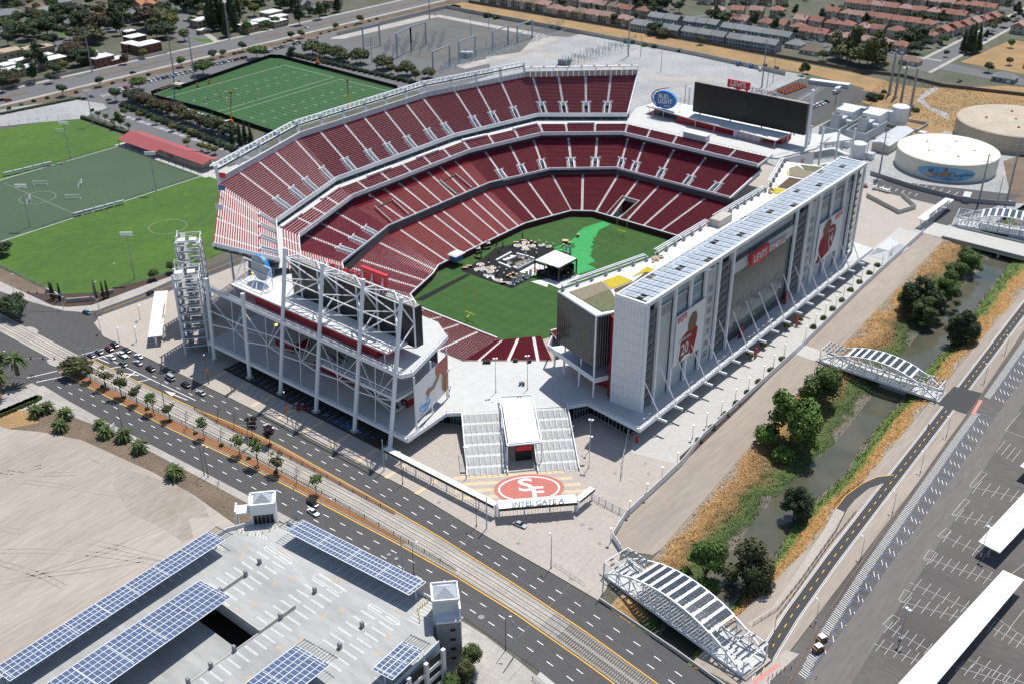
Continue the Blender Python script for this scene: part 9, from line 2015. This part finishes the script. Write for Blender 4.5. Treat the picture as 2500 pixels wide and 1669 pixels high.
# ================================================================== trail, blue bays, car park canopies on the right
TRX=lambda y:ip(y,[(-160,186.5),(-146,181.8),(-128,180.0),(-100,178.6),(-60,177.4),(-20,176.4),(40,174.6),(90,173.0),(160,171)])
s=MB();Y=np.arange(-165,160,4.)
for a,b in zip(Y[:-1],Y[1:]):
 s.poly([(TRX(a)-1.9,a,.05),(TRX(a)+1.9,a,.05),(TRX(b)+1.9,b,.05),(TRX(b)-1.9,b,.05)])
s.build('trail','asphalt_path')['kind']='structure'
s=MB()
for a,b in zip(Y[:-1],Y[1:]):
 for o_ in(-2.2,-1.75,1.75,2.2):s.beam((TRX(a)+o_,a,.055),(TRX(b)+o_,b,.055),.16,.004)
s.build('trail_line','paint_white')['kind']='structure'
s=MB();y=-160
while y<155:s.beam((TRX(y),y,.056),(TRX(y+1.6),y+1.6,.056),.24,.004);y+=4.4
s.build('trail_dash','paint_yellow')['kind']='structure'
rp_=[T(9,440,1150),T(9,600,1050),T(9,720,890),T(9,850,690),T(9,960,520),T(9,1050,360)];rq=[T(9,470,1180),T(9,640,1060),T(9,790,870),T(9,930,670),T(9,1040,500),T(9,1120,380)]
strip(rp_,rq,.06).build('ramp_path','paver_tan')['kind']='structure'
up_=[T(9,1050,360),T(9,1120,270),T(9,1230,190),T(9,1330,145),T(9,1450,130)];uq=[T(9,1110,385),T(9,1180,300),T(9,1280,220),T(9,1370,190),T(9,1440,170)]
strip(up_,uq,.062).build('trail','asphalt_path')['kind']='structure'
s=MB()
for a,b in zip(up_[:-1],up_[1:]):s.beam((a.x,a.y,.07),(b.x,b.y,.07),.2,.004)
s.build('trail_line','paint_yellow')['kind']='structure'
fence('trail_railing','brown guard rail on the creek side of the trail ramp',[T(9,480,1165),T(9,650,1060),T(9,800,870),T(9,1050,520),T(9,1125,370)],1.2,'fence_wood',3,pw=.08)
fence('trail_railing','brown guard rail beside the main trail below the ramp',[T(9,610,1320),T(9,640,1120),T(9,760,960),T(9,1000,620),T(9,1190,385)],1.2,'fence_wood',3,pw=.08)
fence('trail_railing','brown guard rail at the head of the trail ramp',[T(9,1040,345),T(9,1130,255),T(9,1240,175)],1.2,'fence_wood',3,pw=.08)
EX=lambda y:ip(y,[(-150,191.0),(-130,188.4),(-100,186.6),(-54,184.9),(-20,183.6),(17,182.6),(81,180.2),(160,177.5)])
sw=MB();sb_=MB();sg2=MB();y=-146;k=0
while y<150:
 x=EX(y)
 if 3<y<18:y+=3.1;continue
 for q in range(4):sw.beam((x+.3,y+q*.78,.03),(x+2.6,y+q*.78-.55,.03),.22,.004)
 if k%2==0:
  sb_.beam((x+2.8,y,.032),(x+8.8,y-1.2,.032),.14,.004);sb_.beam((x+2.8,y+3.1,.032),(x+8.8,y+1.9,.032),.14,.004);sb_.beam((x+2.8,y,.032),(x+2.8,y+3.1,.032),.14,.004);
  sg2.poly([(x+8.9,y,.033),(x+9.9,y-.2,.033),(x+9.9,y+.8,.033),(x+8.9,y+1.0,.033)])
 else:
  for q in range(4):sw.beam((x+3.4+q*1.4,y+2.2-q*.28,.031),(x+4.6+q*1.4,y+.2-q*.28,.031),.2,.004)
 y+=3.1;k+=1
sw.build('hatch_marking','paint_white')['kind']='stuff';sb_.build('accessible_marking','paint_blue')['kind']='stuff';sg2.build('wheelchair_marking','paint_paleblue')['kind']='stuff'
s=MB()
for a,b in zip(Y[:-1],Y[1:]):s.beam((EX(a)-.6,a,.12),(EX(b)-.6,b,.12),.35,.24)
s.build('kerb','dirt_brown')['kind']='structure'
s=MB()
def ln(t,a,b,w=.13):p,q=T(t,*a),T(t,*b);s.beam((p.x,p.y,.055),(q.x,q.y,.055),w,.004)
rowsR=[((1310,1290),(1750,1460),7),((1370,1160),(1720,1350),6),((1490,1000),(1900,1110),6),((1560,870),(1980,1060),6),((1660,700),(2130,855),8),((1760,540),(2130,700),5),((1850,400),(2140,470),4),((1970,210),(2320,290),5),((1960,1400),(2340,1560),5),((2080,1160),(2349,1300),5),((1850,1440),(2260,1568),6)]
for(a,b,n)in rowsR:
 ln(9,a,b)
 for k in range(n):
  c=vl(a,b,(k+.7)/(n+.4));ln(9,(c[0]-28,c[1]+36),(c[0]+34,c[1]-44))
for a,b in(((2220,840),(2349,740)),((2120,1090),(2349,1250)),((2240,1190),(2349,1050))):ln(9,a,b)
for q in(((1970,205),(2050,105),(2088,122),(1995,218)),((1845,405),(1935,295),(1970,310),(1870,415)),((1748,550),(1808,498),(1842,512),(1790,565)),((1652,705),(1692,645),(1752,672),(1700,735)),((1480,990),(1522,918),(1575,940),(1515,1005)),((1370,1160),(1440,1092),(1490,1118),(1425,1186))):
 for a,b in zip(q,q[1:]+q[:1]):ln(9,a,b)
for k in range(4):ln(6,(2215+k*36,1460+k*22),(2150+k*36,1540+k*22))
ln(6,(2215,1390),(2320,1265));ln(6,(2215,1390),(2346,1440))
s.build('bay_marking','paint_worn')['kind']='stuff'
def lotcanopy(c4,lab):
 z=4.6;P=[T(9,x,y,z)for x,y in c4];t=thing('parking_canopy',lab,'canopy',((P[0].x+P[2].x)/2,(P[0].y+P[2].y)/2,0));MB().prism([(p.x,p.y)for p in P],z-.35,z).build('roof','white_roof',t)
 A=(P[0]+P[1])/2;B=(P[3]+P[2])/2;n=max(3,int((B-A).length/9))
 for k in range(n+1):
  q=A.lerp(B,(k+.15)/(n+.3));MB().beam((q.x,q.y,0),(q.x,q.y,z-.3),.5).build('post','mesh_grey',t)
lotcanopy([(2200,783),(2345,850),(1660,1660),(1390,1660)],'long bright white parking canopy on the creek-side car park')
lotcanopy([(2030,588),(2178,665),(2700,110),(2560,20)],'second bright white parking canopy beyond the first');lotcanopy([(2315,70),(2420,110),(2800,-300),(2700,-340)],'farthest bright white parking canopy on the lot')
for x,y,lab in((1490,1265,'double-headed lot lamp beside the long parking canopy'),(2045,690,'double-headed lot lamp at the end of the second canopy')):p=T(9,x,y);lamp_post((p.x,p.y),10.6,lab,'flood',1.2,m='grey_steel');MB().lathe((p.x,p.y,0),[(.4,0),(.4,.9)],n=10).build('lamp_base','concrete')['kind']='structure'
for x,y in((1222,700),(1440,385),(912,1140),(1632,108)):p=T(9,x,y);lamp_post((p.x,p.y),7,'single-arm lamp on the strip between the trail and the blue bays','arm',2.5,'trail strip lamps',m=PG)
for x,y in((2070,1060),(2215,860),(1810,1430)):p=T(6,x,y);lamp_post((p.x,p.y),7,'single-arm lamp on the strip beyond the middle footbridge','arm',2.5,'trail strip lamps beyond the bridge',m=PG)
for x,y,lab in((925,1340,'brown garden tractor cart parked on the hatched bays'),(950,1275,'brown trailer parked behind the tractor cart')):p=T(9,x,y);t=thing('utility_cart',lab,'utility cart',(p.x,p.y,.03),None,1.2);inst(MB().bb(-1.5,1.5,-.8,.8,.4,1.5).mesh('body','mural_brown'),'body',t);inst(MB().bb(-.9,.9,-.8,.8,1.9,2.05).mesh('canopy',PW),'canopy',t);[inst(WHEEL,'wheel',t,(a,b,.33))for a in(-1,1)for b in(-.8,.8)];inst(CART['post'],'frame',t)
for x,y in((535,1500),(583,1540),(612,1520),(640,1505),(668,1488),(697,1470),(742,1465),(912,1535)):p=T(9,x,y);o=MB().tube((p.x,p.y,0),(p.x,p.y,1.2),.09,n=6).build('bollard','dark_steel');tag(o,'thin dark bollard at the foot of the trail by the bridge','bollard','dark trail bollards')
sheet('tactile_strip',[T(9,470,1555),T(9,500,1568),T(9,670,1440),T(9,640,1428)],.07,'paint_pink');sheet('tactile_strip',[T(6,1980,1275),T(6,2000,1285),T(6,2060,1185),T(6,2035,1180)],.07,'paint_pink')
# ================================================================== electricity yard
def gantry(a,b,h,lab,m='grey_steel'):
 t=thing('steel_gantry',lab,'gantry',((a.x+b.x)/2,(a.y+b.y)/2,0),'steel portal gantries in the electricity yard')
 for p in(a,b):MB().beam((p.x,p.y,0),(p.x,p.y,h),.9).build('leg',m,t)
 MB().beam((a.x,a.y,h),(b.x,b.y,h),.6,.9).build('beam',m,t);MB().beam((a.x,a.y,h*.55),(b.x,b.y,h*.55),.25).build('brace',m,t)
for a,b,h in(((152,345),(265,315),17),((383,400),(480,350),18),((480,350),(582,315),18),((630,500),(745,455),15),((810,440),(920,395),16),((1040,355),(1145,310),15),((1208,300),(1310,260),14)):gantry(T(2,*a),T(2,*b),h,'grey steel portal gantry over the switchgear')
def insul(p,h,lab,grp,arm=True):
 key='ins%d%d'%(int(h*2),arm)
 if key not in HM:
  h*=1.35;s=MB().beam((0,0,0),(0,0,h*.55),.34).tube((0,0,h*.55),(0,0,h),.3,.16,n=6)
  if arm:s.beam((-1.1,0,h*.55),(1.1,0,h*.55),.22).tube((-1,0,h*.55),(-1,0,h*.95),.16,n=5).tube((1,0,h*.55),(1,0,h*.95),.16,n=5)
  HM[key]=s.mesh('switch_post','grey_steel')
 o=bpy.data.objects.new('insulator_post',HM[key]);COL.objects.link(o);o.location=(p.x,p.y,0);o.rotation_euler=(0,0,.6);tag(o,lab,'insulator',grp)
for i in range(7):
 for j in range(6):insul(T(2,290+i*62+j*9,410-i*9-j*18),4.5+((i+j)%3),'grey switchgear insulator post in the dark gravel bays','insulators in the dark gravel bays',(i+j)%2==0)
for k in range(6):insul(T(2,170+k*14,320-k*3),5,'grey insulator post beside the first gantry','insulators beside the first gantry',False)
for i in range(17):
 for j in range(5):insul(T(2,690+i*48+j*16,500-i*16-j*15),4+((i*j)%3),'grey insulator post in the long pale gravel bus rows','insulators in the long bus rows',(i+j)%2==0)
for i in range(11):
 for j in range(4):insul(T(2,1545+i*42+j*18,468-i*13-j*17),4+((i+j)%3)*.8,'grey insulator post in the far pale gravel bays','insulators in the far gravel bays',(i+j)%2==1)
s=MB()
for j in range(5):a,b=T(2,660+j*18,505-j*14,7),T(2,1480+j*18,235-j*10,7);s.beam(a,b,.14)
for j in range(3):a,b=T(2,1560+j*22,470-j*20,6),T(2,2010+j*15,350-j*10,6);s.beam(a,b,.12)
for j in range(4):a,b=T(2,280+j*10,400-j*15,8),T(2,740,330-j*12,8);s.beam(a,b,.1)
o=s.build('busbar','grey_steel');o['kind']='stuff'
for x,y,lab in((865,395,'grey power transformer under the pale gravel gantry'),(1535,445,'dark power transformer between two tall posts')):
 p=T(2,x,y);t=thing('transformer',lab,'transformer',(p.x,p.y,0));MB().box((p.x,p.y,2.2),(9,4.5,4.2),.6).build('tank',PG if x<1000 else 'mesh_grey',t)
 for k in range(5):MB().box((p.x-3.6+k*1.8,p.y-2.9+k*.9*.0,2.2),(1.2,1.6,3.4),.6).build('radiator','mesh_grey',t)
 for k in range(3):MB().tube((p.x-2+k*2,p.y+k*.8,4.3),(p.x-2+k*2,p.y+k*.8,6.4),.25,n=6).build('bushing','grey_steel',t)
for t_,x,y,h,lab in((1,635,500,33,'tall steel power pole by the street wall trees'),(1,1197,520,30,'tall steel power pole by the parked cars'),(1,1342,565,34.5,'tall steel power pole at the practice field corner'),(1,1575,275,36,'tall steel power pole by the conifer apartments'),(2,605,130,38,'tall steel power pole at the electricity yard corner'),(2,890,250,16,'slim lamp pole in the dark gravel yard'),(2,1010,205,16,'thin wooden pole in the dark gravel yard'),(2,1970,390,34,'tall steel power pole beside the far gravel bays'),(2,2055,395,24,'thin steel pole beside the far gravel bays'),(2,2195,490,15,'slim lamp pole on the pale gravel yard'),(2,210,440,20,'dark wooden pole behind the olive trees'),(3,540,600,32,'steel pole behind the red scoreboard sign'),(3,575,605,17,'shorter steel pole behind the scoreboard sign'),(3,615,575,22,'thin pole beside the cable drums'),(3,1345,1215,26,'dark power pole at the walled car park'),(3,1255,1110,15,'dark pole beside the small white tank'),(3,2030,1400,26.5,'grey power pole by the green container'),(3,2225,1385,34,'tall grey power pole by the footbridge'),(3,2160,1395,14,'short brown wooden pole by the tank road'),(3,2030,310,32,'pole at the straight far street'),(3,1045,720,13,'dark pole at the small south car park'),(3,10,700,12,'dark pole behind the beer sign'),(1,0,0,0,'')):
 if not h:continue
 p=T(t_,x,y);t=thing('power_pole',lab,'pole',(p.x,p.y,0));MB().tube((p.x,p.y,0),(p.x,p.y,h),.55 if h>25 else.25,.25 if h>25 else.15,n=8).build('pole','mesh_grey' if h>13 else 'bark',t)
 if h>25:
  for k in range(3):MB().beam((p.x-1.9,p.y-1.3,h-1-k*3),(p.x+1.9,p.y+1.3,h-1-k*3),.16).build('cross_arm','mesh_grey',t)
for i,(x,y,lab)in enumerate(((1415,650,'first stout grey steel pole on the dry mound'),(1455,675,'second stout grey steel pole next to the first'),(1490,742,'third stout grey steel pole with a wide footing'),(1555,792,'stout grey steel pole closest to the white tanks'))):
 p=T(3,x,y);t=thing('steel_pole',lab,'pole',(p.x,p.y,0));MB().tube((p.x,p.y,0),(p.x,p.y,30),.95,.6,n=10).build('shaft','mesh_grey',t);MB().tube((p.x,p.y,0),(p.x,p.y,1.4),1.5,n=10).build('footing','concrete',t)
for x,y,lab,mm in((378,455,'blue cable drum on the gravel yard','paint_blue'),(468,470,'second blue cable drum on the gravel yard','paint_blue'),(530,490,'white cable drum on the gravel yard',PW),(560,470,'dark cable drum behind the steel poles','bark'),(640,490,'dark cable drum beside the thin pole','bark')):
 p=T(3,x,y);t=thing('cable_drum',lab,'cable drum',(p.x,p.y,0));MB().tube((p.x-.9,p.y,1.8),(p.x+.9,p.y,1.8),1.1,n=12).build('barrel',mm,t);[MB().tube((p.x+d,p.y,1.8),(p.x+d+.15,p.y,1.8),1.8,n=14).build('flange',mm,t)for d in(-1.0,.85)]
# ================================================================== tanks and works yard
def tank(c,R_,h,m,mr,lab,name='water_tank'):
 t=thing(name,lab,'tank',(c[0],c[1],0));MB().lathe((c[0],c[1],0),[(R_,0),(R_,h)],n=72).build('wall',m,t,smooth=False);MB().lathe((c[0],c[1],h),[(R_+.05,0),(R_-.8,.5),(R_*.5,.9),(.2,1.1)],n=72).build('roof',mr,t);return t
tk=tank((84.5,251.5),27.0,9.6,'tank_cream','tank_cream','large cream round water tank with a blue painted mural')
for a,r in((0.3,.5),(1.6,.5),(2.9,.5),(4.2,.5),(5.4,.55),(0,0)):MB().lathe((84.5+27*r*math.cos(a),251.5+27*r*math.sin(a),10.2),[(.7,0),(.7,.7),(.1,.8)],n=8).build('vent','tank_old',tk)
def tp(a,z,off):return(84.5+(27+off)*math.cos(a),251.5+(27+off)*math.sin(a),z)
A0,AR=math.radians(-70.5),.58
def mural(m,pts,off,name):
 MB().poly([tp(A0+u*AR,4.4+v*3.7,off)for u,v in pts]).build(name,m,tk)
s=MB();n=40
for k in range(n):
 u0,u1=-1+2*k/n,-1+2*(k+1)/n;v0,v1=math.sqrt(max(0,1-u0*u0)),math.sqrt(max(0,1-u1*u1));s.poly([tp(A0+u0*AR,4.4-v0*3.7,.05),tp(A0+u1*AR,4.4-v1*3.7,.05),tp(A0+u1*AR,4.4+v1*3.7,.05),tp(A0+u0*AR,4.4+v0*3.7,.05)])
s.build('mural_sky','mural_blue',tk)
mural('mural_green',[(-.75,-.6),(-.4,-.86),(0,-.95),(.4,-.88),(.72,-.6),(.5,-.5),(.2,-.62),(-.2,-.6)],.08,'mural_ground');mural('mural_ochre',[(-.12,-.62),(.16,-.66),(.16,-.02),(.05,.12),(-.02,0),(-.12,.0)],.10,'mural_church');mural('mural_ochre',[(-.08,-.4),(.02,-.42),(.02,.5),(-.08,.5)],.12,'mural_tower');mural('rust',[(-.11,.5),(.05,.5),(-.03,.95)],.13,'mural_spire');mural('rust',[(-.36,-.05),(-.08,-.02),(-.08,.12),(-.3,.1)],.12,'mural_roof');mural('mural_ochre',[(-.34,-.5),(-.1,-.55),(-.1,-.02),(-.34,-.05)],.11,'mural_nave');mural('rust',[(.03,.02),(.16,-.1),(.2,-.04),(.06,.16)],.12,'mural_roof')
for u,v,q in((-.62,-.35,.14),(-.5,-.5,.13),(-.55,-.15,.12),(-.42,-.3,.12),(-.38,-.55,.11),(-.68,-.55,.10)):mural('paver_cream' if q>.12 else 'paint_pink',[(u+q*.55*math.cos(k*.785),v+q*1.3*math.sin(k*.785))for k in range(8)],.14+q*.1,'mural_rose')
mural('mural_green',[(-.58,.0),(-.5,.0),(-.42,.55),(-.48,.6),(-.52,.3),(-.62,.42)],.12,'mural_leaf')
for txt,u,v,sz in(('City of',.22,.28,1.1),('Santa',.40,-.08,2.3),('Clara',.72,0,2.3)):
 a=A0+u*AR;put_text(txt,sz,'dark_steel',tk,tp(a,4.4+v*3.7,.22),(-math.sin(a),math.cos(a),0),(0,0,1),.02,0)
t2=tank((97.5,327),33.0,10,'tank_old','tank_old','large weathered tan water tank behind the cream one')
for a,r in((0.3,.5),(2.0,.5),(3.6,.5),(5.1,.5),(0,0)):MB().lathe((97.5+33*r*math.cos(a),327+33*r*math.sin(a),10.7),[(.8,0),(.8,.8),(.1,.9)],n=8).build('vent','rust',t2)
tank((34.5,309.5),5.2,11,PW,PW,'white storage tank inside a low concrete bund','storage_tank');tank((40.5,234),4.2,8.4,PW,PW,'small white storage tank beside the dark pole','storage_tank')
bn=thing('bund_wall','low square concrete bund around the white storage tank','wall',(38,309,0))
for a,b in(((26,300),(50,300)),((50,300),(50,318)),((50,318),(26,318)),((26,318),(26,300))):MB().beam((*a,1.0),(*b,1.0),.4,2.0).build('bund_side','concrete',bn)
def turbine(x,y,lab):
 t=thing('gas_turbine_unit',lab,'plant unit',(x,y,0));MB().bb(x-6,x+6,y-18,y+14,0,.3).build('slab','concrete',t)
 for a,b in(((x-6,y-18),(x+6,y-18)),((x+6,y-18),(x+6,y+14)),((x-6,y-18),(x-6,y+14))):MB().beam((*a,3),(*b,3),.4,6).build('sound_wall',PG,t)
 MB().bb(x-3,x+2,y-10,y-5,.3,12).build('exhaust_stack',PG,t);MB().bb(x-2.6,x+1.6,y-9.6,y-5.4,12,12.1).build('stack_mouth','black',t);MB().bb(x-3.5,x+3,y-5,y+3,2,9).build('duct',PG,t);MB().bb(x-6,x+5,y+3,y+16,4.5,11.5).build('filter_house',PW,t);MB().bb(x-8,x+7,y+16,y+20,5,11).build('filter_hood',PG,t)
 for dx in(-5,4):MB().beam((x+dx,y+14,0),(x+dx,y+14,5),.5).build('leg','grey_steel',t)
 MB().tube((x+4,y-3,7),(x+7.4,y-3,7),1.4,n=10).build('silencer',PW,t);MB().bb(x-3,x+3,y-17,y-12,.3,3).build('generator',PW,t)
turbine(12,275,'grey gas turbine unit with stack nearer the car park');turbine(27.5,278,'grey gas turbine unit with stack nearer the storage tank')
sh=thing('metal_shed','long pale metal shed beside the cream water tank','building',(47,268,0));MB().bb(42,52,250,287,0,5).build('wall','wall_cream',sh);MB().hexa([(41.5,249.5,5),(52.5,249.5,5),(52.5,287.5,5),(41.5,287.5,5),(41.5,249.5,5.3),(47,249.5,6.6),(47,287.5,6.6),(41.5,287.5,5.3)]).build('roof',PG,sh);MB().bb(52.02,52.1,256,261,0,4).build('door',PG,sh)
for x,y,w_,lab in((47,236,4,'small white equipment hut by the storage tank'),(27,248,5,'white switch room beside the turbines'),(56,292,4,'small cream hut above the big cream tank')):t=thing('equipment_hut',lab,'hut',(x,y,0));MB().box((x,y,1.7),(w_,w_,3.4)).build('wall',PW,t);MB().box((x,y,3.5),(w_+.4,w_+.4,.3)).build('roof',PG,t)
rr=random.Random(8)
for k in range(26):p=T(3,965+rr.uniform(0,130),1010+rr.uniform(-40,80));insul(p,4+rr.uniform(0,3),'thin grey insulator post in the small yard behind the tower','insulators in the small yard',k%2==0)
fence('yard_fence','low grey wall between the walled car park and the cream tank',[(58,211),(84,205),(112,203),(134,214)],2.4,'mesh_grey',8,solid=True,th=.25,cat='wall')
fence('yard_fence','grey retaining wall of the golf cart yard beside the tower',[(70,178),(92,166),(96,178),(84,190)],2.4,'concrete',8,solid=True,th=.3,cat='wall')
p=T(3,1945,1380);t=thing('storage_container','grey shipping container beside the small walled car park','container',(p.x,p.y,.03));MB().box((p.x,p.y,1.7),(3.4,8,3.2),.2).build('body','mesh_grey',t);MB().box((p.x,p.y,3.35),(3.6,8.2,.15),.2).build('roof',PG,t)
p=T(3,1480,1190)
t=thing('tensile_tent','low pale mesh tent behind the tower end','tent',(108,118,0));MB().hexa([(101,108,.2),(110,108,.2),(113,128,.2),(101,130,.2),(103,112,3.4),(108,113,3.0),(109,124,3.2),(103,126,3.6)]).build('canopy',PG,t)
sheet('track_road',[T(3,1600,690),T(3,1680,620),T(3,1740,600),T(3,1760,610),T(3,1650,680),T(3,1700,740),T(3,1820,780),T(3,1830,830),T(3,1700,760)],.03,'gravel_light')
sheet('gravel_yard',[T(3,1450,1290),T(3,1460,1100),T(3,1800,900),T(3,2346,1010),T(3,2346,1300),T(3,2200,1200),T(3,2150,1260)],.024,'gravel_light');sheet('dirt_verge',[T(3,2200,1110),T(3,2346,1060),T(3,2346,1400),T(3,2260,1400)],.03,'dirt_brown')
for t_,x,y,r in((8,1657,473,.8),(8,1712,500,.8),(8,1575,845,.8),(8,2110,120,.6),(8,2090,50,.6),(8,1880,120,.7),(8,1215,600,.7),(8,1772,600,.7),(8,670,318,.7),(8,960,1107,1.0),(8,375,705,.7),(8,325,677,.7),(5,1035,1195,.4),(5,1590,1360,.4),(4,955,710,.5),(4,1170,685,.5)):
 p=T(t_,x,y,DK if t_==5 else.13);s=MB();s.lathe((p.x,p.y,p.z),[(r*.9,.0),(r*.9,.02),(.05,.021)],n=12);s.build('manhole','block_grey')['kind']='structure'
s=MB();rt=random.Random(31)
for k in range(16):
 x0,y0=rt.uniform(-150,20),rt.uniform(-300,-225);a=rt.uniform(-.3,.5)+.65
 for q in range(9):
  x1,y1=x0+math.cos(a)*9,y0+math.sin(a)*9
  if y1>-218+max(0,(x1+60)*.17)or x1>42:break
  for o_ in(-.9,.9):s.beam((x0-math.sin(a)*o_,y0+math.cos(a)*o_,.045),(x1-math.sin(a)*o_,y1+math.cos(a)*o_,.045),rt.uniform(.25,.5),.003)
  x0,y0=x1,y1;a+=rt.uniform(-.16,.16)
s.build('tyre_track','dirt_damp')['kind']='stuff'
for k in range(7):
 p=T(8,1455+k*33,748+k*22);t=thing('crowd_barrier','grey steel crowd barrier lying along the plaza kerb','barrier',(p.x,p.y,.12),'crowd barriers by the plaza kerb',-.1);b=MB().beam((-1.1,0,.1),(-1.1,0,1.1),.06).beam((1.1,0,.1),(1.1,0,1.1),.06).beam((-1.1,0,1.1),(1.1,0,1.1),.06)
 for j in range(8):b.beam((-1.1+j*.31,0,.2),(-1.1+j*.31,0,1.1),.03)
 inst(b.mesh('frame',PG),'frame',t)
HZ=bpy.data.materials.new('haze');HZ.use_nodes=True;n_=HZ.node_tree;n_.nodes.clear();ou=n_.nodes.new('ShaderNodeOutputMaterial');vo=n_.nodes.new('ShaderNodeVolumePrincipled');vo.inputs['Color'].default_value=(.80,.88,1,1);vo.inputs['Density'].default_value=HAZE;vo.inputs['Anisotropy'].default_value=.2;n_.links.new(vo.outputs[0],ou.inputs['Volume']);MAT['haze']=HZ
if HAZE:o=MB().bb(-2600,2600,-1600,3600,-8,232).build('haze','haze');o['kind']='stuff'
